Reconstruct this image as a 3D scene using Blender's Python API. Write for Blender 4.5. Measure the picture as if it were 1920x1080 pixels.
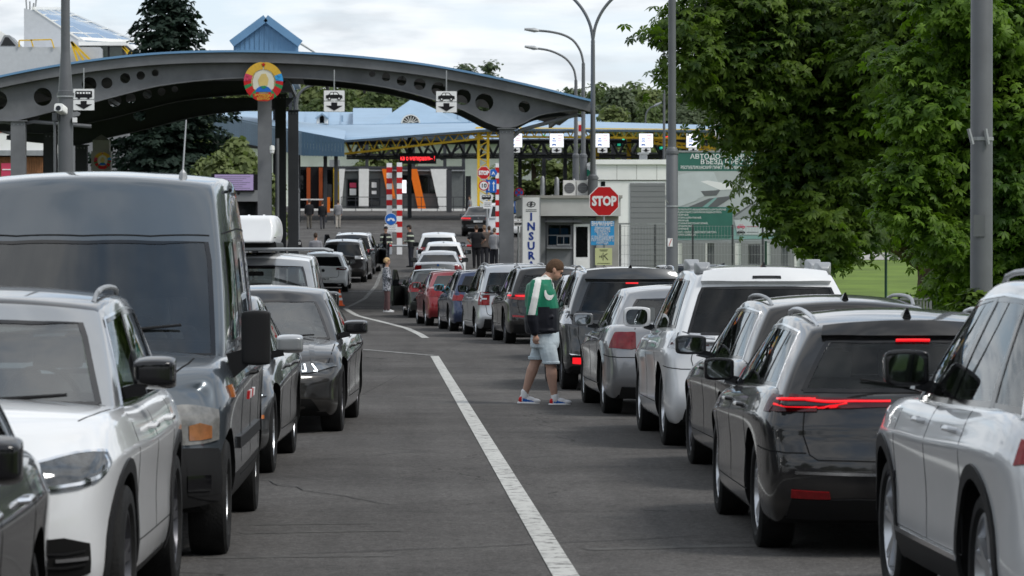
import bpy, bmesh, math, random
import numpy as np
from mathutils import Vector, Matrix, Euler
from mathutils.bvhtree import BVHTree
R = math.radians
PI = math.pi
for o in list(bpy.data.objects):
    bpy.data.objects.remove(o)
scene = bpy.context.scene
C = scene.collection

# ---------------------------------------------------------------- camera
FPX = 6600.0
cd = bpy.data.cameras.new('camera')
cam = bpy.data.objects.new('camera', cd)
C.objects.link(cam)
scene.camera = cam
cd.sensor_width = 36.0
cd.lens = 36.0 * FPX / 1920.0
cd.clip_start = 0.5
cd.clip_end = 4000
cam.location = (0, 0, 1.75)
cam.rotation_euler = (R(90) - math.atan(57 / FPX), 0, -math.atan(255 / FPX))
cd.dof.use_dof = True
cd.dof.focus_distance = 43
cd.dof.aperture_fstop = 9.0

# ---------------------------------------------------------------- world
SUN_EL, SUN_AZ = 50.0, 122.0          # azimuth from +Y (ahead) towards +X (right)
w = bpy.data.worlds.new('World')
scene.world = w
w.use_nodes = True
nt = w.node_tree
nt.nodes.clear()
def N(t, **k):
    n = nt.nodes.new(t)
    for a, b in k.items():
        setattr(n, a, b)
    return n
out = N('ShaderNodeOutputWorld'); bg = N('ShaderNodeBackground')
sky = N('ShaderNodeTexSky', sky_type='NISHITA', sun_disc=False)
sky.sun_elevation = R(SUN_EL); sky.sun_rotation = R(SUN_AZ)
sky.air_density = 1.0; sky.dust_density = 1.0; sky.ozone_density = 1.2
tc = N('ShaderNodeTexCoord'); sep = N('ShaderNodeSeparateXYZ')
nt.links.new(tc.outputs['Generated'], sep.inputs[0])
def M_(op, a, b=None):
    m = N('ShaderNodeMath', operation=op)
    for i, v in enumerate((a, b)):
        if v is None: continue
        if isinstance(v, (int, float)): m.inputs[i].default_value = v
        else: nt.links.new(v, m.inputs[i])
    return m.outputs[0]
zz = M_('ADD', M_('MAXIMUM', sep.outputs[2], 0.0), 0.16)
cx = M_('DIVIDE', sep.outputs[0], zz); cy = M_('DIVIDE', sep.outputs[1], zz)
cmb = N('ShaderNodeCombineXYZ')
nt.links.new(cx, cmb.inputs[0]); nt.links.new(cy, cmb.inputs[1])
n1 = N('ShaderNodeTexNoise'); n1.inputs['Scale'].default_value = 2.0; n1.inputs['Detail'].default_value = 9
n1.inputs['Roughness'].default_value = 0.56; n1.inputs['Distortion'].default_value = 0.35
nt.links.new(cmb.outputs[0], n1.inputs['Vector'])
n2 = N('ShaderNodeTexNoise'); n2.inputs['Scale'].default_value = 5.5; n2.inputs['Detail'].default_value = 7
mp = N('ShaderNodeMapping'); mp.inputs['Location'].default_value = (3.1, 7.7, 1.0)
nt.links.new(cmb.outputs[0], mp.inputs[0]); nt.links.new(mp.outputs[0], n2.inputs['Vector'])
cov = N('ShaderNodeValToRGB'); cov.color_ramp.elements[0].position = 0.36; cov.color_ramp.elements[1].position = 0.52
nt.links.new(n1.outputs['Fac'], cov.inputs[0])
ccol = N('ShaderNodeValToRGB')
e = ccol.color_ramp.elements
e[0].position = 0.38; e[0].color = (3.6, 3.95, 4.4, 1)
e[1].position = 0.60; e[1].color = (8.2, 8.3, 8.4, 1)
el = ccol.color_ramp.elements.new(0.5); el.color = (6.9, 7.1, 7.4, 1)
nt.links.new(n2.outputs['Fac'], ccol.inputs[0])
# blue gaps between the clouds, paled by thin haze
gap = N('ShaderNodeMix', data_type='RGBA'); gap.inputs[0].default_value = 0.55
nt.links.new(sky.outputs[0], gap.inputs[6]); gap.inputs[7].default_value = (4.6, 6.2, 8.0, 1)
mx = N('ShaderNodeMix', data_type='RGBA')
nt.links.new(cov.outputs[0], mx.inputs[0]); nt.links.new(gap.outputs[2], mx.inputs[6]); nt.links.new(ccol.outputs[0], mx.inputs[7])
# pale haze low over the horizon
hf = N('ShaderNodeMapRange'); hf.inputs[1].default_value = .0; hf.inputs[2].default_value = .30; hf.inputs[3].default_value = .72; hf.inputs[4].default_value = 0
nt.links.new(sep.outputs[2], hf.inputs[0])
hz = N('ShaderNodeMix', data_type='RGBA'); nt.links.new(hf.outputs[0], hz.inputs[0]); nt.links.new(mx.outputs[2], hz.inputs[6]); hz.inputs[7].default_value = (6.3, 6.75, 7.1, 1)
nt.links.new(hz.outputs[2], bg.inputs[0])
bg.inputs[1].default_value = 0.1
nt.links.new(bg.outputs[0], out.inputs[0])

sd = bpy.data.lights.new('sun', 'SUN'); so = bpy.data.objects.new('sun', sd); C.objects.link(so)
sd.energy = 1.7; sd.angle = R(16); sd.color = (1.0, 0.965, 0.91)
sdir = Vector((math.sin(R(SUN_AZ)) * math.cos(R(SUN_EL)), math.cos(R(SUN_AZ)) * math.cos(R(SUN_EL)), math.sin(R(SUN_EL))))
so.rotation_euler = sdir.to_track_quat('Z', 'Y').to_euler()
so.location = sdir * 80

scene.render.engine = 'CYCLES'
scene.view_settings.view_transform = 'Standard'
scene.view_settings.look = 'None'
scene.view_settings.exposure = 0.5
scene.view_settings.gamma = 1
scene.view_settings.use_curve_mapping = False

# ---------------------------------------------------------------- ground height and placing helpers
def gz(Y):
    if Y < 98: return 0.0
    if Y < 126: return 0.034 * (Y - 98) ** 2 / 56.0
    if Y < 285: return 0.476 + 0.034 * (Y - 126)
    return 0.476 + 0.034 * 159
def gslope(Y):
    return (gz(Y + .5) - gz(Y - .5))
def X_(px, Y):                # sideways metres of a photo column at distance Y
    return (px - 705.0) * Y / FPX
def Z_(py, Y):                # height of a photo row at distance Y
    return 1.75 + (483.0 - py) * Y / FPX

# ---------------------------------------------------------------- materials
MATS = {}
def mat(name, col, rough=0.6, metal=0.0, var=0.12, vscale=3.0, bump=0.0, bscale=40.0, coat=0.0, coatr=0.04, emit=None, estr=0, ior=None, spec=None, trans=None, dust=0.0):
    if name in MATS: return MATS[name]
    m = bpy.data.materials.new(name); m.use_nodes = True
    t = m.node_tree; b = t.nodes['Principled BSDF']
    b.inputs['Base Color'].default_value = (*col, 1)
    b.inputs['Roughness'].default_value = rough
    b.inputs['Metallic'].default_value = metal
    if coat: b.inputs['Coat Weight'].default_value = coat; b.inputs['Coat Roughness'].default_value = coatr
    if ior: b.inputs['IOR'].default_value = ior
    if spec is None and rough >= .4 and metal == 0: spec = .18
    if spec is not None: b.inputs['Specular IOR Level'].default_value = spec
    if emit: b.inputs['Emission Color'].default_value = (*emit, 1); b.inputs['Emission Strength'].default_value = estr
    co = t.nodes.new('ShaderNodeTexCoord')
    if var > 0:
        n = t.nodes.new('ShaderNodeTexNoise'); n.inputs['Scale'].default_value = vscale; n.inputs['Detail'].default_value = 5
        n.inputs['Roughness'].default_value = 0.6
        t.links.new(co.outputs['Object'], n.inputs['Vector'])
        mr = t.nodes.new('ShaderNodeMapRange'); mr.inputs[1].default_value = 0.3; mr.inputs[2].default_value = 0.7
        mr.inputs[3].default_value = 1 - var; mr.inputs[4].default_value = 1 + var
        t.links.new(n.outputs['Fac'], mr.inputs[0])
        mm = t.nodes.new('ShaderNodeMix'); mm.data_type = 'RGBA'; mm.blend_type = 'MULTIPLY'; mm.inputs[0].default_value = 1
        mm.inputs[6].default_value = (*col, 1)
        t.links.new(mr.outputs[0], mm.inputs[7])
        last = mm.outputs[2]
        if dust:
            n3 = t.nodes.new('ShaderNodeTexNoise'); n3.inputs['Scale'].default_value = 6; n3.inputs['Detail'].default_value = 8
            t.links.new(co.outputs['Object'], n3.inputs['Vector'])
            sp = t.nodes.new('ShaderNodeSeparateXYZ'); t.links.new(co.outputs['Object'], sp.inputs[0])
            r1 = t.nodes.new('ShaderNodeMapRange'); r1.inputs[1].default_value = 0.75; r1.inputs[2].default_value = 0.15
            r1.inputs[3].default_value = 0.02; r1.inputs[4].default_value = dust; t.links.new(sp.outputs[2], r1.inputs[0])
            mu = t.nodes.new('ShaderNodeMath'); mu.operation = 'MULTIPLY'; mu.use_clamp = True
            t.links.new(r1.outputs[0], mu.inputs[0]); r2 = t.nodes.new('ShaderNodeMapRange'); r2.inputs[1].default_value = .35; r2.inputs[2].default_value = .65
            r2.inputs[3].default_value = .5; r2.inputs[4].default_value = 1.5
            t.links.new(n3.outputs['Fac'], r2.inputs[0]); t.links.new(r2.outputs[0], mu.inputs[1])
            dm = t.nodes.new('ShaderNodeMix'); dm.data_type = 'RGBA'; t.links.new(mu.outputs[0], dm.inputs[0])
            t.links.new(last, dm.inputs[6]); dm.inputs[7].default_value = (.17, .155, .135, 1)
            last = dm.outputs[2]
            rr = t.nodes.new('ShaderNodeMapRange'); rr.inputs[3].default_value = coatr; rr.inputs[4].default_value = 0.6
            t.links.new(mu.outputs[0], rr.inputs[0])
            t.links.new(rr.outputs[0], b.inputs['Coat Roughness'])
        t.links.new(last, b.inputs['Base Color'])
    if bump > 0:
        n = t.nodes.new('ShaderNodeTexNoise'); n.inputs['Scale'].default_value = bscale; n.inputs['Detail'].default_value = 4
        t.links.new(co.outputs['Object'], n.inputs['Vector'])
        bp = t.nodes.new('ShaderNodeBump'); bp.inputs['Strength'].default_value = bump; bp.inputs['Distance'].default_value = 0.01
        t.links.new(n.outputs['Fac'], bp.inputs['Height']); t.links.new(bp.outputs[0], b.inputs['Normal'])
    if trans:
        tr = t.nodes.new('ShaderNodeBsdfTranslucent'); tr.inputs[0].default_value = (*trans, 1)
        ms = t.nodes.new('ShaderNodeMixShader'); ms.inputs[0].default_value = 0.35
        t.links.new(b.outputs[0], ms.inputs[1]); t.links.new(tr.outputs[0], ms.inputs[2])
        t.links.new(ms.outputs[0], t.nodes['Material Output'].inputs[0])
    MATS[name] = m
    return m
def paint(name, col, metal=0.0, dust=0.12):
    return mat('paint_' + name, col, spec=(.15 if sum(col) < .3 else .5), rough=0.30, metal=metal, var=0.04, vscale=2, coat=1.0, coatr=0.035, dust=dust)

M = dict(
    glass=mat('dark_glass', (.006, .007, .008), .02, var=0, ior=1.42),
    glass2=mat('tinted_glass', (.003, .0035, .004), .02, var=0, ior=1.45),
    rubber=mat('tyre_rubber', (.013, .013, .013), .75, bump=.4, bscale=60, var=.3, vscale=8),
    plastic=mat('black_plastic', (.012, .012, .0125), .5, bump=.15, bscale=300),
    gloss=mat('gloss_black', (.005, .005, .006), .08, var=0),
    seam=mat('panel_gap', (.006, .006, .006), .9, var=0),
    chrome=mat('chrome', (.75, .76, .78), .12, 1.0, var=0),
    alloy=mat('alloy_silver', (.55, .56, .58), .3, .85, var=.1),
    alloyd=mat('alloy_dark', (.09, .09, .1), .35, .7, var=.1),
    well=mat('wheel_well', (.008, .008, .008), .95, var=0),
    red=mat('lamp_red', (.20, .007, .009), .10, var=.25, vscale=20),
    redt=mat('lamp_deep_red', (.13, .006, .009), .10, var=.25, vscale=14),
    redd=mat('lamp_dark_red', (.06, .004, .005), .08, var=.1),
    redl=mat('lamp_red_lit', (.4, .008, .008), .2, var=0, emit=(.85, .012, .02), estr=.75),
    clear=mat('lamp_clear', (.42, .43, .45), .18, .3, var=.35, vscale=35, coat=1),
    orange=mat('lamp_orange', (.5, .14, .02), .2, var=.1, coat=.8),
    amber=mat('dull_amber', (.26, .10, .035), .25, var=.3, vscale=20, coat=.6),
    lampv=mat('cloudy_headlamp', (.15, .148, .14), .2, var=.4, vscale=14, coat=.6),
    drl=mat('lamp_white_lit', (.9, .95, 1), .2, var=0, emit=(.9, .97, 1), estr=1.6),
    lens=mat('headlamp_lens', (.05, .055, .06), .06, .2, var=.5, vscale=25, coat=1),
    mirror=mat('mirror_glass', (.26, .28, .30), .03, 1.0, var=0),
    plate=mat('number_plate', (.72, .72, .70), .4, var=.04),
    ink=mat('plate_ink', (.02, .02, .025), .5, var=0),
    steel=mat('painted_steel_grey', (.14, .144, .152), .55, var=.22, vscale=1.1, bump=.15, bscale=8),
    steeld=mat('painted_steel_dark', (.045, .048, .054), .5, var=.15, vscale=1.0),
    pole=mat('lamp_pole_grey', (.105, .11, .118), .5, .1, var=.14, vscale=1.4, bump=.1, bscale=10),
    galv=mat('galvanised', (.32, .33, .34), .45, .5, var=.15, vscale=4),
    blue=mat('roof_blue', (.14, .27, .44), .5, var=.08, vscale=.6),
    bluel=mat('roof_blue_pale', (.27, .38, .50), .5, var=.08, vscale=.4),
    blued=mat('fascia_blue', (.085, .15, .22), .55, var=.08, vscale=.6),
    yellow=mat('truss_yellow', (.72, .46, .03), .5, var=.15, vscale=2),
    white=mat('white_paint', (.80, .80, .78), .5, var=.06, vscale=2),
    wallw=mat('white_render', (.78, .78, .76), .8, var=.1, vscale=.7, bump=.2, bscale=20),
    wallg=mat('grey_cladding', (.20, .205, .21), .55, var=.06, vscale=.8),
    walld=mat('dark_cladding', (.06, .062, .068), .5, var=.1, vscale=1),
    concrete=mat('concrete', (.33, .32, .30), .85, var=.14, vscale=2, bump=.4, bscale=30),
    signred=mat('sign_red', (.48, .018, .02), .4, var=.04),
    signblue=mat('sign_blue', (.02, .13, .48), .4, var=.04),
    signcyan=mat('sign_cyan', (.045, .30, .60), .4, var=.04),
    signwhite=mat('sign_white', (.78, .78, .78), .4, var=.03),
    signyel=mat('sign_pale_yellow', (.55, .58, .30), .5, var=.05),
    signgreen=mat('sign_green', (.045, .15, .12), .5, var=.06),
    black=mat('sign_black', (.012, .012, .014), .5, var=0),
    navy=mat('letter_navy', (.02, .05, .25), .5, var=0),
    orangep=mat('orange_panel', (.78, .17, .015), .5, var=.06),
    wood=mat('wood_cladding', (.28, .13, .06), .6, var=.25, vscale=3),
    gold=mat('emblem_gold', (.62, .38, .05), .5, var=.1),
    pink=mat('sign_pink', (.55, .06, .12), .5, var=.05),
    green=mat('emblem_green', (.03, .22, .08), .5, var=.1),
    screen=mat('screen_lit', (.8, .8, .82), .3, var=0, emit=(.86, .88, .95), estr=.75),
    ledred=mat('led_red', (.5, .02, .02), .4, var=0, emit=(1, .04, .05), estr=1.5),
    ledgreen=mat('led_green', (.02, .4, .3), .4, var=0, emit=(.05, .8, .5), estr=.8),
    purple=mat('purple_screen', (.2, .16, .28), .5, var=.05, emit=(.32, .25, .42), estr=.35),
)

# ---------------------------------------------------------------- mesh builder
class MB:
    def __init__(s): s.v = []; s.f = []; s.mi = []; s.cur = 0
    def add(s, vs, fs, mi=None):
        o = len(s.v); s.v += [tuple(p) for p in vs]
        s.f += [tuple(o + i for i in f) for f in fs]
        s.mi += [s.cur if mi is None else mi] * len(fs); return s
    def box(s, x0, x1, y0, y1, z0, z1, mi=None):
        return s.add([(x0, y0, z0), (x1, y0, z0), (x1, y1, z0), (x0, y1, z0), (x0, y0, z1), (x1, y0, z1), (x1, y1, z1), (x0, y1, z1)],
              [(0, 3, 2, 1), (4, 5, 6, 7), (0, 1, 5, 4), (1, 2, 6, 5), (2, 3, 7, 6), (3, 0, 4, 7)], mi)
    def bar(s, a, b, w, h=None, up=(0, 0, 1), mi=None):
        a = Vector(a); b = Vector(b); h = h or w
        d = (b - a).normalized(); u = Vector(up)
        if abs(d.dot(u)) > .98: u = Vector((0, 1, 0))
        r = d.cross(u).normalized(); u = r.cross(d)
        vs = []
        for p in (a, b):
            for i, j in ((-1, -1), (1, -1), (1, 1), (-1, 1)):
                vs.append(p + r * (i * w / 2) + u * (j * h / 2))
        return s.add(vs, [(3, 2, 1, 0), (4, 5, 6, 7), (0, 1, 5, 4), (1, 2, 6, 5), (2, 3, 7, 6), (3, 0, 4, 7)], mi)
    def tube(s, pts, rad, n=10, mi=None, caps=True):
        pts = [Vector(p) for p in pts]
        if not isinstance(rad, (list, tuple)): rad = [rad] * len(pts)
        vs = []; fs = []
        ref = Vector((0, 1, 0))
        for i, p in enumerate(pts):
            a = pts[max(i - 1, 0)]; b = pts[min(i + 1, len(pts) - 1)]
            d = (b - a).normalized()
            rf = ref if abs(d.dot(ref)) < .95 else Vector((1, 0, 0))
            r = d.cross(rf).normalized(); u = r.cross(d)
            for k in range(n):
                t = 2 * PI * k / n
                vs.append(p + (r * math.cos(t) + u * math.sin(t)) * rad[i])
        for i in range(len(pts) - 1):
            for k in range(n):
                k2 = (k + 1) % n
                fs.append((i * n + k, i * n + k2, (i + 1) * n + k2, (i + 1) * n + k))
        if caps:
            fs.append(tuple(range(n))[::-1]); fs.append(tuple((len(pts) - 1) * n + k for k in range(n)))
        return s.add(vs, fs, mi)
    def stube(s, pts, rad, n=10, k=5):
        P = [Vector(p) for p in pts]; out_ = []
        for i in range(len(P)-1):
            p0 = P[max(i-1, 0)]; p1 = P[i]; p2 = P[i+1]; p3 = P[min(i+2, len(P)-1)]
            for q in range(k):
                f = q/k; out_.append(.5*((2*p1)+(p2-p0)*f+(2*p0-5*p1+4*p2-p3)*f*f+(3*p1-p0-3*p2+p3)*f**3))
        out_.append(P[-1]); return s.tube(out_, rad, n)
    def lathe(s, prof, n=24, axis='z', c=(0, 0, 0), mi=None):      # prof [(r, h)]
        vs = []; fs = []
        for r, h in prof:
            for k in range(n):
                t = 2 * PI * k / n; a, b = r * math.cos(t), r * math.sin(t)
                p = (a, b, h) if axis == 'z' else ((h, a, b) if axis == 'x' else (b, h, a))
                vs.append((p[0] + c[0], p[1] + c[1], p[2] + c[2]))
        for i in range(len(prof) - 1):
            for k in range(n):
                k2 = (k + 1) % n
                fs.append((i * n + k, i * n + k2, (i + 1) * n + k2, (i + 1) * n + k))
        fs.append(tuple(range(n))[::-1]); fs.append(tuple((len(prof) - 1) * n + k for k in range(n)))
        return s.add(vs, fs, mi)
    def prism(s, poly, y0, y1, mi=None):     # poly in (x, z), extruded along y; y0 nearest the camera
        n = len(poly)
        ar = sum(poly[i][0] * poly[(i + 1) % n][1] - poly[(i + 1) % n][0] * poly[i][1] for i in range(n))
        if ar < 0: poly = poly[::-1]
        vs = [(x, y0, z) for x, z in poly] + [(x, y1, z) for x, z in poly]
        fs = [tuple(range(n)), tuple(range(2 * n - 1, n - 1, -1))]
        fs += [(i, i + n, (i + 1) % n + n, (i + 1) % n) for i in range(n)]
        return s.add(vs, fs, mi)
    def rprism(s, cx, cz, w, h, r, y0, y1, mi=None):      # rounded rectangle
        poly = []
        for (sx, sz, a0) in ((1, -1, -90), (1, 1, 0), (-1, 1, 90), (-1, -1, 180)):
            for k in range(4):
                a = R(a0 + 30 * k)
                poly.append((cx + sx * (w / 2 - r) + r * math.cos(a), cz + sz * (h / 2 - r) + r * math.sin(a)))
        return s.prism(poly, y0, y1, mi)
    def disc(s, cx, cz, r, y0, y1, n=24, mi=None):
        return s.prism([(cx + r * math.cos(2 * PI * k / n), cz + r * math.sin(2 * PI * k / n)) for k in range(n)], y0, y1, mi)
    def build(s, name, mats, parent=None, smooth=False, loc=None):
        me = bpy.data.meshes.new(name); me.from_pydata(s.v, [], s.f)
        if not isinstance(mats, (list, tuple)): mats = [mats]
        for m in mats: me.materials.append(m)
        if any(s.mi): me.polygons.foreach_set('material_index', s.mi)
        me.validate()
        if smooth:
            me.shade_smooth(); me.set_sharp_from_angle(angle=R(35))
        me.update()
        o = bpy.data.objects.new(name, me); C.objects.link(o)
        if parent: o.parent = parent
        if loc: o.location = loc
        return o
def tag(o, label=None, cat=None, group=None, kind=None):
    if label: o['label'] = label
    if cat: o['category'] = cat
    if group: o['group'] = group
    if kind: o['kind'] = kind
    return o
def seeglass(name, tint, ior=1.5):
    m = bpy.data.materials.new(name); m.use_nodes = True; t = m.node_tree; t.nodes.clear()
    o = t.nodes.new('ShaderNodeOutputMaterial'); g = t.nodes.new('ShaderNodeBsdfGlossy'); g.inputs['Roughness'].default_value = .01; g.inputs['Color'].default_value = (.95, .98, 1, 1)
    tr = t.nodes.new('ShaderNodeBsdfTransparent'); tr.inputs[0].default_value = (tint*.92, tint, tint*.98, 1)
    f = t.nodes.new('ShaderNodeFresnel'); f.inputs['IOR'].default_value = ior; mx_ = t.nodes.new('ShaderNodeMixShader')
    # faint film of dust and wiped streaks on the pane
    co = t.nodes.new('ShaderNodeTexCoord'); n = t.nodes.new('ShaderNodeTexNoise'); n.inputs['Scale'].default_value = 5; n.inputs['Detail'].default_value = 8
    t.links.new(co.outputs['Object'], n.inputs[0]); r = t.nodes.new('ShaderNodeMapRange'); r.inputs[1].default_value = .4; r.inputs[2].default_value = .8; r.inputs[3].default_value = .0; r.inputs[4].default_value = .02
    t.links.new(n.outputs['Fac'], r.inputs[0]); d = t.nodes.new('ShaderNodeBsdfDiffuse'); d.inputs[0].default_value = (.4, .4, .38, 1); m2 = t.nodes.new('ShaderNodeMixShader')
    t.links.new(f.outputs[0], mx_.inputs[0]); t.links.new(tr.outputs[0], mx_.inputs[1]); t.links.new(g.outputs[0], mx_.inputs[2])
    t.links.new(r.outputs[0], m2.inputs[0]); t.links.new(mx_.outputs[0], m2.inputs[1]); t.links.new(d.outputs[0], m2.inputs[2]); t.links.new(m2.outputs[0], o.inputs[0])
    return m
M['see'] = seeglass('clear_car_glass', .80, 1.42); M['seet'] = seeglass('privacy_glass', .22, 1.40); M['seef'] = seeglass('windscreen_glass', .72, 2.0)
M['seev'] = seeglass('van_windscreen_glass', .42, 1.72)
M['interior'] = mat('cabin_interior', (.018, .018, .02), .85, var=.2); M['seatm'] = mat('seat_cloth', (.10, .10, .105), .9, var=.2, vscale=8)
def thing(name, label, cat, loc=(0, 0, 0), rotz=0, group=None, pitch=0):
    o = bpy.data.objects.new(name, None); C.objects.link(o)
    o.empty_display_size = .2
    o.location = loc; o.rotation_euler = (pitch, 0, rotz)
    return tag(o, label, cat, group)
def copy_tree(o, parent=None):
    c = o.copy(); C.objects.link(c); c.parent = parent
    for ch in list(o.children): copy_tree(ch, c)
    return c
def bake(o):
    """apply the object's modifiers to its own mesh"""
    dg = bpy.context.evaluated_depsgraph_get()
    me = bpy.data.meshes.new_from_object(o.evaluated_get(dg))
    old = o.data; o.modifiers.clear(); o.data = me
    return o
def text_mesh(s, size, align='CENTER', weight=0.0, depth=0.004, width=None):
    cu = bpy.data.curves.new('lettering', 'FONT'); cu.body = s; cu.size = size; cu.align_x = align; cu.align_y = 'CENTER'
    cu.offset = weight; cu.extrude = depth; cu.resolution_u = 2; cu.space_line = .95
    o = bpy.data.objects.new('lettering', cu); C.objects.link(o)
    dg = bpy.context.evaluated_depsgraph_get(); dg.update()
    me = bpy.data.meshes.new_from_object(o.evaluated_get(dg))
    bpy.data.objects.remove(o); bpy.data.curves.remove(cu)
    if width and len(me.vertices):
        xs = [v.co.x for v in me.vertices]; k = width / (max(xs) - min(xs))
        for v in me.vertices: v.co.x *= k
    return me
def lettering(s, size, m, parent, loc, rot=(R(90), 0, 0), align='CENTER', weight=0.0, width=None, name='lettering', sx=1):
    me = text_mesh(s, size, align, weight, width=width); me.materials.append(m)
    o = bpy.data.objects.new(name, me); C.objects.link(o); o.parent = parent; o.location = loc; o.rotation_euler = rot; o.scale = (sx, 1, 1)
    return o

# ================================================================ cars
def interp(tab, x):
    if x <= tab[0][0]: return tab[0][1]
    for (a, b), (c, d) in zip(tab, tab[1:]):
        if x <= c: return b + (d - b) * (x - a) / (c - a)
    return tab[-1][1]
def sinterp(tab, x):            # smooth (cosine-free, Catmull-like through Hermite) interpolation
    n = len(tab)
    if x <= tab[0][0]: return tab[0][1]
    if x >= tab[-1][0]: return tab[-1][1]
    for i in range(n - 1):
        if x <= tab[i + 1][0]:
            x0, y0 = tab[i]; x1, y1 = tab[i + 1]; h = x1 - x0; t = (x - x0) / h
            m0 = (y1 - tab[i - 1][1]) / (x1 - tab[i - 1][0]) if i > 0 else (y1 - y0) / h
            m1 = (tab[i + 2][1] - y0) / (tab[i + 2][0] - x0) if i < n - 2 else (y1 - y0) / h
            return (2*t**3-3*t**2+1)*y0 + (t**3-2*t**2+t)*h*m0 + (-2*t**3+3*t**2)*y1 + (t**3-t**2)*h*m1
def boxgrid(ni, nj, nk, fn):
    idx = {}; vs = []; fs = []; ks = []
    def g(i, j, k):
        if (i, j, k) not in idx:
            idx[(i, j, k)] = len(vs); vs.append(fn(i, j, k))
        return idx[(i, j, k)]
    def q(a, b, c, d, kk): fs.append((g(*a), g(*b), g(*c), g(*d))); ks.append(kk)
    I, J, K = ni - 1, nj - 1, nk - 1
    for i in range(I):
        for j in range(J):
            q((i, j, K), (i, j+1, K), (i+1, j+1, K), (i+1, j, K), K)
            q((i, j, 0), (i+1, j, 0), (i+1, j+1, 0), (i, j+1, 0), -1)
    for i in range(I):
        for k in range(K):
            q((i, 0, k), (i, 0, k+1), (i+1, 0, k+1), (i+1, 0, k), k)
            q((i, J, k), (i+1, J, k), (i+1, J, k+1), (i, J, k+1), k)
    for j in range(J):
        for k in range(K):
            q((0, j, k), (0, j+1, k), (0, j+1, k+1), (0, j, k+1), k)
            q((I, j, k), (I, j, k+1), (I, j+1, k+1), (I, j+1, k), k)
    return vs, fs, ks
def subsurfed(name, vs, fs, mi, mats, lv=2):
    me = bpy.data.meshes.new(name); me.from_pydata(vs, [], fs)
    for m in mats: me.materials.append(m)
    me.polygons.foreach_set('material_index', mi)
    o = bpy.data.objects.new(name, me); C.objects.link(o)
    s = o.modifiers.new('s', 'SUBSURF'); s.levels = lv; s.render_levels = lv
    bake(o); o.data.shade_smooth(); return o
class SmoothBVH:
    """BVH whose hits carry the smooth (vertex) normal"""
    def __init__(s, v, f, vn): s.t = BVHTree.FromPolygons(v, f); s.v = v; s.f = f; s.n = vn
    def _sm(s, h):
        if h[0] is None: return h
        acc = Vector((0, 0, 0))
        for i in s.f[h[2]]: acc += s.n[i] / ((s.v[i] - h[0]).length + 1e-4)
        return (h[0], acc.normalized(), h[2], h[3])
    def find_nearest(s, p): return s._sm(s.t.find_nearest(p))
    def ray_cast(s, o, d): return s._sm(s.t.ray_cast(o, d))
def bvh_of(*objs):
    v = []; f = []; vn = []
    for o in objs:
        b = len(v); v += [p.co.copy() for p in o.data.vertices]; vn += [p.normal.copy() for p in o.data.vertices]
        f += [tuple(b + i for i in p.vertices) for p in o.data.polygons]
    return SmoothBVH(v, f, vn)

LF = [0, .07, .20, .36, .52, .68, .79, .825, .94, 1.0]
WL = [.925, .962, .988, .984, .984, .997, 1.004, .985, .955, .905]
VC = [-1, -.95, -.78, -.4, 0, .4, .78, .95, 1]
KF = [0, .12, .5, .86, 1.0]
UC = [0, .04, .25, .5, .75, .96, 1]

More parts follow.
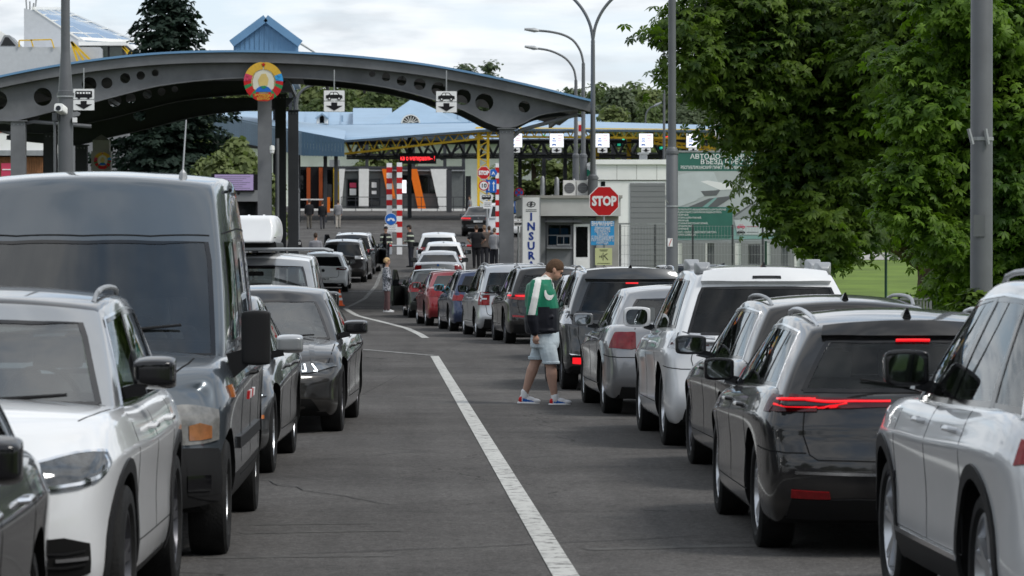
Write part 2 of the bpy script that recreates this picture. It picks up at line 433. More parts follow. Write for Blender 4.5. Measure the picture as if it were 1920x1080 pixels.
class Car:
    def __init__(s, name, label, cat, loc, head, sp, pm, clad=0, group=None, far=False, lamp=None, pitch=0, tint=False, belt_chrome=False, see=False, hi=False):
        s.sp = sp; s.pm = pm; s.far = far; s.see = see
        s.root = thing(name, label, cat, loc, head, group, pitch)
        L, W, H = sp['L'], sp['W'], sp['H']; ro = sp['ro']; gc = sp.get('gc', .2)
        s.L, s.W, s.H, s.ro = L, W, H, ro; s.hw = W / 2
        belt = sp['belt']; s.belt = belt
        # ---- lower body
        ts = sorted(set([0, .07, .3, .75] + [L*.32, L*.45, L*.58] + [L-.95, L-.45, L-.12, L] + sp.get('tx', [])))
        rear = sp.get('rear', [(0, .06), (.2, 0), (.45, -.0), (.6, .05), (1, .10)])      # (level, inset)
        front = sp.get('front', [(0, .10), (.2, .02), (.4, 0), (.7, .06), (1, .28)])
        rc, fc = sp.get('rc', .13), sp.get('fc', .24)
        plan = [(0, .90), (.10, .955), (.45, .99), (.9, 1.0), (L-1.3, 1.0), (L-.6, .975), (L-.2, .925), (L, .86)]
        crown = sp.get('crown', .05)
        ni = len(ts)
        def fn(i, j, k):
            t = ts[i]; v = VC[j]; l = LF[k]
            zt = sinterp(belt, t)
            lo = gc + (.05 if i in (0, ni-1) else 0)
            z = lo + (zt - lo) * l
            if k == len(LF) - 1: z += crown * (1 - v * v)
            wdt = s.hw * 1.012 * WL[k] * interp(plan, t)
            y = t
            er = max(0, 1 - t / .5); ef = max(0, 1 - (L - t) / .7)
            y += er * (interp(rear, l) + rc * abs(v) ** 2.6)
            y -= ef * (interp(front, l) + fc * abs(v) ** 2.4)
            return (v * wdt, y - ro, z)
        vs, fs, ks = boxgrid(ni, len(VC), len(LF), fn)
        tubm = [pm, M['plastic'], M['well']]
        mi = [2 if k == -1 else (1 if k < clad else 0) for k in ks]
        s.tub = subsurfed('body', vs, fs, mi, tubm, 3 if hi else 2)
        # ---- cabin
        rb, rt, ft, fb = sp['cab']; Wb, Wr = sp['Wb'], sp['Wr']
        dr, df = sp.get('dr', .05), sp.get('df', .06)
        rcv, fcv = sp.get('ccr', .09), sp.get('ccf', .17)
        bul = sp.get('bul', 1.25)
        def cp(u, v, l):
            bt = min(l, 1.0)
            y0 = rb + (rt - rb) * bt ** sp.get('rexp', 1.0); y1 = fb + (ft - fb) * bt
            t = y0 + (y1 - y0) * u
            zb = sinterp(belt, min(max(t, .1), L)) - .07
            zb = min(zb, sinterp(belt, fb - .15) - .02) if u > .9 else zb
            du = (u - .48)
            zt = H - (dr * (du / .48) ** 2 if du < 0 else df * (du / .52) ** 2)
            ze = zt - .055
            z = zb + (ze - zb) * l
            if l >= 1: z = ze + .055 * (1 - abs(v) ** 2.2)
            ww = Wb + (Wr - Wb) * l ** bul
            ww *= interp([(0, sp.get('rtap', .94)), (.25, 1), (.75, 1), (1, .955)], u)
            t += rcv * abs(v) ** 2.4 * max(0, 1 - u * 5) - fcv * abs(v) ** 2.2 * max(0, 1 - (1 - u) * 5)
            return (v * ww, t - ro, z)
        s.cp = cp
        vs, fs, ks = boxgrid(len(UC), len(VC), len(KF), lambda i, j, k: cp(UC[i], VC[j], KF[k]))
        rm = sp.get('roofm', pm)
        two = rm is not pm
        s.cab = subsurfed('roof', vs, fs, [1 if (two and k == len(KF)-1) else 0 for k in ks], [sp.get('cabm', pm), rm] if two else [pm], 2)
        s.cab.parent = s.root
        s.bt = bvh_of(s.tub); s.bc = bvh_of(s.cab); s.ba = bvh_of(s.tub, s.cab)
        if see:
            for p in s.tub.data.polygons:
                if p.normal.z > .55 and abs(p.center.x) < Wb * .93 and rb + .06 < p.center.y + ro < fb - .10 - fcv * (abs(p.center.x) / Wb) ** 2:
                    p.material_index = 2
        # ---- wheel wells
        wr = sp['wr']; s.wr = wr
        cm = MB()
        for y in (0, sp['wb']):
            for sx in (-1, 1):
                b = MB().lathe([(wr + .055, 0), (wr + .055, .36)], 28, 'x')
                x0 = -s.hw - .1 if sx < 0 else s.hw - .26
                cm.add([(p[0] + x0, p[1] + y, p[2] + wr + .005) for p in b.v], b.f)
        cut = cm.build('cut', M['well'])
        bm = s.tub.modifiers.new('b', 'BOOLEAN'); bm.object = cut; bm.operation = 'DIFFERENCE'; bm.solver = 'EXACT'
        try: bm.material_mode = 'TRANSFER'
        except Exception: pass
        bake(s.tub); bpy.data.objects.remove(cut)
        s.tub.data.shade_smooth(); s.tub.data.set_sharp_from_angle(angle=R(40))
        s.tub.parent = s.root
        s.glasshouse(tint, belt_chrome)
        s.wheels()
        if sp.get('arch'): s.arches(sp['arch'])
    # -- point finders ------------------------------------------------
    def ray(s, o, d, b=None):
        h = (b or s.ba).ray_cast(Vector(o), Vector(d))
        if h[0] is None:
            h = (b or s.ba).find_nearest(Vector(o) + Vector(d) * 1.0)
        return h[0]
    def Rp(s, x, z): return s.ray((x, -s.ro - 1, z), (0, 1, 0))
    def Fp(s, x, z): return s.ray((x, s.L - s.ro + 1, z), (0, -1, 0))
    def Sp(s, y, z): return s.ray((-3, y, z), (1, 0, 0))
    def Dp(s, a, z):       # rear corner, seen from angle a (0 = side, 90 = rear)
        c = Vector((-s.hw + .42, -s.ro + .42, z)); d = Vector((math.cos(R(a)), math.sin(R(a)), 0))
        return s.ray(c - d * 2, d)
    def Ep(s, a, z):       # front corner
        c = Vector((-s.hw + .48, s.L - s.ro - .55, z)); d = Vector((math.cos(R(a)), -math.sin(R(a)), 0))
        return s.ray(c - d * 2, d)
    def Tp(s, x, y): return s.ray((x, y, 4), (0, 0, -1))
    def pts(s, lst, flip=1):
        r = []
        for p in lst:
            if isinstance(p, Vector): q = p.copy()
            else:
                q = {'r': s.Rp, 'f': s.Fp, 's': s.Sp, 't': s.Tp, 'd': s.Dp, 'e': s.Ep}[p[0]](p[1], p[2])
            r.append(Vector((q.x * flip, q.y, q.z)))
        return r
    def strip(s, name, A, B, m, off=.004, n=8, k=3, sym=True, b=None, parent=None, flip=1, smooth=False):
        A = s.pts(A); B = s.pts(B); b = b or s.ba
        def samp(P, t):
            f = t * (len(P) - 1); i = min(int(f), len(P) - 2); f -= i
            if smooth and len(P) > 2:
                p0 = P[max(i-1, 0)]; p1 = P[i]; p2 = P[i+1]; p3 = P[min(i+2, len(P)-1)]
                return .5 * ((2*p1) + (p2-p0)*f + (2*p0-5*p1+4*p2-p3)*f*f + (3*p1-p0-3*p2+p3)*f**3)
            return P[i].lerp(P[i + 1], f)
        outs = []
        n = max(n, len(A) - 1)
        for sg in ((1, -1) if sym else (flip,)):
            vs = []; base = []
            for i in range(n + 1):
                a = samp(A, i / n); c = samp(B, i / n)
                for j in range(k + 1):
                    p = a.lerp(c, j / k)
                    q, nr, _, _ = b.find_nearest(p)
                    if nr.dot(q - Vector((0, s.L/2 - s.ro, .7))) < -.3: nr = -nr
                    o = q + nr * off; ib = q - nr * .006
                    vs.append((o.x * sg, o.y, o.z)); base.append((ib.x * sg, ib.y, ib.z))
            fs = []
            for i in range(n):
                for j in range(k):
                    w_ = k + 1
                    fs.append((i*w_+j, (i+1)*w_+j, (i+1)*w_+j+1, i*w_+j+1))
            # border skirt
            ring = [i*(k+1) for i in range(n+1)] + [n*(k+1)+j for j in range(1, k+1)] + [i*(k+1)+k for i in range(n-1, -1, -1)] + [j for j in range(k-1, 0, -1)]
            nb = len(vs); vs += [base[r] for r in ring]
            for q in range(len(ring)):
                q2 = (q + 1) % len(ring)
                fs.append((ring[q], ring[q2], nb + q2, nb + q))
            # orientation
            mid = (n // 2) * (k + 1)
            p0, p1, p2 = (Vector(vs[i]) for i in fs[(n//2)*k][:3])
            nn = (p1 - p0).cross(p2 - p1)
            if nn.dot(Vector(vs[fs[(n//2)*k][0]]) - Vector(base[fs[(n//2)*k][0]])) < 0:
                fs = [f[::-1] for f in fs]
            mb = MB().add(vs, fs)
            o = mb.build(name, m, parent or s.root, smooth=True)
            outs.append(o)
        return outs
    def line(s, name, P, m, w=.006, off=.0015, n=None, sym=True, b=None, parent=None, perp=None, flip=1, smooth=False):
        """a narrow ribbon on the body surface"""
        P = s.pts(P); A = []; B = []
        for i, p in enumerate(P):
            d = (P[min(i+1, len(P)-1)] - P[max(i-1, 0)]).normalized()
            nr = (b or s.ba).find_nearest(p)[1]
            sd_ = d.cross(nr).normalized() * (w / 2)
            A.append(p + sd_); B.append(p - sd_)
        return s.strip(name, A, B, m, off, n or max(8, 3*len(P)), 1, sym, b, parent, flip=flip, smooth=smooth)
    # -- windows --------------------------------------------------------
    def glasshouse(s, tint, chrome):
        sp = s.sp; cp = s.cp
        V = lambda u, v, l: Vector(cp(u, v, l))
        if s.see: return s.open_glass(tint, chrome)
        g = M['glass']
        # side glass: list of (u0b,u1b,u0t,u1t) rear to front
        l0, l1 = sp.get('wl', (.17, .86))
        win = sp.get('win', [(.10, .30, .13, .31), (.325, .60, .33, .60), (.63, .90, .63, .93)])
        a, b = win[0], win[-1]
        if not s.far and chrome:
            s.strip('window_trim', [V(a[0]-.012, -1, l0-.05), V(b[1]+.02, -1, l0-.05)], [V(a[2]-.012, -1, l1+.04), V(b[3]+.012, -1, l1+.04)], M['chrome'], .002, 14, 3, b=s.bc)
        s.strip('window_surround', [V(a[0]-.006, -1, l0-.025), V(b[1]+.012, -1, l0-.025)], [V(a[2]-.006, -1, l1+.02), V(b[3]+.006, -1, l1+.02)], M['gloss'], .0035, 14, 3, b=s.bc)
        for i, q in enumerate(win):
            s.strip('side_window', [V(q[0], -1, l0), V(q[1], -1, l0)], [V(q[2], -1, l1), V(q[3], -1, l1)],
                    M['glass2'] if (tint and i < len(win)-1) else g, .006, 8, 4, b=s.bc)
        if sp.get('rg', True):
            zr = sp.get('rgl', (.2, .84)); vw = sp.get('rgw', (.86, .80))
            if isinstance(zr[0], float):
                vv = [-1, -.6, 0, .6, 1]
                s.strip('rear_window_seal', [V(0, vw[0]*1.035*v, zr[0]-.03) for v in vv], [V(0, vw[1]*1.035*v, zr[1]+.025) for v in vv], M['gloss'], .003, 12, 4, sym=False, b=s.bc)
                s.strip('rear_window', [V(0, vw[0]*v, zr[0]) for v in vv], [V(0, vw[1]*v, zr[1]) for v in vv], M['glass2'] if tint else g, .006, 12, 5, sym=False, b=s.bc)
        zr = sp.get('fgl', (.14, .86)); vw = sp.get('fgw', (.90, .86)); vv = [-1, -.6, 0, .6, 1]
        s.strip('windshield_seal', [V(1, vw[0]*1.03*v, zr[0]-.03) for v in vv], [V(1, vw[1]*1.03*v, zr[1]+.025) for v in vv], M['gloss'], .003, 14, 5, sym=False, b=s.bc)
        s.strip('windshield', [V(1, vw[0]*v, zr[0]) for v in vv], [V(1, vw[1]*v, zr[1]) for v in vv], M['glassf'], .006, 16, 8, sym=False, b=s.bc)
    def grid(s, A, B, n, k, b):
        Q = []
        for i in range(n + 1):
            f = i / n * (len(A) - 1); q = min(int(f), len(A) - 2); f -= q
            a = A[q].lerp(A[q+1], f); c = B[q].lerp(B[q+1], f)
            row = []
            for j in range(k + 1):
                p, nr, _, _ = b.find_nearest(a.lerp(c, j / k))
                row.append((p, nr))
            Q.append(row)
        return Q
    def open_glass(s, tint, chrome):
        """real window openings in the roof shell, clear panes, and the cabin behind them"""
        sp = s.sp; cp = s.cp; V = lambda u, v, l: Vector(cp(u, v, l))
        l0, l1 = sp.get('wl', (.17, .86))
        win = sp.get('win', [(.10, .30, .13, .31), (.325, .60, .33, .60), (.63, .90, .63, .93)])
        vv = [-1, -.6, 0, .6, 1]; W_ = []
        for i, q in enumerate(win):
            if q[4:] : continue
            W_.append(('side_window', [V(q[0], -1, l0), V(q[1], -1, l0)], [V(q[2], -1, l1), V(q[3], -1, l1)], True, M['seet'] if (tint and i < len(win)-1) else M['see'], 8, 4))
        if sp.get('rg', True):
            zr = sp.get('rgl', (.2, .84)); vw = sp.get('rgw', (.86, .80))
            W_.append(('rear_window', [V(0, vw[0]*v, zr[0]) for v in vv], [V(0, vw[1]*v, zr[1]) for v in vv], False, M['seet'] if tint else M['see'], 12, 5))
        zr = sp.get('fgl', (.14, .86)); vw = sp.get('fgw', (.90, .86))
        W_.append(('windshield', [V(1, vw[0]*v, zr[0]) for v in vv], [V(1, vw[1]*v, zr[1]) for v in vv], False, sp.get('wsm', M['seef']), 16, 8))
        cm = MB()
        for nm, A, B, sym, m, n, k in W_:
            Q = s.grid(A, B, n, k, s.bc)
            for sg in ((1, -1) if sym else (1,)):
                vs = []
                for off in (.04, -.055):
                    for row in Q:
                        for p, nr in row:
                            o = p + nr * off; vs.append((o.x * sg, o.y, o.z))
                w1 = k + 1; T = (n + 1) * w1; fs = []
                for i in range(n):
                    for j in range(k):
                        a = i*w1 + j; fs.append((a, a+w1, a+w1+1, a+1)); fs.append((T+a, T+a+1, T+a+w1+1, T+a+w1))
                ring = [i*w1 for i in range(n+1)] + [n*w1+j for j in range(1, w1)] + [i*w1+k for i in range(n-1, -1, -1)] + [j for j in range(k-1, 0, -1)]
                for q in range(len(ring)):
                    a, b_ = ring[q], ring[(q+1) % len(ring)]; fs.append((b_, a, T+a, T+b_))
                cm.add(vs, fs)
        cut = cm.build('cut', M['gloss'])
        bm = bmesh.new(); bm.from_mesh(cut.data); bmesh.ops.recalc_face_normals(bm, faces=bm.faces); bm.to_mesh(cut.data); bm.free()
        ns_ = len(s.cab.data.materials)
        for _ in range(ns_): s.cab.data.materials.append(M['interior'])
        so_ = s.cab.modifiers.new('t', 'SOLIDIFY'); so_.thickness = .028; so_.offset = -1; so_.material_offset = ns_; so_.use_even_offset = False
        b = s.cab.modifiers.new('b', 'BOOLEAN'); b.object = cut; b.operation = 'DIFFERENCE'; b.solver = 'EXACT'
        try: b.material_mode = 'TRANSFER'
        except Exception: pass
        cut.parent = s.root
        bake(s.cab); bpy.data.objects.remove(cut)
        s.cab.data.shade_smooth(); s.cab.data.set_sharp_from_angle(angle=R(40))
        for nm, A, B, sym, m, n, k in W_:
            o = s.strip(nm, A, B, m, .001, n, k, sym=sym, b=s.bc)
            for sg, w0 in zip((1, -1), o):
                loop = A + B[::-1] + [A[0]]
                s.line('window_seal', loop, M['gloss'], .030, .004, n=48, sym=False, b=s.bc, parent=w0, flip=sg)
        sw = win
        for a, c in zip(sw, sw[1:]):
            s.strip('door_pillar', [V(a[1], -1, l0-.02), V(c[0], -1, l0-.02)], [V(a[3], -1, l1+.01), V(c[2], -1, l1+.01)], M['gloss'], .005, 2, 5, b=s.bc)
        if chrome:
            a, b_ = win[0], win[-1]
            s.line('window_trim', [V(a[0]-.01, -1, l0-.04), V(.5, -1, l0-.04), V(b_[1]+.015, -1, l0-.04), V(b_[3]+.01, -1, l1+.03), V(.5, -1, l1+.03), V(a[2]-.01, -1, l1+.03), V(a[0]-.01, -1, l0-.04)], M['chrome'], .014, .007, n=60, b=s.bc)
        # seats, steering wheel, dash
        rb, rt, ft, fb = sp['cab']; ro = s.ro; zb = sinterp(s.belt, fb - 1.3); hh = min(s.H, 1.75)
        def seat(x, y, w_, nm='seat'):
            vs, fs, ks = boxgrid(4, 4, 4, lambda i, j, k: (x + [-1,-.85,.85,1][j]*w_/2*[1,1,.93,.75][k], y + [-.06,-.045,.05,.07][i] - .05*k, zb - .25 + [0,.1,.30,min(.42, hh - zb - .20)][k]))
            o = subsurfed(nm, vs, fs, [0]*len(fs), [M['seatm']], 1); o.parent = s.root
            vs, fs, ks = boxgrid(4, 4, 4, lambda i, j, k: (x + [-1,-.7,.7,1][j]*.125, y - .16 + [-.04,-.03,.03,.045][i], zb + min(.42, hh-zb-.20) - .22 + [0,.03,.13,.16][k]))
            h = subsurfed('headrest', vs, fs, [0]*len(fs), [M['seatm']], 1); h.parent = o
        for x in (-.36, .36): seat(x, fb - 1.40 - ro, .48)
        yr = min(fb - 2.30, fb - 2.30) - ro
        if yr > rb - ro + .35 and yr > rt - ro - .5:
            for x in (-.42, 0, .42): seat(x, yr, .42, 'rear_seat')
        MB().add(*(lambda P: (P[0], P[1]))((lambda n_: ([(-.36 + (.18 + .016*math.cos(2*PI*j/6))*math.cos(2*PI*i/n_), fb-.88-ro + .10*math.sin(2*PI*i/n_)*1.0 + .016*math.sin(2*PI*j/6), zb + .02 + (.16 + .012*math.cos(2*PI*j/6))*math.sin(2*PI*i/n_)) for i in range(n_) for j in range(6)], [(i*6+j, ((i+1)%n_)*6+j, ((i+1)%n_)*6+(j+1)%6, i*6+(j+1)%6) for i in range(n_) for j in range(6)]))(20))).build('steering_wheel', M['plastic'], s.root, smooth=True)
        MB().rprism(0, zb-.03, (sp['Wb']-.10)*2, .14, .05, fb-.72-ro, fb-.50-ro).build('dashboard', M['interior'], s.root)
        q = s.bc.find_nearest(Vector(cp(1, 0, .80)))[0]
        MB().rprism(0, q.z-.03, .20, .06, .02, q.y-.12, q.y-.09).build('rear_view_mirror', M['gloss'], s.root)
    # -- wheels ---------------------------------------------------------
    def wheels(s):
        sp = s.sp; r = s.wr; tw = sp.get('tw', .215)
        rr = r * sp.get('rimf', .70)
        for y in (0, sp['wb']):
            for sx in (-1, 1):
                xo = s.hw - sp.get('wo', .035)
                tm = MB()
                prof = [(rr, -tw*.40), (rr+.02, -tw*.5), (r-.03, -tw*.5), (r-.008, -tw*.43), (r, -tw*.3), (r, tw*.3), (r-.008, tw*.43), (r-.03, tw*.5), (rr+.02, tw*.5), (rr, tw*.40)]
                tm.lathe(prof, 36, 'x'); tm.f = tm.f[:-2]; tm.mi = tm.mi[:-2]
                if not s.far:            # tread grooves
                    for h in (-.055, -.018, .018, .055):
                        pass
                tyre = tm.build('tyre', M['rubber'], s.root, smooth=True, loc=(sx * (xo - tw/2), y, r))
                rm = MB(); d = tw * .36
                rimm = M['alloyd'] if sp.get('rim') == 'dark' else M['alloy']
                rm.lathe([(rr, -d), (rr, d+.012), (rr-.02, d+.014), (rr-.028, d-.01), (rr-.045, -.02), (rr-.05, -d)], 32, 'x', mi=0)
                rm.lathe([(rr-.05, -.03), (.02, -.03)], 20, 'x', mi=1)
                ns = sp.get('spokes', 5)
                for q in range(ns):
                    a = 2*PI*q/ns + .2
                    for da in ((-.10, .10) if sp.get('dbl', True) else (0,)):
                        a0 = a + da * .3; a1 = a + da * 1.5
                        rm.bar((d-.02, .045*math.cos(a0), .045*math.sin(a0)), (d-.004, (rr-.02)*math.cos(a1), (rr-.02)*math.sin(a1)), .034 if sp.get('dbl', True) else .055, .03, up=(1, 0, 0), mi=0)
                rm.lathe([(.07, d-.04), (.065, d+.002), (.03, d+.006)], 16, 'x', mi=0)
                rim = rm.build('rim', [rimm, M['well']], tyre, smooth=True)
                if sx < 0: rim.rotation_euler = (0, 0, PI)
    def arches(s, m):
        r = s.wr
        for y in (0, s.sp['wb']):
            A = []; B = []
            for k in range(15):
                a = R(-14 + 208 * k / 14)
                for lst, rad in ((A, r + .05), (B, r + .115)):
                    lst.append(('s', y + rad * math.cos(a), max(.2, r + .005 + rad * math.sin(a))))
            s.strip('arch_trim', A, B, m, .012, 20, 2, b=s.bt)
    # -- common parts -----------------------------------------------------
    def mirror(s, m=None, y=None, z=None, x=None, size=(.24, .16, .17), facing=True):
        sp = s.sp
        rb, rt, ft, fb = sp['cab']
        y = y if y is not None else fb - s.ro - .62
        z = z if z is not None else sinterp(s.belt, y + s.ro) + .10
        w_, d_, h_ = size
        for sx in (-1, 1):
            xi = (x or s.hw - .10)
            vs, fs, ks = boxgrid(4, 4, 4, lambda i, j, k: (
                sx * (xi + .02 + w_ * [0, .2, .85, 1][j]),
                y + d_ * ([-.5, -.42, .1, .5][i] - (.28 * [0, .1, .5, 1][j] if i > 1 else 0)),
                z + h_ * ([-.5, -.36, .36, .5][k] * [1, 1, .9, .72][i] * [.8, 1, 1, .82][j])))
            if sx < 0: fs = [f[::-1] for f in fs]
            o = subsurfed('mirror', vs, fs, [0]*len(fs), [m or s.pm], 2); o.parent = s.root
            MB().bar((sx*(xi-.06), y+.03, z-h_*.62), (sx*(xi+.08), y+.02, z-h_*.42), .09, .06).build('mirror_arm', M['gloss'], o)
            gm = MB().rprism(sx*(xi+.02+w_*.52), z, w_*.80, h_*.74, h_*.25, y-d_*.5-.006, y-d_*.40)
            g = gm.build('mirror_glass', M['mirror'], o)
    def handle(s, ys, z, m=None):
        for y in ys:
            for sx in (-1, 1):
                p = s.Sp(y, z)
                mb = MB().tube([(p.x+.01, p.y-.10, p.z), (p.x-.03, p.y-.085, p.z+.004), (p.x-.038, p.y, p.z+.005), (p.x-.03, p.y+.085, p.z+.002), (p.x+.01, p.y+.10, p.z)], [.012, .014, .015, .014, .012], 8)
                if sx > 0: mb.v = [(-v[0], v[1], v[2]) for v in mb.v]; mb.f = [f[::-1] for f in mb.f]
                mb.build('door_handle', m or s.pm, s.root, smooth=True)
    def doors(s, cuts, zb=.32, w=.009):
        """cuts: y of the shut lines at belt; drawn as gaps down to the sill"""
        for y in cuts:
            zt = sinterp(s.belt, y + s.ro)
            s.line('door_gap', [('s', y, zt - .01), ('s', y + .01, zt*.75+zb*.25), ('s', y+.0, (zt + zb)/2), ('s', y - .02, zb)], M['seam'], w)
        s.line('sill_gap', [('s', cuts[0]-.02 , zb), ('s', (cuts[0]+cuts[-1])/2, zb), ('s', cuts[-1]-.02, zb)], M['seam'], w*.8, n=14)
    def rails(s, m=None, u0=.12, u1=.86, hgt=.05):
        hgt = hgt * .72
        for sx in (-1, 1):
            P = []
            for i in range(9):
                u = u0 + (u1 - u0) * i / 8
                p = s.cp(u, -.9, 1); q = s.ray((p[0], p[1], 4), (0, 0, -1), s.bc)
                e_ = -.01 if i in (0, 8) else hgt * (1 if 1 < i < 7 else .8)
                P.append((-sx * abs(q.x) * -1 if False else sx * abs(q.x), q.y, q.z + e_))
            MB().tube(P, .014, 8).build('roof_rail', m or M['chrome'], s.root, smooth=True)
    def antenna(s, fin=True, u=.08, m=None):
        p = s.ray((0, s.cp(u, 0, 1)[1], 4), (0, 0, -1), s.bc)
        if fin:
            MB().add([(-.03, p.y-.02, p.z-.01), (.03, p.y-.02, p.z-.01), (.03, p.y+.15, p.z-.01), (-.03, p.y+.15, p.z-.01), (-.006, p.y-.03, p.z+.055), (.006, p.y-.03, p.z+.055), (0, p.y+.12, p.z+.012)],
                     [(0, 3, 2, 1), (0, 1, 5, 4), (1, 2, 6, 5), (2, 3, 6), (3, 0, 4, 6), (4, 5, 6)]).build('antenna_fin', m or M['gloss'], s.root)
        else:
            MB().tube([(0, p.y, p.z-.01), (0, p.y, p.z+.03), (0, p.y-.12, p.z+.34)], [.02, .006, .003], 6).build('antenna', M['plastic'], s.root)
    def plate(s, txt, z, rear=True, w=.52, h=.112, flag=False):
        y = s.Rp(0, z).y if rear else s.Fp(0, z).y
        d = -1 if rear else 1
        o = MB().rprism(0, z, w, h, .012, min(y + d*.022, y+d*.004), max(y + d*.022, y+d*.004)).build('number_plate', M['plate'], s.root)
        if txt and not s.far:
            lettering(txt, .095, M['ink'], o, (0, y + d*.024, z), (R(90), 0, 0 if rear else PI), weight=.003, width=w*.8)
    def badge(s, z, r=.045, rear=True, m=None, two=None):
        y = s.Rp(0, z).y if rear else s.Fp(0, z).y
        d = -1 if rear else 1
        o = MB().disc(0, z, r, min(y, y+d*.015), max(y, y+d*.015), 20).build('badge', m or M['chrome'], s.root)
        if two:
            MB().disc(0, z, r*.72, min(y+d*.01, y+d*.018), max(y+d*.01, y+d*.018), 18).build('badge_centre', two, o)
        return o
    def wiper_rear(s, l=.24, ln=.42):
        p = Vector(s.cp(0, .02, l)); b = s.bc.find_nearest(p)[0]; q = s.bc.find_nearest(Vector(s.cp(0, -.45, l+.10)))[0]
        MB().tube([b + Vector((0, -.02, 0)), q + Vector((0, -.02, 0))], [.012, .006], 6).build('wiper', M['plastic'], s.root)
    def wipers_front(s):
        for (v0, v1) in ((.55, -.1), (-.05, -.72)):
            a = s.bc.find_nearest(Vector(s.cp(1, v0, .16)))[0]; b = s.bc.find_nearest(Vector(s.cp(1, v1, .20)))[0]
            MB().tube([a + Vector((0, .025, .01)), b + Vector((0, .02, .02))], [.012, .008], 6).build('wiper', M['plastic'], s.root)
    def lamps(s, spec, side='r'):
        """spec: list of (name, A, B, mat)"""
        for nm, A, B, m in spec:
            s.strip(nm, A, B, m, .008, 10, 3)
    def grille(s, x, z0, z1, slats=5, m=None, n='grille', rear=False):
        q = 'r' if rear else 'f'
        o = s.strip(n, [(q, -x, z0), (q, -x/2, z0), (q, 0, z0), (q, x/2, z0), (q, x, z0)], [(q, -x*1.04, z1), (q, -x/2, z1), (q, 0, z1), (q, x/2, z1), (q, x*1.04, z1)], m or M['seam'], .004, 12, 3, sym=False)[0]
        for i in range(slats):
            z = z0 + (z1-z0)*(i+.5)/slats
            s.strip('grille_bar', [(q, -x, z-.006), (q, 0, z-.006), (q, x, z-.006)], [(q, -x, z+.006), (q, 0, z+.006), (q, x, z+.006)], M['gloss'], .014, 12, 1, sym=False, parent=o)
M['glassf'] = mat('windshield_glass', (.014, .017, .018), .02, var=0, ior=1.95)

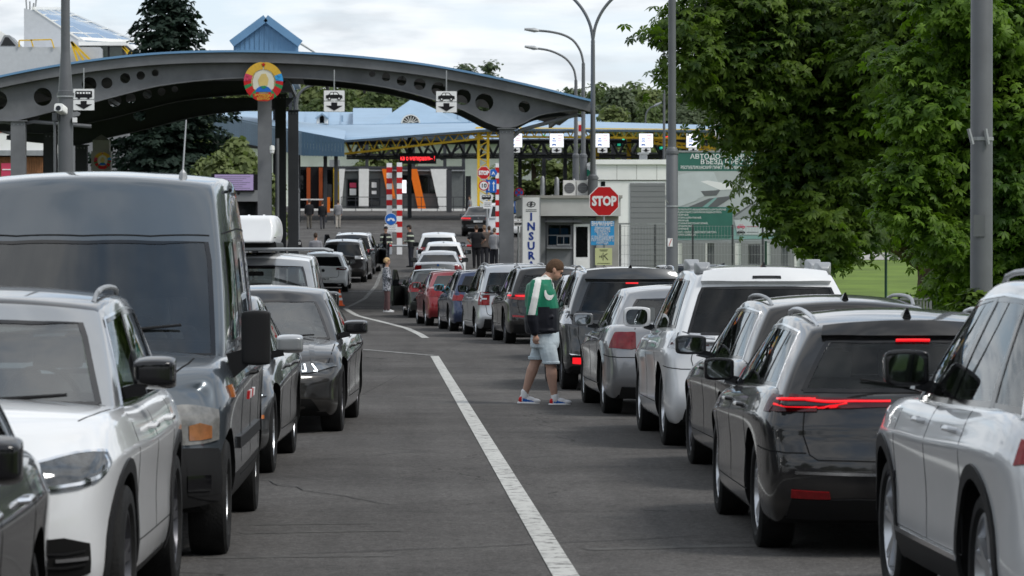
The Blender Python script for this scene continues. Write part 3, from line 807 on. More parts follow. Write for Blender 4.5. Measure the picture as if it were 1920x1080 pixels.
# ================================================================ the setting
def asphalt(name, base=.085, cracks=True, tint=(1, .955, .92)):
    m = bpy.data.materials.new(name); m.use_nodes = True; t = m.node_tree; b = t.nodes['Principled BSDF']
    L = t.links.new
    co = t.nodes.new('ShaderNodeTexCoord')
    def noise(sc, det=6, rough=.6, vec=None, dist=0):
        n = t.nodes.new('ShaderNodeTexNoise'); n.inputs['Scale'].default_value = sc; n.inputs['Detail'].default_value = det
        n.inputs['Roughness'].default_value = rough; n.inputs['Distortion'].default_value = dist
        L(vec or co.outputs['Object'], n.inputs['Vector']); return n.outputs['Fac']
    def mr(x, a, b_, c, d):
        r = t.nodes.new('ShaderNodeMapRange'); r.inputs[1].default_value = a; r.inputs[2].default_value = b_; r.inputs[3].default_value = c; r.inputs[4].default_value = d
        L(x, r.inputs[0]); return r.outputs[0]
    def mul(a, c, op='MULTIPLY'):
        q = t.nodes.new('ShaderNodeMath'); q.operation = op
        for i, v in enumerate((a, c)):
            if isinstance(v, (int, float)): q.inputs[i].default_value = v
            else: L(v, q.inputs[i])
        return q.outputs[0]
    big = mr(noise(.30, 5), .3, .7, .76, 1.24)
    mid = mr(noise(1.7, 6, .7), .3, .7, .88, 1.12)
    fine = mul(mr(noise(60, 3, .8), .3, .7, .6, 1.45), mr(noise(21, 4, .8), .3, .7, .62, 1.42))
    st = t.nodes.new('ShaderNodeMapping'); st.inputs['Scale'].default_value = (1.3, .06, 1); L(co.outputs['Object'], st.inputs[0])
    streak = mr(noise(1.6, 4, .6, st.outputs[0]), .35, .65, .90, 1.10)
    v = mul(mul(big, mid), mul(fine, streak))
    # pale stones and dark tar spots in the aggregate
    vo = t.nodes.new('ShaderNodeTexVoronoi'); vo.inputs['Scale'].default_value = 34; L(co.outputs['Object'], vo.inputs['Vector'])
    sp = mr(vo.outputs['Distance'], .0, .22, 2.1, 1.0)
    v = mul(v, sp)
    # oil drips and dark stains along the standing cars
    so1 = t.nodes.new('ShaderNodeTexVoronoi'); so1.inputs['Scale'].default_value = .9; so1.inputs['Randomness'].default_value = 1
    wq = t.nodes.new('ShaderNodeTexNoise'); wq.inputs['Scale'].default_value = 3.5; wq.inputs['Detail'].default_value = 5; L(co.outputs['Object'], wq.inputs['Vector'])
    aq = t.nodes.new('ShaderNodeVectorMath'); aq.operation = 'MULTIPLY_ADD'; aq.inputs[1].default_value = (.45, .45, 0); L(wq.outputs['Color'], aq.inputs[0]); L(co.outputs['Object'], aq.inputs[2])
    L(aq.outputs[0], so1.inputs['Vector']); v = mul(v, mr(so1.outputs['Distance'], .02, .16, .66, 1.0))
    if cracks:
        wp = t.nodes.new('ShaderNodeTexNoise'); wp.inputs['Scale'].default_value = 1.3; wp.inputs['Detail'].default_value = 8; L(co.outputs['Object'], wp.inputs['Vector'])
        ad = t.nodes.new('ShaderNodeVectorMath'); ad.operation = 'MULTIPLY_ADD'; ad.inputs[1].default_value = (1.1, 1.1, 0)
        L(wp.outputs['Color'], ad.inputs[0]); L(co.outputs['Object'], ad.inputs[2])
        mpp = t.nodes.new('ShaderNodeMapping'); mpp.inputs['Scale'].default_value = (.16, .20, 1); L(ad.outputs[0], mpp.inputs[0])
        ve = t.nodes.new('ShaderNodeTexVoronoi'); ve.feature = 'DISTANCE_TO_EDGE'; ve.inputs['Scale'].default_value = 1; L(mpp.outputs[0], ve.inputs['Vector'])
        cr = mr(ve.outputs['Distance'], .0008, .0035, .45, 1.0)
        gate = mr(noise(.35, 3), .46, .56, 0, 1)
        mxn = t.nodes.new('ShaderNodeMix'); mxn.inputs[2].default_value = 1.0
        L(gate, mxn.inputs[0]); L(cr, mxn.inputs[3]); v = mul(v, mxn.outputs[0])
        # broad repaired patches with a straight edge
        br = t.nodes.new('ShaderNodeTexBrick'); br.inputs['Scale'].default_value = 1; br.inputs['Mortar Size'].default_value = .012
        br.inputs['Brick Width'].default_value = 9.0; br.inputs['Row Height'].default_value = 14; br.inputs['Color1'].default_value = (1,1,1,1); br.inputs['Color2'].default_value = (.9,.9,.9,1); br.inputs['Mortar'].default_value = (.72,.72,.72,1)
        rot = t.nodes.new('ShaderNodeMapping'); rot.inputs['Rotation'].default_value = (0, 0, .07); rot.inputs['Location'].default_value=(3.3,4,0); L(co.outputs['Object'], rot.inputs[0]); L(rot.outputs[0], br.inputs['Vector'])
        sb = t.nodes.new('ShaderNodeSeparateColor'); L(br.outputs['Color'], sb.inputs[0]); v = mul(v, sb.outputs[0])
    cb = t.nodes.new('ShaderNodeVectorMath'); cb.operation = 'SCALE'; cb.inputs[0].default_value = tuple(base * k for k in tint)
    L(v, cb.inputs['Scale']); L(cb.outputs[0], b.inputs['Base Color'])
    b.inputs['Roughness'].default_value = .9; b.inputs['Specular IOR Level'].default_value = .08
    bp = t.nodes.new('ShaderNodeBump'); bp.inputs['Strength'].default_value = .6; bp.inputs['Distance'].default_value = .006
    L(fine, bp.inputs['Height']); L(bp.outputs[0], b.inputs['Normal'])
    return m
def grassmat():
    m = mat('grass_blades', (.10, .155, .020), .8, var=.3, vscale=.35, bump=.9, bscale=25)
    return m
ASPH = asphalt('asphalt_worn', .080); GRASS = grassmat()
def worn_white(name='road_paint', lo=.36, hi=.50, col=(.44, .44, .42)):
    m = bpy.data.materials.new(name); m.use_nodes = True; t = m.node_tree; b = t.nodes['Principled BSDF']
    co = t.nodes.new('ShaderNodeTexCoord'); n = t.nodes.new('ShaderNodeTexNoise'); n.inputs['Scale'].default_value = 9; n.inputs['Detail'].default_value = 8; n.inputs['Roughness'].default_value = .75
    t.links.new(co.outputs['Object'], n.inputs['Vector'])
    r = t.nodes.new('ShaderNodeValToRGB'); r.color_ramp.elements[0].position = lo; r.color_ramp.elements[0].color = (.075, .073, .070, 1)
    r.color_ramp.elements[1].position = hi; r.color_ramp.elements[1].color = (*col, 1)
    t.links.new(n.outputs['Fac'], r.inputs[0]); t.links.new(r.outputs[0], b.inputs['Base Color']); b.inputs['Roughness'].default_value = .8; b.inputs['Specular IOR Level'].default_value = .1
    return m
PAINT = worn_white(); PAINT2 = worn_white('road_paint_worn', .42, .66, (.33, .33, .32))
def sheet(name, xl, xr, ys, dz, m, kind='structure'):
    """strip of ground between xl(Y) and xr(Y)"""
    vs = []; fs = []
    for Y in ys:
        a, b = xl(Y), xr(Y)
        for k in range(5):
            vs.append((a + (b - a) * k / 4, Y, gz(Y) + dz))
    for i in range(len(ys) - 1):
        for k in range(4):
            fs.append((i*5+k, i*5+k+1, (i+1)*5+k+1, (i+1)*5+k))
    o = MB().add(vs, fs).build(name, m, smooth=False); o['kind'] = kind
    return o
YS = [-30, 0, 20, 40, 60, 80] + [96 + 3*i for i in range(11)] + [140 + 10*i for i in range(15)] + [283, 285, 287, 300, 400, 600, 1000, 2500]
sheet('ground', lambda Y: -900, lambda Y: 900, YS, 0, GRASS)
YR = [y for y in YS if y <= 300]
sheet('road', lambda Y: -16 if Y < 150 else -40, lambda Y: interp([(0, 7.6), (90, 7.6), (112, 8.4), (135, 9), (150, 12), (170, 24), (300, 60)], Y), YR, .012, ASPH)
def mark(name, pts, wid, m=PAINT, dz=.018):
    vs = []; fs = []
    P = []
    for a, b in zip(pts, pts[1:]):
        n = max(1, int(math.hypot(b[0]-a[0], b[1]-a[1]) / 2.5))
        for k in range(n): P.append((a[0]+(b[0]-a[0])*k/n, a[1]+(b[1]-a[1])*k/n))
    P.append(pts[-1])
    for i, p in enumerate(P):
        a = P[max(0, i-1)]; b = P[min(len(P)-1, i+1)]
        dx, dy = b[0]-a[0], b[1]-a[1]; l = math.hypot(dx, dy); nx, ny = -dy/l*wid/2, dx/l*wid/2
        vs += [(p[0]+nx, p[1]+ny, gz(p[1]+ny)+dz), (p[0]-nx, p[1]-ny, gz(p[1]-ny)+dz)]
    for i in range(len(P)-1): fs.append((2*i, 2*i+1, 2*i+3, 2*i+2))
    o = MB().add(vs, fs).build(name, m); o['kind'] = 'structure'; return o
mark('road_marking', [(1.035, 8), (1.03, 62)], .145)
TAR = mat('crack_sealant', (.018, .017, .017), .75, var=.3)
def crack(x0, y0, x1, y1, wd, seed):
    r_ = random.Random(seed); n = max(6, int(math.hypot(x1-x0, y1-y0)/.22)); P = []; ox = oy = 0
    for i in range(n+1):
        t = i/n; ox = ox*.8+r_.gauss(0, .045); oy = oy*.8+r_.gauss(0, .06); P.append((x0+(x1-x0)*t+ox, y0+(y1-y0)*t+oy))
    mark('road_crack', P, wd, TAR, .0165)
for i, a in enumerate(((-.4,20.6,2.0,21.9,.016),(2.0,21.9,3.0,21.2,.012),(-.6,36.9,2.2,37.3,.02),(-1.0,27.5,.2,24.8,.012),(.2,24.8,1.0,25.4,.01),(-1.3,15.0,-.2,17.5,.014),(-.2,17.5,.6,17.2,.012),(1.1,17.4,2.4,18.8,.014),(-.5,44,2.4,45.4,.025),(-.6,52,1.2,53.2,.03),(1.2,30.5,2.5,31.0,.014),(-.6,30,.4,31.6,.012),(-.3,68,1.9,70,.03),(-.9,80,.9,82,.035),(-2.5,92,1.0,95,.04))): crack(*a, 40+i)
SCUF = mat('pale_scuffed_asphalt', (.082, .079, .075), .9, var=.4, vscale=9)
for (x0, y0, x1, y1, w_) in ((-.85,22.2,.15,22.4,.10),(-.8,22.9,.0,23.0,.07),(-1.0,20.4,.1,20.5,.12),(1.25,20.9,2.4,21.15,.16),(-.9,18.9,.3,19.1,.10)): mark('road_patch', [(x0,y0),((x0+x1)/2,(y0+y1)/2+.02),(x1,y1)], w_, SCUF, .0145)
mark('road_marking', [(-.40, 67), (1.03, 62.3)], .22, PAINT2)
mark('road_marking', [(-.98, 112), (-.55, 104), (-.05, 98), (.38, 92), (.75, 86.5), (.98, 80), (1.07, 76)], .16)
mark('road_marking', [(-.98, 112.5), (-.4, 121), (.0, 132), (.3, 150)], .14, PAINT2)
mark('road_marking', [(-1.0, 112.5), (2.5, 112.5)], .25, PAINT2, .020)
mark('road_marking', [(-5, 127), (4, 127)], .4, PAINT2)
mark('road_marking', [(-5, 141), (3, 141)], .4, PAINT2)
mark('road_marking', [(-6, 210), (-1, 206), (.5, 203)], .3, PAINT2)
# kerbs on the right, with separate stones where they can be told apart
kb = MB().box(-.07, .07, 0, .98, 0, .13); kst = kb.build('kerb_stone', M['concrete'])
kroot = thing('kerb', 'row of concrete kerb stones edging the grass on the right of the queue', 'kerb', (7.68, 60, 0))
kst.parent = kroot
for i in range(1, 48):
    k = kst.copy(); C.objects.link(k); k.parent = kroot; k.location = (.004*math.sin(i*7), i, .004*math.cos(i*5))
# island kerb under the booths in the distance
isl = MB()
for x0, x1, y0, y1 in ((-6.2, 7.6, 267.5, 268.1), (10, 30, 262, 262.6)):
    isl.box(x0, x1, y0, y1, gz(268)-.05, gz(268)+.16)
tag(isl.build('kerb', M['white']), 'pale kerb along the foot of the inspection cabins', 'kerb')

# ---------------------------------------------------------------- canopy over the lanes
def holed(name, outer, holes, y0, y1, m, parent=None):
    """plate in the x-z plane with round holes"""
    cu = bpy.data.curves.new(name, 'CURVE'); cu.dimensions = '2D'; cu.fill_mode = 'BOTH'; cu.extrude = (y1-y0)/2
    def poly(pts):
        s = cu.splines.new('POLY'); s.points.add(len(pts)-1)
        for p, q in zip(s.points, pts): p.co = (q[0], q[1], 0, 1)
        s.use_cyclic_u = True
    poly(outer)
    for (x, z, r) in holes: poly([(x+r*math.cos(2*PI*k/20), z+r*math.sin(2*PI*k/20)) for k in range(20)])
    o = bpy.data.objects.new(name, cu); C.objects.link(o)
    dg = bpy.context.evaluated_depsgraph_get(); dg.update()
    me = bpy.data.meshes.new_from_object(o.evaluated_get(dg)); bpy.data.objects.remove(o)
    for v in me.vertices: v.co = (v.co.x, (y0+y1)/2 - v.co.z, v.co.y)
    me.materials.clear(); me.materials.append(m)
    o = bpy.data.objects.new(name, me); C.objects.link(o); o.parent = parent
    return o
YC = 108.0
can = thing('gate_canopy', 'long grey steel canopy with an arched blue edged roof spanning the lanes', 'canopy', (0, 0, 0))
top = [(-130, 184), (-60, 163), (0, 146), (100, 126), (200, 111), (300, 101), (400, 97), (500, 97), (600, 101), (700, 109), (800, 121), (900, 139), (1000, 161), (1106, 187)]
T = [(X_(a, YC), Z_(b, YC)) for a, b in top]
def dense(P, n=5):
    r = []
    for i in range(len(P)-1):
        for k in range(n):
            x = P[i][0] + (P[i+1][0]-P[i][0])*k/n; r.append((x, sinterp(P, x)))
    r.append(P[-1]); return r
TD = dense(T)
def band(P, d0, d1): return [(x, z-d0) for x, z in P] + [(x, z-d1) for x, z in P[::-1]]
f = MB().prism(band(TD, .07, .37), YC-.35, YC-.05); f.build('fascia_beam', M['steel'], can)
TL = [p for p in TD if p[0] < -2.9]; TR = [p for p in TD if p[0] > TL[-1][0]-1e-6]
for PP, ye in ((TL, 132.5), (TR, 126.0)):
    MB().prism(band(PP, 0, .066), YC-.45, ye).build('roof_sheet', M['blue'], can)
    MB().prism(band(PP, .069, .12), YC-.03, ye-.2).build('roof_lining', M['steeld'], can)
bl = [(-130, 215), (-60, 222), (20, 228), (55, 222), (110, 208), (165, 196), (230, 179), (300, 162), (400, 150), (500, 146), (600, 149), (700, 160), (760, 172), (820, 189), (870, 207), (930, 236), (968, 236), (1010, 216), (1060, 208), (1104, 205)]
B_ = [(X_(a, YC), Z_(b, YC)) for a, b in bl]
BD = dense(B_, 3)
hl = [(0,190,18),(84,183,17),(170,160,14),(203,157,10.5),(237,148,9.5),(266,143,8),(293,138,6.5),(698,139,6),(724,145,8),(753,152,9),(787,158,11),(822,167,13),(868,182,15),(908,192,17),(983,200,11),(-60,190,16)]
HL = [(X_(a, YC), Z_(b, YC), r*YC/FPX) for a, b, r in hl]
# keep holes inside the plate
outer = [(x, z-.38) for x, z in TD] + [(x, z) for x, z in BD[::-1] if True]
holed('arch_web', outer, HL, YC-.02, YC+.02, M['steel'], can)
fl = MB().prism(band([(x, z) for x, z in BD], -.02, .02), YC-.14, YC+.14); fl.build('arch_flange', M['steel'], can)
BL = [p for p in BD if p[0] < -3.0]; outl = [(x, z-.38) for x, z in TL] + BL[::-1]; HLL = [h for h in HL if h[0] < -4]
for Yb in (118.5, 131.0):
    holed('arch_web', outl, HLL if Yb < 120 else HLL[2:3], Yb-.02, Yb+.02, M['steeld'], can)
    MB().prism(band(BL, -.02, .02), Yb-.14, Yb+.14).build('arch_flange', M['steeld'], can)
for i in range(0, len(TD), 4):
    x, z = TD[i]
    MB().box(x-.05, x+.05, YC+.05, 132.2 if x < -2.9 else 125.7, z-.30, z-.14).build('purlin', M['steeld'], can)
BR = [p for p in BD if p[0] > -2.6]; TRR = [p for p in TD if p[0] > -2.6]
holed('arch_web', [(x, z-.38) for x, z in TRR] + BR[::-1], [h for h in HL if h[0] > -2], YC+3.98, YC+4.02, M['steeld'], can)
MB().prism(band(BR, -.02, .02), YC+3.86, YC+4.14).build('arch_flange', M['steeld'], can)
def column(x, Y, zt, w=.44, m='steel'):
    g = gz(Y)
    mb = MB()                                     # H section
    mb.box(x-w/2, x+w/2, Y-.22, Y-.19, g, zt).box(x-w/2, x+w/2, Y+.19, Y+.22, g, zt).box(x-.02, x+.02, Y-.19, Y+.19, g, zt)
    mb.box(x-w/2+.02, x-w/2+.05, Y-.19, Y+.19, g, zt).box(x+w/2-.05, x+w/2-.02, Y-.19, Y+.19, g, zt)
    mb.box(x-w/2-.06, x+w/2+.06, Y-.28, Y+.28, zt-.03, zt)
    mb.box(x-w/2-.1, x+w/2+.1, Y-.32, Y+.32, g, g+.03)
    mb.build('column', M[m], can)
    for dx in (-.12, 0, .12):
        MB().box(x+dx-.012, x+dx+.012, Y-.235, Y-.222, zt-.14, zt-.11).build('bolt', M['galv'], can)
zb = lambda x: sinterp(BD, x)
for Y in (108, 118.5, 131):
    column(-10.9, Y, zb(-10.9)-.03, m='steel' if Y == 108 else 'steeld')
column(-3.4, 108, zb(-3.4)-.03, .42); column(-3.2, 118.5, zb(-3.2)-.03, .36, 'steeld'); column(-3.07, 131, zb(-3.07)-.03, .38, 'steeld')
column(4.0, 108, zb(4.0)-.03, .44); pass
for x0, sg in ((4.2, 1), (-10.7, 1), (-11.1, -1)):
    MB().tube([(x0, YC+.1, zb(4.0)-.3 if sg > 0 and x0 > 0 else zb(-10.9)-.1), (x0+sg*.25, YC+.1, (zb(4.0) if x0 > 0 else zb(-10.9)+.02)-.08), (x0+sg*2.0, YC+.1, (zb(4.0)+.40 if x0 > 0 else zb(-10.9)-.2))], .06, 8).build('drain_pipe', M['steel'], can, smooth=True)
MB().tube([(-3.02, 108.1, gz(108)), (-3.02, 108.1, 5.4)], .055, 8).build('drain_pipe', M['pole'], can, smooth=True)

def emblem(loc, r, label, holder=None):
    t = thing('state_emblem', label, 'emblem', loc)
    k = r
    sc = lambda pts: [(x*k, z*k) for x, z in pts]
    MB().disc(0, 0, k*.98, .0, .05, 40).build('backing', M['signwhite'] if holder else M['gold'], t)
    MB().disc(0, .02*k, k*.80, -.012, 0, 36).build('sun_rays', mat('emblem_sun', (.60,.50,.26), .5, var=.08), t)
    rays = MB()
    for a in range(20, 161, 7):
        rays.bar((0, -.016, -.1*k), (k*.78*math.cos(R(a)), -.016, k*.78*math.sin(R(a))), .035*k, .01, up=(0,1,0))
    rays.build('ray', mat('emblem_cream', (.62,.52,.25), .5, var=.05), t)
    MB().prism(sc([(-.50,-.38),(-.55,.05),(-.38,.55),(0,.74),(.38,.55),(.55,.05),(.50,-.38),(0,-.5)]), -.028, -.018).build('country_outline', mat('emblem_pale', (.62,.60,.50), .5, var=.08), t)
    MB().prism(sc([(-.22,-.22),(-.28,.08),(-.10,.38),(.12,.40),(.26,.12),(.20,-.20)]), -.036, -.0285).build('land', mat('emblem_land', (.58,.44,.16), .5, var=.1), t)
    g = [(.40*math.cos(R(a)), -.52+.30*math.sin(R(a))) for a in range(0, 181, 15)]
    MB().prism(sc(g), -.046, -.030).build('globe', M['signblue'], t)
    MB().prism(sc([(-.17,-.25),(.0,-.38),(.2,-.27),(.06,-.22)]), -.052, -.047).build('globe_land', M['green'], t)
    for sx in (-1, 1):       # wheat wreath wrapped with ribbons
        for i, a in enumerate(range(-62, 84, 12)):
            a0, a1 = R(a-5.8), R(a+5.8); ri, ro_ = .62, 1.0
            pts = [(sx*ri*math.cos(a0), ri*math.sin(a0)), (sx*ro_*math.cos(a0-.06), ro_*math.sin(a0-.06)), (sx*ro_*math.cos(a1-.06), ro_*math.sin(a1-.06)), (sx*ri*math.cos(a1), ri*math.sin(a1))]
            m = [M['signred'], M['green'], M['signred'], M['signred'], M['green'], M['signred'], (M['pink'] if sx < 0 else M['signcyan']), (M['pink'] if sx < 0 else M['signcyan']), M['gold'], M['gold'], M['gold'], M['gold'], M['gold']][i]
            MB().prism(sc(pts), -.045, -.013).build('wreath_piece', m, t)
        fl_ = MB()
        for (a, rr) in ((8, .82), (22, .84), (14, .68)):
            fl_.disc(sx*rr*k*math.cos(R(a)), rr*k*math.sin(R(a)), .07*k, -.06, -.046, 7)
        fl_.build('flower', M['pink'] if sx < 0 else M['signcyan'], t)
    MB().prism(sc([(-.55,-.62),(.55,-.62),(.5,-.86),(.25,-.99),(-.25,-.99),(-.5,-.86)]), -.058, -.046).build('ribbon', M['signred'], t)
    if k > .4:
        lettering('РЭСПУБЛIКА', .16*k*1.1, M['gold'], t, (0, -.062, -.72*k), weight=.004, width=.9*k)
        lettering('БЕЛАРУСЬ', .16*k*1.1, M['gold'], t, (0, -.062, -.88*k), weight=.004, width=.66*k)
    st = [((.11 if q % 2 == 0 else .045)*math.sin(2*PI*q/10), .86+(.11 if q % 2 == 0 else .045)*math.cos(2*PI*q/10)) for q in range(10)]
    MB().prism(sc(st), -.06, -.0125).build('star', M['signred'], t)
    return t
emblem((X_(495, 107.4), 107.35, Z_(154, 107.4)), .60, 'large round state emblem with wheat wreath and red green ribbons on the canopy')

def carsil(mb, cx, cz, w, kind):
    if kind == 'bus':
        mb.rprism(cx, cz+.01, w, w*.40, w*.06, -.030, -.024, mi=0)
        for q in (-.36,-.18,0,.18,.34): mb.box(cx+q*w-.055*w, cx+q*w+.06*w, -.034, -.0305, cz+.04*w, cz+.15*w, mi=1)
        for q in (-.28,.28): mb.disc(cx+q*w, cz-.19*w, .085*w, -.035, -.0305, 14, mi=0)
    else:
        mb.prism([(cx+a*w, cz+b*w) for a, b in ((-.5,-.14),(.5,-.14),(.5,.02),(.44,.06),(.33,.08),(.16,.25),(-.22,.25),(-.34,.09),(-.5,.04))], -.030, -.024, mi=0)
        mb.prism([(cx+a*w, cz+b*w) for a, b in ((-.02,.09),(.26,.09),(.13,.21),(-.02,.21))], -.034, -.0305, mi=1)
        mb.prism([(cx+a*w, cz+b*w) for a, b in ((-.28,.09),(-.06,.09),(-.06,.21),(-.2,.21))], -.034, -.0305, mi=1)
        for q in (-.29,.29):
            mb.disc(cx+q*w, cz-.15*w, .11*w, -.036, -.0305, 14, mi=0); mb.disc(cx+q*w, cz-.15*w, .05*w, -.038, -.0365, 10, mi=1)
def lane_sign(px, pz, kind, label, Y=106.9):
    z = Z_(pz, Y); x = X_(px, Y)
    t = thing('lane_sign', label, 'sign', (x, Y, z), group='lane signs under the canopy')
    MB().rprism(0, .165, .62, .31, .03, -.02, 0).build('upper_plate', M['signwhite'], t)
    MB().rprism(0, -.165, .62, .31, .03, -.02, 0).build('lower_plate', M['signwhite'], t)
    s = MB(); carsil(s, 0, .15, .50, kind); s.build('vehicle_symbol', [M['black'], M['signwhite']], t)
    MB().prism([(-.09,-.04),(.09,-.04),(.09,-.14),(.25,-.14),(0,-.29),(-.25,-.14),(-.09,-.14)], -.030, -.022).build('arrow', M['black'], t)
    MB().tube([(0, .01, -.3), (0, .01, .95)], .02, 8).build('hanger', M['galv'], t)
    for sx in (-1,1): MB().box(sx*.31-.01, sx*.31+.01, -.004, .01, -.33, .33).build('bracket', M['galv'], t)
    return t
lane_sign(160, 188, 'bus', 'white hanging sign with a black bus above a down arrow, leftmost under the canopy', 106.0)
lane_sign(627, 190, 'car', 'white hanging sign with a black car and down arrow, between emblem and canopy middle')
lane_sign(837, 191, 'car', 'white hanging sign with a black car and down arrow, right one near the round holes')

# ---------------------------------------------------------------- lamp posts
def lamp_head(parent, p, d, name='lamp_head'):
    a = Vector(p); b = a + Vector(d)*.62
    MB().tube([a, a.lerp(b, .3), b], [.05, .10, .05], 8).build(name, M['galv'], parent, smooth=True)
def post(px, Y, r0, r1, zs, label, arms=(), lean=0, coll=None):
    x = X_(px, Y); g = gz(Y)
    t = thing('lamp_post', label, 'lamp post', (x, Y, g))
    MB().tube([(0, 0, 0), (0, 0, zs), (lean, 0, zs+.06)], [r0, r0*.97, r1*1.05], 18).build('lower_shaft', M['pole'], t, smooth=True)
    ztop = max([q[-1][1] for q in arms] + [zs+9]) if not arms else min(q[0][1] for q in arms)
    MB().tube([(lean, 0, zs+.05), (lean, 0, ztop)], [r1, r1*.72], 14).build('upper_shaft', M['pole'], t, smooth=True)
    MB().lathe([(r0*1.12, zs-.10), (r0*1.12, zs-.04)], 18).build('collar', M['pole'], t)
    for q in arms:
        P = [Vector((a, 0, b)) for a, b in q]
        MB().stube(P, .05, 8).build('arm', M['pole'], t, smooth=True)
        d = (P[-1]-P[-2]).normalized(); lamp_head(t, P[-1], d)
    return t
# near right
t = post(1846, 50, .162, .13, 6.0, 'thick grey pole in front of the right chestnut tree, nearest pole on the right')
MB().lathe([(.172, 3.42), (.172, 3.47)], 18).build('clamp', M['galv'], t)
for dx, a in ((-.20, .35), (.02, 0)): MB().tube([(dx-.06*a, -.20, 3.58), (dx+.04, -.19, 3.36)], .028, 8).build('cable_stub', M['galv'], t)
MB().box(-.14, .02, -.170, -.158, 2.05, 2.36).build('sticker', M['pole'], t)
# middle right
t = post(1261, 82, .143, .097, Z_(280, 82), 'tall grey pole in front of the billboard, stepped narrower halfway up')
MB().lathe([(.155, Z_(390, 85)-.02), (.155, Z_(390, 85)+.02)], 16).build('clamp', M['galv'], t)
MB().tube([(-.10,-.15,Z_(385,85)),(-.16,-.20,Z_(378,85)),(-.17,-.2,Z_(370,85))], .012, 6).build('cable_stub', M['galv'], t)
o = MB().box(-.115, .0, -.165, -.158, Z_(463,85), Z_(448,85)).build('sticker', M['signwhite'], t)
MB().prism([(-.09, Z_(461,85)), (-.08, Z_(462,85)), (-.02, Z_(450,85)), (-.03, Z_(449,85))], -.17, -.1655).build('sticker_print', M['signred'], o)
# double armed
Y = 113
zt = Z_(75, Y) - gz(Y); arc = lambda sx: [(sx*.02, zt-1.0), (sx*.05, zt-.1)] + [(sx*(.05+.95*math.sin(R(a))), zt-.1+1.5*(1-math.cos(R(a)))) for a in (20, 40, 55, 68)]
arc = lambda sx: [(0, zt), (sx*.08, zt+.45), (sx*.25, zt+.85), (sx*.5, zt+1.2), (sx*.85, zt+1.52), (sx*1.25, zt+1.72), (sx*1.7, zt+1.8)]
post(1112, Y, .165, .09, Z_(330, Y)-gz(Y), 'grey pole with two curved arms rising behind the red octagonal sign', [arc(1), arc(-1)])
Y = 150
zz_ = Z_(118, Y)-gz(Y)
post(1094, Y, .16, .10, Z_(290, Y)-gz(Y), 'lamp post whose single long arm curves left highest, behind the double armed pole', [[(0, zz_), (-.12, zz_+.5), (-.42, zz_+.95), (-.85, zz_+1.2), (-1.4, zz_+1.33), (-1.9, zz_+1.38)]])
Y = 162; zz_ = Z_(150, Y)-gz(Y)
post(1080, Y, .16, .10, Z_(290, Y)-gz(Y), 'lamp post with the lower single arm curving left, leftmost beside the double armed pole', [[(0, zz_), (-.1, zz_+.5), (-.42, zz_+.95), (-.85, zz_+1.22), (-1.3, zz_+1.38), (-1.75, zz_+1.45)]])
Y = 250; zz_ = Z_(225, Y)-gz(Y)
post(1211, Y, .12, .08, 4, 'short distant lamp post with a curled arm against the trees', [[(0, zz_), (.06, zz_+.5), (.3, zz_+.85), (.6, zz_+1.0)]])
post(1246, 175, .11, .07, Z_(300,175)-gz(175), 'thin distant pole just left of the tall stepped pole', [[(0, Z_(120,175)-gz(175)), (0, Z_(118,175)-gz(175)+.1), (.01, Z_(60,175)-gz(175))]])
Y = 140; zz_ = Z_(195, Y)-gz(Y)
post(557, Y, .11, .08, 3.5, 'lamp post with an arm curving right between the centre columns of the canopy', [[(0, zz_), (.08, zz_+.35), (.35, zz_+.62), (.8, zz_+.78), (1.2, zz_+.80)]])
# near left
Y = 75
t = post(126, Y, .165, .10, Z_(172, Y), 'big grey lamp pole on the left in front of the canopy, with camera boxes')
MB().lathe([(.155, Z_(178, Y)), (.10, Z_(100, Y))], 16).build('taper', M['pole'], t, smooth=True)
MB().lathe([(.185, Z_(184, Y)), (.185, Z_(181, Y))], 16).build('clamp', M['galv'], t)
MB().tube([(-.22,-.1,0),(-.22,-.1,Z_(222,Y))], .028, 8).build('conduit', M['pole'], t)
MB().box(-.27,-.17,-.16,-.02,Z_(228,Y),Z_(213,Y)).build('junction_box', M['pole'], t)
MB().box(.16,.25,-.16,-.04,Z_(231,Y),Z_(222,Y)).build('junction_box', M['signwhite'], t)
cm_ = thing('camera_housing', 'white surveillance camera facing the road on the big left pole', 'camera', (X_(121,Y), Y-.2, Z_(208,Y)))
MB().rprism(0, 0, .19, .17, .04, -.22, .12).build('camera_body', M['white'], cm_, smooth=True)
MB().disc(0, -.02, .055, -.235, -.221, 14).build('camera_lens', M['gloss'], cm_)
cm_.rotation_euler = (R(-12), 0, R(-15))
cm2 = thing('camera_housing', 'small round white camera on the canopy column pipe near the emblem post', 'camera', (X_(511,107.6), 107.5, Z_(283,107.6)))
MB().lathe([(.02,.16),(.07,.14),(.08,.02),(.05,0)],12).build('camera_body', M['white'], cm2, smooth=True)
MB().lathe([(.02,-.10),(.06,-.08),(.075,0),(.05,.005)],12).build('camera_dome', M['signwhite'], cm2, smooth=True)

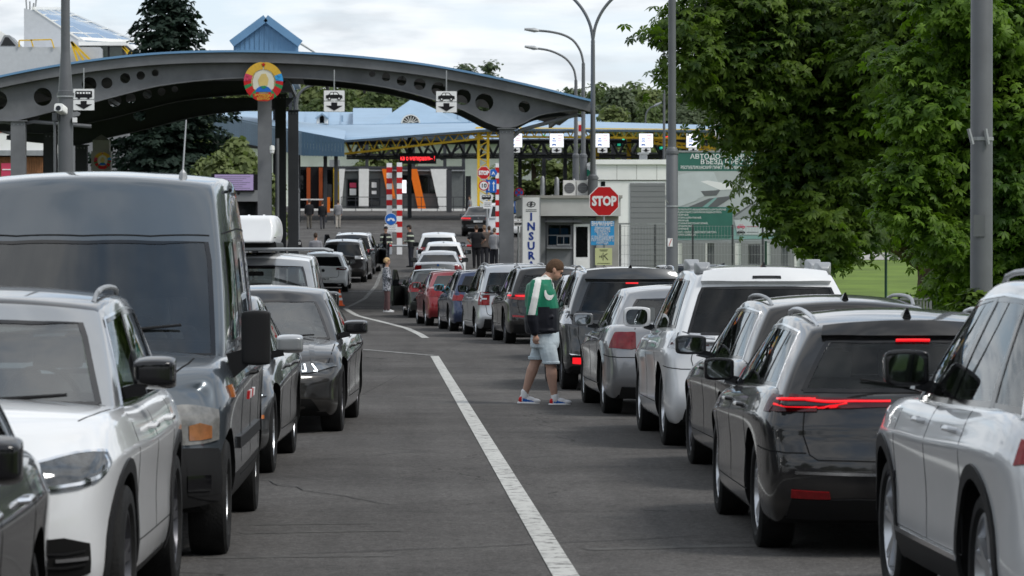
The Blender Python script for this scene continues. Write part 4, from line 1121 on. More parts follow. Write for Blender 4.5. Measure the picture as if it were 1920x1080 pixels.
# ---------------------------------------------------------------- signs by the booth
YS1 = 100.0
def octagon(cx, cz, r): return [(cx + r*math.cos(R(22.5+45*k)), cz + r*math.sin(R(22.5+45*k))) for k in range(8)]
def stop_sign(px, py, Y, r, label, txt='STOP', pole=True):
    x, z = X_(px, Y), Z_(py, Y)
    t = thing('stop_sign', label, 'sign', (x, Y, gz(Y)))
    z -= gz(Y)
    MB().prism(octagon(0, z, r), -.01, .0).build('plate', M['signwhite'], t)
    MB().prism(octagon(0, z, r*.95), -.014, -.0102).build('red_face', M['signred'], t)
    lettering(txt, r*.80, M['signwhite'], t, (0, -.02, z-.01), weight=.018 if r > .3 else .012, width=r*1.55)
    if pole: MB().tube([(0, .035, 0), (0, .035, z+r*.7)], .03, 10).build('sign_post', M['galv'], t, smooth=True)
    return t
stop_sign(1133, 377, YS1, .455, 'large red octagonal STOP sign right of the insurance booth')
s = YS1/FPX
t = thing('notice_sign', 'bright blue Russian notice board below the large STOP sign', 'sign', (X_(1130,YS1), YS1-.03, Z_(437,YS1)))
MB().box(-22*s, 22*s, -.01, .0, -22.5*s, 22.5*s).build('board', M['signcyan'], t)
for i, (tx, wd, sz) in enumerate((('ВНИМАНИЕ!', 41, 9), ('ДВИЖЕНИЕ', 30, 5.6), ('НАЧИНАТЬ', 29, 5.6), ('ТОЛЬКО', 22, 5.6), ('С РАЗРЕШЕНИЯ', 41, 5.6), ('ПОГРАНИЧНОГО', 42, 5.6), ('НАРЯДА', 22, 5.6))):
    lettering(tx, sz*s*1.25, M['signwhite'], t, (0, -.014, (17 - [0, 8.0, 13.6, 19, 24.8, 30.2, 35.6][i])*s), weight=.0012 if i else .004, width=wd*s)
t = thing('notice_sign', 'small pale yellow notice with a barrier symbol under the blue board', 'sign', (X_(1132,YS1), YS1-.03, Z_(481,YS1)))
MB().box(-16*s, 16*s, -.01, .0, -16*s, 16*s).build('board', M['signyel'], t)
o = MB()
for a, b in (((-1,9),(-1,-9)), ((1,2),(8,-8)), ((1,2),(7,7)), ((-4,-3),(-4,3)), ((-7,-2),(-7,2))): o.bar((a[0]*s,-.014,a[1]*s*.8),(b[0]*s,-.014,b[1]*s*.8),1.3*s,.003,up=(0,1,0))
o.box(-12*s,12*s,-.014,-.011,-13.2*s,-12.4*s).box(-8*s,8*s,-.014,-.011,12*s,13*s).box(-6*s,6*s,-.014,-.011,10*s,10.8*s)
o.build('symbol', M['black'], t)
# distant small signs near the right canopy column
def round_sign(px, py, Y, rpx, face, label, kind, name='round_sign', par=None):
    s = Y/FPX; t = thing(name, label, 'sign', (X_(px,Y), Y, Z_(py,Y)))
    MB().disc(0, 0, rpx*s, -.02, 0, 24).build('plate', M[face], t)
    return t, s
stop_sign(907, 324, 160, .31, 'small red octagonal STOP sign behind the canopy column, above a speed sign', pole=False)
t, s = round_sign(907, 348, 160, 9.5, 'signred', 'white speed sign reading 10 in a red ring beside the canopy column', 'speed')
MB().disc(0,0,7.5*s,-.026,-.021,24).build('face', M['signwhite'], t); lettering('10', .27, M['black'], t, (0,-.03,-.01), weight=.006)
t, s = round_sign(925, 324, 160.5, 7, 'signblue', 'small blue round arrow sign right of the distant STOP sign', 'arrow')
MB().prism([(-.08,-.08),(-.03,.05),(.02,.05),(.08,-.08),(.03,-.08),(0,0),(-.03,-.08)],-.028,-.021).build('arrow', M['signwhite'], t)
t = thing('lane_direction_sign', 'blue square sign with white up arrows beside the canopy column', 'sign', (X_(921,160.2), 160.2, Z_(349,160.2)))
s = 160.2/FPX
MB().box(-10*s,10*s,-.02,0,-12*s,12*s).build('plate', M['signblue'], t)
for x in (-4.5, 4.5): MB().prism([((x+a)*s, b*s) for a, b in ((-.8,-9),(.8,-9),(.8,4),(2.8,4),(0,9),(-2.8,4),(-.8,4))], -.028,-.021).build('arrow', M['signwhite'], t)
t = thing('plate_sign', 'white plate with a black lorry symbol under the speed sign', 'sign', (X_(912,160), 160, Z_(370,160)))
MB().box(-12*s,12*s,-.02,0,-5*s,5*s).build('plate', M['signwhite'], t); o=MB(); carsil(o,0,0,.42,'bus'); o.build('symbol',[M['black'],M['signwhite']],t)
MB().tube([(X_(913,160.4),160.4,gz(160)),(X_(913,160.4),160.4,Z_(312,160))],.04,8)
t = thing('plate_sign', 'small white plate lowest in the stack of signs by the column', 'sign', (X_(914,160), 160, Z_(384,160)))
MB().box(-8*s,8*s,-.02,0,-7*s,7*s).build('plate', M['signwhite'], t)
for k in range(3): MB().box(-6*s,6*s,-.024,-.021,(3-3*k)*s,(4-3*k)*s).build('print_line', M['pole'], t)
tag(MB().tube([(X_(913,160.4),160.4,gz(160)),(X_(913,160.4),160.4,Z_(312,160))],.05,8).build('sign_post', M['galv'], smooth=True), 'grey post carrying the small stack of signs by the column', 'post')
YP = 118
t, s = round_sign(973, 361, YP, 9, 'signred', 'no stopping sign, blue with a red cross, above the parking sign', 'nostop')
MB().disc(0,0,7.2*s,-.026,-.021,24).build('face', M['signblue'], t)
o = MB(); o.bar((-5.5*s,-.03,5.5*s),(5.5*s,-.03,-5.5*s),1.8*s,.006,up=(0,1,0)); o.build('cross_bar', M['signred'], t)
o = MB(); o.bar((-5.5*s,-.037,-5.5*s),(5.5*s,-.037,5.5*s),1.8*s,.006,up=(0,1,0)); o.build('cross_bar', M['signred'], t)
t = thing('parking_sign', 'blue parking sign with a white P beside the insurance banner', 'sign', (X_(972,YP), YP, Z_(388,YP)))
MB().box(-8*s,8*s,-.02,0,-11*s,11*s).build('plate', M['signblue'], t); lettering('P', .38, M['signwhite'], t, (-.01,-.026,.03), weight=.012)
MB().prism([(a*s,b*s) for a,b in ((0,-8),(6,-8),(6,-7),(0,-7),(0,-5.5),(-4,-7.5),(0,-9.5))],-.028,-.021).build('arrow', M['signwhite'], t)
for py, tx in ((407, '0 мин'), (419, 'кроме')):
    t = thing('plate_sign', ('white plate reading minutes' if py < 410 else 'lower white plate with small text and arrow') + ' below the parking sign', 'sign', (X_(972,YP), YP, Z_(py,YP)))
    MB().box(-8.5*s,8.5*s,-.02,0,-5.3*s,5.3*s).build('plate', M['signwhite'], t); lettering(tx, .12, M['black'], t, (0,-.026,0), weight=.002, width=.24)
tag(MB().tube([(X_(972,YP+.1),YP+.05,gz(YP)),(X_(972,YP),YP+.05,Z_(352,YP))],.03,8).build('sign_post', M['galv'], smooth=True), 'thin post carrying the parking sign beside the banner', 'post')

# ---------------------------------------------------------------- insurance booth
YB = 112.0
bo = thing('insurance_booth', 'grey kiosk with a flat roof, service window and white door beside the STOP sign', 'kiosk', (0, 0, 0))
x0, x1 = X_(1010, YB), X_(1160, YB); g = gz(YB)
MB().box(x0, x1, YB, YB+4, g, Z_(408, YB)).build('wall', M['wallg'], bo)
MB().box(x0, X_(1105,YB), YB-.03, YB, g, Z_(408, YB)).build('front_wall', M['walld'], bo) if False else None
MB().box(x0-.55, x1+.05, YB-.35, YB+4.3, Z_(405, YB), Z_(372, YB)).build('roof_fascia', mat('fascia_grey', (.50,.50,.49), .6, var=.06), bo)
MB().box(x0-.62, x1+.1, YB-.42, YB+4.4, Z_(371.9, YB), Z_(366.5, YB)).build('roof_trim', M['concrete'], bo)
MB().box(X_(1022,YB), X_(1090,YB), YB-.25, YB-.002, Z_(417,YB), Z_(413,YB)).build('awning', M['steel'], bo)
MB().box(X_(1118,YB), X_(1160,YB), YB-.08, YB-.002, g, Z_(406,YB)).build('corner_panel', M['concrete'], bo)
wn = MB().box(X_(1026,YB), X_(1072,YB), YB-.03, YB-.002, Z_(464,YB), Z_(420,YB)).build('service_window', M['steel'], bo)
MB().box(X_(1028,YB), X_(1070,YB), YB-.036, YB-.031, Z_(440,YB), Z_(422,YB)).build('pane', M['glass2'], wn)
MB().box(X_(1028,YB), X_(1044,YB), YB-.036, YB-.031, Z_(459,YB), Z_(442,YB)).build('pane', M['glass2'], wn)
for a, b in ((1046, 1056), (1058, 1068)):
    MB().box(X_(a,YB), X_(b,YB), YB-.036, YB-.031, Z_(457,YB), Z_(444,YB)).build('pane', M['glass2'], wn)
MB().box(X_(1044,YB), X_(1069,YB), YB-.05, YB-.037, Z_(460,YB), Z_(458,YB)).build('frame', M['galv'], wn)
MB().box(X_(1026,YB)-.02, X_(1072,YB)+.02, YB-.18, YB-.03, Z_(466,YB), Z_(464.2,YB)).build('sill', M['galv'], wn)
for px in (1024, 1075): MB().box(X_(px,YB)-.012, X_(px,YB)+.012, YB-.012, YB-.001, g, Z_(409,YB)).build('panel_joint', M['walld'], bo)
d = MB().box(X_(1075.6,YB), X_(1106,YB), YB-.07, YB-.013, g, Z_(420,YB)).build('door', M['signwhite'], bo)
MB().box(X_(1080,YB), X_(1102,YB), YB-.076, YB-.0705, Z_(482,YB), Z_(425,YB)).build('pane', M['glass'], d)
MB().box(X_(1080,YB), X_(1102,YB), YB-.076, YB-.0705, Z_(522,YB), Z_(488,YB)).build('panel', M['white'], d)
for k, (px, ph) in enumerate(((1022, 8), (1050, 9), (1072, 26))):
    pass
# things on the booth roof
def cyl_on(px, y0, y1, r, label, m='galv', Y=YB+2, name='roof_vent'):
    t = tag(MB().lathe([(r, 0), (r, Z_(y1,Y)-Z_(y0,Y)-.06), (r*.5, Z_(y1,Y)-Z_(y0,Y))], 14).build(name, M[m], smooth=True, loc=(X_(px,Y), Y, Z_(y0,Y))), label, 'vent'); return t
cyl_on(1017, 366, 330, .07, 'slim metal vent pipe at the left of the booth roof'); cyl_on(1044, 366, 332, .075, 'metal vent pipe in the middle of the booth roof'); cyl_on(1076, 370, 335, .06, 'metal vent pipe in front of the air conditioners')
for px, lb in ((1068, 'left'), (1093, 'right')):
    Y = YB+1.2; t = thing('air_conditioner', lb + ' one of the two white air conditioner units on the booth roof', 'air conditioner', (X_(px,Y), Y, Z_(367,Y)))
    MB().box(-.20,.20,0,.3,0,.50).build('housing', M['white'], t); o = MB().disc(.0,.25,.17,-.012,-.001,20).build('fan_grille', M['steel'], t)
    for q in (-.1,-.05,0,.05,.1): MB().box(-.15,.15,-.018,-.0125,.25+q-.006,.25+q+.006).build('grille_bar', M['galv'], o)
# banner
t = thing('banner', 'tall white banner reading INSURANCE in blue beside the booth window', 'banner', (X_(996,YB-.6), YB-.6, gz(YB)))
zt = Z_(370, YB-.6)-gz(YB)
MB().box(-.27,.27,-.03,0,.0,zt).build('board', M['signwhite'], t)
MB().box(-.30,-.275,-.04,.02,0,zt+.05).build('frame', M['galv'], t); MB().box(.275,.30,-.04,.02,0,zt+.05).build('frame', M['galv'], t)
for i, ch in enumerate('INSURANCE'):
    lettering(ch, .34, M['navy'], t, (0, -.036, Z_(407+18.2*i, YB-.6)-gz(YB)), weight=.012)
o = MB()
for rr in (.13,): 
    for k in range(16):
        a, b = 2*PI*k/16, 2*PI*(k+1)/16
        o.bar((rr*math.cos(a),-.036,zt-.22+rr*.62*math.sin(a)),(rr*math.cos(b),-.036,zt-.22+rr*.62*math.sin(b)),.02,.006,up=(0,1,0))
o.bar((-.12,-.036,zt-.22),(.12,-.036,zt-.22),.012,.006,up=(0,1,0)); o.build('logo_ring', M['ink'], t)
lettering('S', .15, M['ink'], t, (0,-.042,zt-.22), weight=.008)
for k in range(2): MB().box(-.17,.17,-.036,-.031,zt-.40-.05*k,zt-.38-.05*k).build('print_line', M['pole'], t)

# white service building behind the booth
YW = 146.0
wb = thing('service_building', 'white flat roofed service building with a large grey gate behind the booth', 'building', (0, 0, 0))
g = gz(YW)-.1
def bx(name, a, b, t_, bt, y0, y1, m, par=wb, Y=YW): return MB().box(X_(a,Y), X_(b,Y), Y+y0, Y+y1, Z_(bt,Y) if bt is not None else gz(Y)-.2, Z_(t_,Y)).build(name, m if not isinstance(m, str) else M[m], par)
bx('wall', 1120, 1270, 338, None, 0, 8, 'wallw'); bx('wall', 1270, 1560, 420, None, .5, 8, 'wallw')
bx('parapet', 1119, 1271, 302, 337, -.06, 8.1, 'wallw'); bx('cornice', 1117, 1272, 299, 308, -.16, 8.2, 'white'); bx('shadow_gap', 1120, 1270, 337.1, 338.4, -.02, -.001, 'black')
for px in (1157, 1194, 1232): bx('panel_joint', px-.4, px+.4, 309, 336.5, -.067, -.061, 'concrete')
gt = bx('gate', 1182, 1248, 343, None, -.05, -.001, 'wallg')
for k in range(16):
    z0 = Z_(343,YW)-.12-.22*k
    MB().box(X_(1183,YW), X_(1247,YW), YW-.058, YW-.0505, z0-.012, z0).build('gate_rib', M['steel'], gt)
for px, py, w_, h_ in ((1131,322,8,10),): bx('window', px-4, px+4, 340, 352, -.02, -.001, 'glass2')
bx('roof_vent', 1206, 1218, 286, 298, 1, 2, 'galv'); bx('roof_vent', 1203, 1221, 284, 287, .9, 2.1, 'galv')
bx('downpipe', 1259, 1261, 300, None, -.12, -.03, 'galv')
for i in range(5): bx('gate', 1282+i*56, 1326+i*56, 432, None, .40, .499, 'wallg')

# ---------------------------------------------------------------- billboard
YL = 120.0; s = YL/FPX
bb = thing('billboard', 'large green and grey information billboard with a perspective road picture, partly behind the chestnut leaves', 'billboard', (0, 0, 0))
def bp_(name, a, b, t_, bt, d, m, par=bb): return MB().box(X_(a,YL), X_(b,YL), YL-d, YL-d+.003, Z_(bt,YL), Z_(t_,YL)).build(name, m if not isinstance(m, str) else M[m], par)
MB().box(X_(1262,YL), X_(1572,YL), YL, YL+.12, Z_(451,YL), Z_(285,YL)).build('panel', mat('billboard_base',(.42,.45,.45),.45,var=.05), bb)
MB().box(X_(1260,YL), X_(1574,YL), YL-.03, YL+.14, Z_(456,YL), Z_(451.2,YL)).build('frame', M['galv'], bb); MB().box(X_(1260,YL), X_(1574,YL), YL-.03, YL+.14, Z_(284.8,YL), Z_(282,YL)).build('frame', M['galv'], bb)
bp_('heading_band', 1262, 1572, 286, 320, .006, 'signgreen')
GP = lambda pts: [(X_(a,YL), Z_(b,YL)) for a, b in pts]
mg = mat('print_grey', (.13,.135,.14), .5, var=.08); ml = mat('print_pale', (.50,.54,.55), .5, var=.05); mt = mat('print_teal', (.22,.38,.36), .5, var=.06); mgl = mat('print_mid', (.30,.32,.33), .5, var=.06)
for i, (pts, m) in enumerate(((((1262,330),(1300,322),(1340,322),(1352,352),(1312,372),(1262,382)), ml), (((1315,340),(1328,338),(1420,352),(1352,356)), M['signwhite']), (((1315,358),(1352,356),(1345,366),(1322,367)), mg),
      (((1262,400),(1330,372),(1380,366),(1330,398),(1262,412)), mg), (((1318,388),(1342,370),(1346,371),(1326,390)), mt), (((1262,378),(1300,372),(1312,374),(1262,392)), ml), (((1376,404),(1425,372),(1440,364),(1450,366),(1380,408)), mg), (((1420,350),(1572,330),(1572,352),(1460,362)), ml),
      (((1440,364),(1572,378),(1572,420),(1460,420),(1376,409)), mgl), (((1262,424),(1572,436),(1572,446),(1262,450)), mt))):
    MB().prism(GP(pts), YL-.008-.0012*i, YL-.0055-.0012*i).build('picture_shape', m, bb)
MB().rprism((X_(1262,YL)+X_(1375,YL))/2, (Z_(388,YL)+Z_(446,YL))/2, (1375-1262)*s, 58*s, .12, YL-.034, YL-.028).build('text_panel', M['signgreen'], bb)
MB().prism(GP([(1378,412),(1440,408),(1572,408),(1572,440),(1384,440)]), YL-.030, YL-.026).build('legend_panel', ml, bb)
for px, py, m in ((1391,424.5,M['pink']),(1391,435,M['black'])):
    o = MB(); carsil(o, X_(px,YL), Z_(py,YL), 15*s, 'car'); o.v = [(a, b+YL-.01, c_) for a, b, c_ in o.v]; o.build('legend_car', [m, ml], bb)
    MB().box(X_(1402,YL), X_(1424,YL), YL-.036, YL-.031, Z_(py+.6,YL), Z_(py-.2,YL)).build('legend_line', m, bb)
lettering('АВТОДОРОЖНЫЙ ПУНКТ ПРОПУСКА', .22, M['signwhite'], bb, (X_(1418,YL), YL-.012, Z_(293.5,YL)), weight=.003, width=246*s)
lettering('ВЪЕЗД В РЕСПУБЛИКУ БЕЛАРУСЬ', .22, M['signwhite'], bb, (X_(1418,YL), YL-.012, Z_(303.5,YL)), weight=.003, width=206*s)
lettering('РЕСПУБЛИКАНСКИЙ ПУНКТ ТАМОЖЕННОГО ОФОРМЛЕНИЯ', .15, M['signwhite'], bb, (X_(1277,YL), YL-.012, Z_(314,YL)), weight=.002, width=168*s, align='LEFT')
for i, (tx, wd) in enumerate((('РЕЖИМ РАБОТЫ РПТО «ВАРШАВСКИЙ МОСТ»: КРУГЛОСУТОЧНО', 98), ('ПОСЛЕДОВАТЕЛЬНОСТЬ ВЫПОЛНЕНИЯ ВИДОВ КОНТРОЛЯ:', 90), ('ПОГРАНИЧНЫЙ;', 28), ('САНИТАРНО-КАРАНТИННЫЙ;', 52), ('ВЕТЕРИНАРНЫЙ;', 28), ('САНИТАРНЫЙ ФИТОСАНИТАРНЫЙ;', 64), ('АВТОМОБИЛЬНЫЙ;', 36), ('ТАМОЖЕННЫЙ;', 28), ('В ПУНКТЕ ПРОПУСКА ДЕЙСТВУЕТ СИСТЕМА', 80), ('ЗЕЛЕНОГО КОРИДОРА', 42))):
    py = [393,398,403.2,408.4,413.6,418.8,424,429.2,435.5,440.5][i]
    lettering(tx, .085, M['signwhite'], bb, (X_(1264,YL), YL-.038, Z_(py,YL)), weight=.0008, width=wd*s, align='LEFT')
for px in (1335, 1475): MB().box(X_(px-6,YL), X_(px+6,YL), YL+.13, YL+.33, gz(YL)-.1, Z_(300,YL)).build('leg', M['pole'], bb)

# mesh fence right of the booth
fe = thing('mesh_fence', 'wire mesh fence with dark posts in front of the white building and billboard legs', 'fence', (0, 0, 0))
YF = 117.0
fx = [1163, 1229, 1300, 1375, 1432, 1545]
for px in fx:
    MB().box(X_(px,YF)-.03, X_(px,YF)+.03, YF-.03, YF+.03, gz(YF), Z_(421,YF)).build('post', M['walld'], fe)
w_ = MB()
xa, xb = X_(1160,YF), X_(1560,YF)
n = int((xb-xa)/.10)
for i in range(n+1):
    x = xa+(xb-xa)*i/n; w_.box(x-.004, x+.004, YF-.045, YF-.037, gz(YF)+.05, Z_(423,YF))
for k in range(9):
    z = gz(YF)+.06+(Z_(423,YF)-gz(YF)-.08)*k/8; w_.box(xa, xb, YF-.037, YF-.031, z-.005, z+.005)
o = w_.build('wire_mesh', M['galv'], fe); o['kind'] = 'stuff'
MB().box(xa, X_(1262,YF), YF-.03, YF+.03, Z_(421,YF), Z_(418,YF)).build('top_rail', M['galv'], fe)
tag(MB().box(X_(1407,118.5), X_(1425,118.5), 118.2, 118.9, gz(118), Z_(458,118.5)).build('electric_cabinet', M['walld']), 'dark cabinet standing by the billboard leg', 'cabinet')
# posts with a wire at the grass verge, right
for px, Y, lb in ((1665, 90, 'thin green post on the lawn right of the white crossover roof'), (1438,100,'thin post below the billboard')):
    tag(MB().tube([(X_(px,Y),Y,gz(Y)),(X_(px,Y),Y,Z_(388 if px>1500 else 452,Y))], .035, 8).build('fence_post', mat('post_green',(.03,.07,.05),.5,var=.1), smooth=True), lb, 'post')
# small grey barrier grille by the near pole
t = thing('guard_rail', 'low grey slatted rail showing above the black estate, near the thick pole', 'rail', (X_(1722,60), 60, 0))
MB().box(-.27,.27,-.03,.03,1.02,1.06).build('top_bar', M['galv'], t); MB().box(.23,.27,-.028,.028,0,1.018).build('leg', M['galv'], t); MB().box(-.27,-.23,-.028,.028,0,1.018).build('leg', M['galv'], t)
for k in range(8): MB().box(-.21+.055*k,-.18+.055*k,-.02,.02,.8,1.018).build('slat', M['galv'], t)
# buildings behind the trees, right
YD = 175.0
t = thing('dark_shed', 'dark grey shed wall glimpsed between the two chestnut trees', 'building', (0,0,0))
MB().box(X_(1560,YD), X_(1682,YD), YD, YD+12, gz(YD)-.5, Z_(395,YD)).build('wall', M['walld'], t)
for k in range(12): MB().box(X_(1562+k*10,YD)-.02, X_(1562+k*10,YD)+.02, YD-.03, YD-.001, gz(YD), Z_(396,YD)).build('panel_rib', M['steeld'], t)
t = thing('white_shed', 'white wall glimpsed right of the dark shed', 'building', (0,0,0))
MB().box(X_(1683,YD), X_(1800,YD), YD+1, YD+12, gz(YD)-.5, Z_(402,YD)).build('wall', M['wallw'], t)
MB().box(X_(1683,YD), X_(1800,YD), YD+.9, YD+12.1, Z_(401.9,YD), Z_(396,YD)).build('roof', M['galv'], t)
sheet('path', lambda Y: 11, lambda Y: 40, [160, 165, 170], .02, M['concrete'])

# ---------------------------------------------------------------- far customs canopy with yellow trusses
YT = 236.0
cc = thing('customs_canopy', 'wide pale blue canopy roof on yellow lattice trusses over the inspection lanes', 'canopy', (0, 0, 0))
gt_ = gz(YT)
def truss(name, A, B, h0, h1, n, m='yellow', par=cc, d=.5, w=.13):
    """lattice girder from A to B (upper chord points); h0,h1 depth at the ends"""
    A = Vector(A); B = Vector(B)
    for yy in (0, d):
        up = MB().bar(A+Vector((0,yy,0)), B+Vector((0,yy,0)), w); up.build('chord', M[m], par)
        MB().bar(A+Vector((0,yy,-h0)), B+Vector((0,yy,-h1)), w).build('chord', M[m], par)
    for i in range(n):
        a = A.lerp(B, i/n); b = A.lerp(B, (i+.5)/n); c_ = A.lerp(B, (i+1)/n)
        hb = h0+(h1-h0)*(i+.5)/n
        q = MB()
        q.bar(a, b-Vector((0,0,hb)), w*.6).bar(b-Vector((0,0,hb)), c_, w*.6)
        q.build('lattice_bar', M[m], par)
# long horizontal truss on the right
truss('truss', (X_(892,YT), YT, Z_(240,YT)), (X_(1400,YT), YT, Z_(244,YT)), .56, .56, 30)
truss('truss', (X_(646,YT), YT, Z_(262,YT)), (X_(905,YT), YT, Z_(248,YT)), .95, .40, 12)
# lattice column at the corner
for px in (897, 915): MB().box(X_(px,YT)-.09, X_(px,YT)+.09, YT-.09, YT+.09, gt_, Z_(240,YT)).build('column_chord', M['yellow'], cc)
for k in range(14):
    a = Z_(245,YT)-k*.36; sx = 1 if k % 2 else -1
    if a-.36 < gt_: break
    MB().bar((X_(906-9*sx,YT),YT,a),(X_(906+9*sx,YT),YT,a-.36),.07).build('lattice_bar', M['yellow'], cc)
for px in (768, 1120, 1180, 1262): MB().box(X_(px,YT+8)-.14, X_(px,YT+8)+.14, YT+8, YT+8.3, gt_, Z_(252,YT+8)).build('column', M['yellow'] if px > 800 else M['steeld'], cc)
for i, px in enumerate((688, 775, 834, 869, 975, 1020, 1060, 1100, 1150, 1210, 1240)):
    Y = 278 if px < 880 else YT+8+(i % 3)*4; MB().box(X_(px,Y)-.13, X_(px,Y)+.13, Y, Y+.26, gz(Y), Z_(262,Y)).build('column', M['steeld'], cc)
# roof planes
def plane3(name, P, th, m, par):
    vs = [Vector(p) for p in P]; n = (vs[1]-vs[0]).cross(vs[2]-vs[0]).normalized()
    if n.z < 0: n = -n
    k = len(vs)
    mb = MB().add(vs+[v-n*th for v in vs], [tuple(range(k)), tuple(range(2*k-1, k-1, -1))]+[(i, i+k, (i+1)%k+k, (i+1)%k) for i in range(k)])
    o = mb.build(name, m, par)
    bm = bmesh.new(); bm.from_mesh(o.data); bmesh.ops.recalc_face_normals(bm, faces=bm.faces); bm.to_mesh(o.data); bm.free(); return o
def p3(px, py, Y): return (X_(px, Y), Y, Z_(py, Y))
plane3('roof', [p3(565,258,YT-2), p3(648,263,YT-2), p3(930,241,YT-1), p3(1400,244,YT-.5), p3(1400,236,YT+11), p3(1090,227,YT+12), p3(900,228,YT+12), p3(565,236,YT+12)], .25, M['bluel'], cc)
# inner dark lattice under the roof
for k in range(3):
    Y = YT+5+k*5
    truss('truss', (X_(650,Y), Y, Z_(270-k*3,Y)), (X_(1330,Y), Y, Z_(266-k*3,Y)), 1.0, 1.0, 26, 'steeld', cc, .1, .12)
for (a, b) in ((660, 760), (780, 880), (980,1080), (1140,1200)):
    Y = YT+20; MB().bar(p3(a, 262, Y), p3((a+b)/2, 300, Y), .15).bar(p3(b, 262, Y), p3((a+b)/2, 300, Y), .15).build('brace', M['steeld'], cc)
truss('truss', p3(1205, 258, YT+.6), p3(1345, 278, YT+.6), .25, .25, 8)
MB().bar(p3(1330,256,YT+.3), p3(1330,278,YT+.3), .09).build('hanger', M['yellow'], cc)
# lit lane screens
for i, px in enumerate((966, 1044, 1130, 1212, 1301)):
    Y = YT-.6; s = Y/FPX
    t = thing('lane_screen', ['half hidden', 'second', 'third', 'fourth', 'rightmost'][i] + ' glowing white lane display hung on the yellow truss' + ['', ', above the booth vents', ', between two lamp poles', ', left of the stepped pole', ', beside the green disc'][i], 'screen', (X_(px,Y), Y, Z_(263,Y)), group='lane displays on the yellow truss')
    MB().box(-13.5*s, 13.5*s, 0, .18, -13.5*s, 13.5*s).build('case', M['galv'], t)
    MB().box(-12.6*s, 12.6*s, -.01, -.001, -12.6*s, 12.6*s).build('display', M['screen'], t)
    o = MB(); carsil(o, -5*s, -8*s, 9*s, 'car'); o.box(-9*s,-1*s,-.028,-.022,-2*s,0).box(-8*s,-2*s,-.028,-.022,2*s,4*s); o.build('pictogram', [M['signblue'], M['signwhite']], t)
    for q in (9, 3.5, -1, -7): MB().box(1*s,10*s,-.026,-.012,q*s,(q+1.0)*s).build('text_row', M['pink'] if i != 4 else M['signblue'], t)
    MB().rprism(0, -18.5*s, 18*s, 9*s, .05, 0, .03).build('arrow_plate', M['signwhite'], t)
    MB().prism([(a*s, b*s) for a, b in ((-2,-15),(2,-15),(2,-18),(7,-18),(0,-22),(-7,-18),(-2,-18))], -.02, -.002).build('arrow', M['black'], t)
for i, (px, py, m, lb) in enumerate(((1089,240,'signred','white traffic board with a red square above the yellow truss'), (1350,242,'ledgreen','white traffic board with a green disc above the yellow truss, on its own post'), (1101,323,'ledgreen','white board with a green disc beside the booth roof'))):
    Y = 190 if i < 2 else 150; s = Y/FPX
    t = thing('signal_board', lb, 'sign', (X_(px,Y), Y, Z_(py,Y)))
    MB().box(-9*s, 9*s, 0, .1, -13*s, 13*s).build('board', M['signwhite'], t)
    (MB().box(-4*s,4*s,-.02,-.001,-6*s,6*s) if i == 0 else MB().disc(0,-1*s,6.5*s,-.02,-.001,20)).build('lamp_face', mat('disc_green',(.02,.2,.13),.4,var=.05) if i else M['signred'], t)
    if i == 1: MB().tube([(0,.12,gz(Y)-Z_(py,Y)),(0,.12,0)], .07, 8).build('post', M['galv'], t)
for px, py, m in ((1016,258,'ledgreen'),(1163,262,'ledgreen'),(1244,261,'ledred'),(1076,340,'ledred')):
    s = 240/FPX; MB_ = MB().disc(0,0,3*s,-.05,0,14).build('signal_lamp', M[m], loc=(X_(px,240),YT+.8 if py<300 else 160,Z_(py,240 if py<300 else 160)))
    tag(MB_, {1016:'small green signal lamp under the canopy, left of the displays',1163:'green signal lamp above the number eleven',1244:'red signal lamp left of the stepped pole',1076:'tiny red lamp above the booth air conditioners'}[px], 'signal lamp')
t = thing('lane_number', 'green lane number board reading 11 under the canopy', 'sign', (X_(1161,243), 243, Z_(271,243))); MB().rprism(0,0,.5,.26,.06,0,.05).build('board', mat('board_teal',(.02,.16,.16),.4,var=.05), t); lettering('11', .24, M['ledgreen'], t, (0,-.02,0), weight=.006)
t = thing('lane_number', 'second green lane number board, reading 10, under the canopy', 'sign', (X_(1240,243), 243, Z_(277,243))); MB().rprism(0,0,.5,.26,.06,0,.05).build('board', MATS['board_teal'], t); lettering('10', .22, M['ledgreen'], t, (0,-.02,0), weight=.006)
# red scrolling display
Y = 238; s = Y/FPX
t = thing('led_display', 'black display with scrolling red Cyrillic letters under the canopy roof', 'display', (X_(783,Y), Y, Z_(297,Y)))
MB().box(-35*s, 35*s, 0, .3, -10*s, 10*s).build('case', M['black'], t)
lettering('ка о материаль- !', .42, M['ledred'], t, (0,-.02,0), weight=.005, width=64*s)

# ---------------------------------------------------------------- inspection cabins (dark glass, white and orange slanted fins)
YK = 270.0
ck = thing('inspection_cabins', 'long dark glazed inspection cabin with slanted white and orange fins', 'building', (0, 0, 0))
bx('wall', 637, 868, 316, None, 0, 5, mat('cabin_grey', (.13,.14,.14), .5, var=.1), ck, YK)
bx('roof', 634, 872, 312, 317, -.3, 5.3, 'steeld', ck, YK); bx('roof_edge', 634, 872, 318.5, 321, -.32, -.01, 'galv', ck, YK)
for (a, b, t_, bt) in ((650,673,335,388),(690,713,335,388),(752,830,328,363)):
    w0 = bx('window', a, b, t_, bt, -.04, -.002, 'steeld', ck, YK)
    if b-a > 40:
        for q in range(3): bx('pane', a+1+q*26, a+25+q*26, t_+1, bt-1, -.06, -.041, 'glass', w0, YK)
    else: bx('pane', a+2, b-2, t_+2, bt-14, -.06, -.041, 'glass', w0, YK); bx('pane', a+2, b-2, bt-11, bt-2, -.06, -.041, 'glass2', w0, YK)
def fin(px, m, Y=YK-.5): return MB().prism([(X_(a,Y), Z_(b,Y)) for a, b in px], Y-.1, Y+.3).build('fin', m if not isinstance(m,str) else M[m], ck)
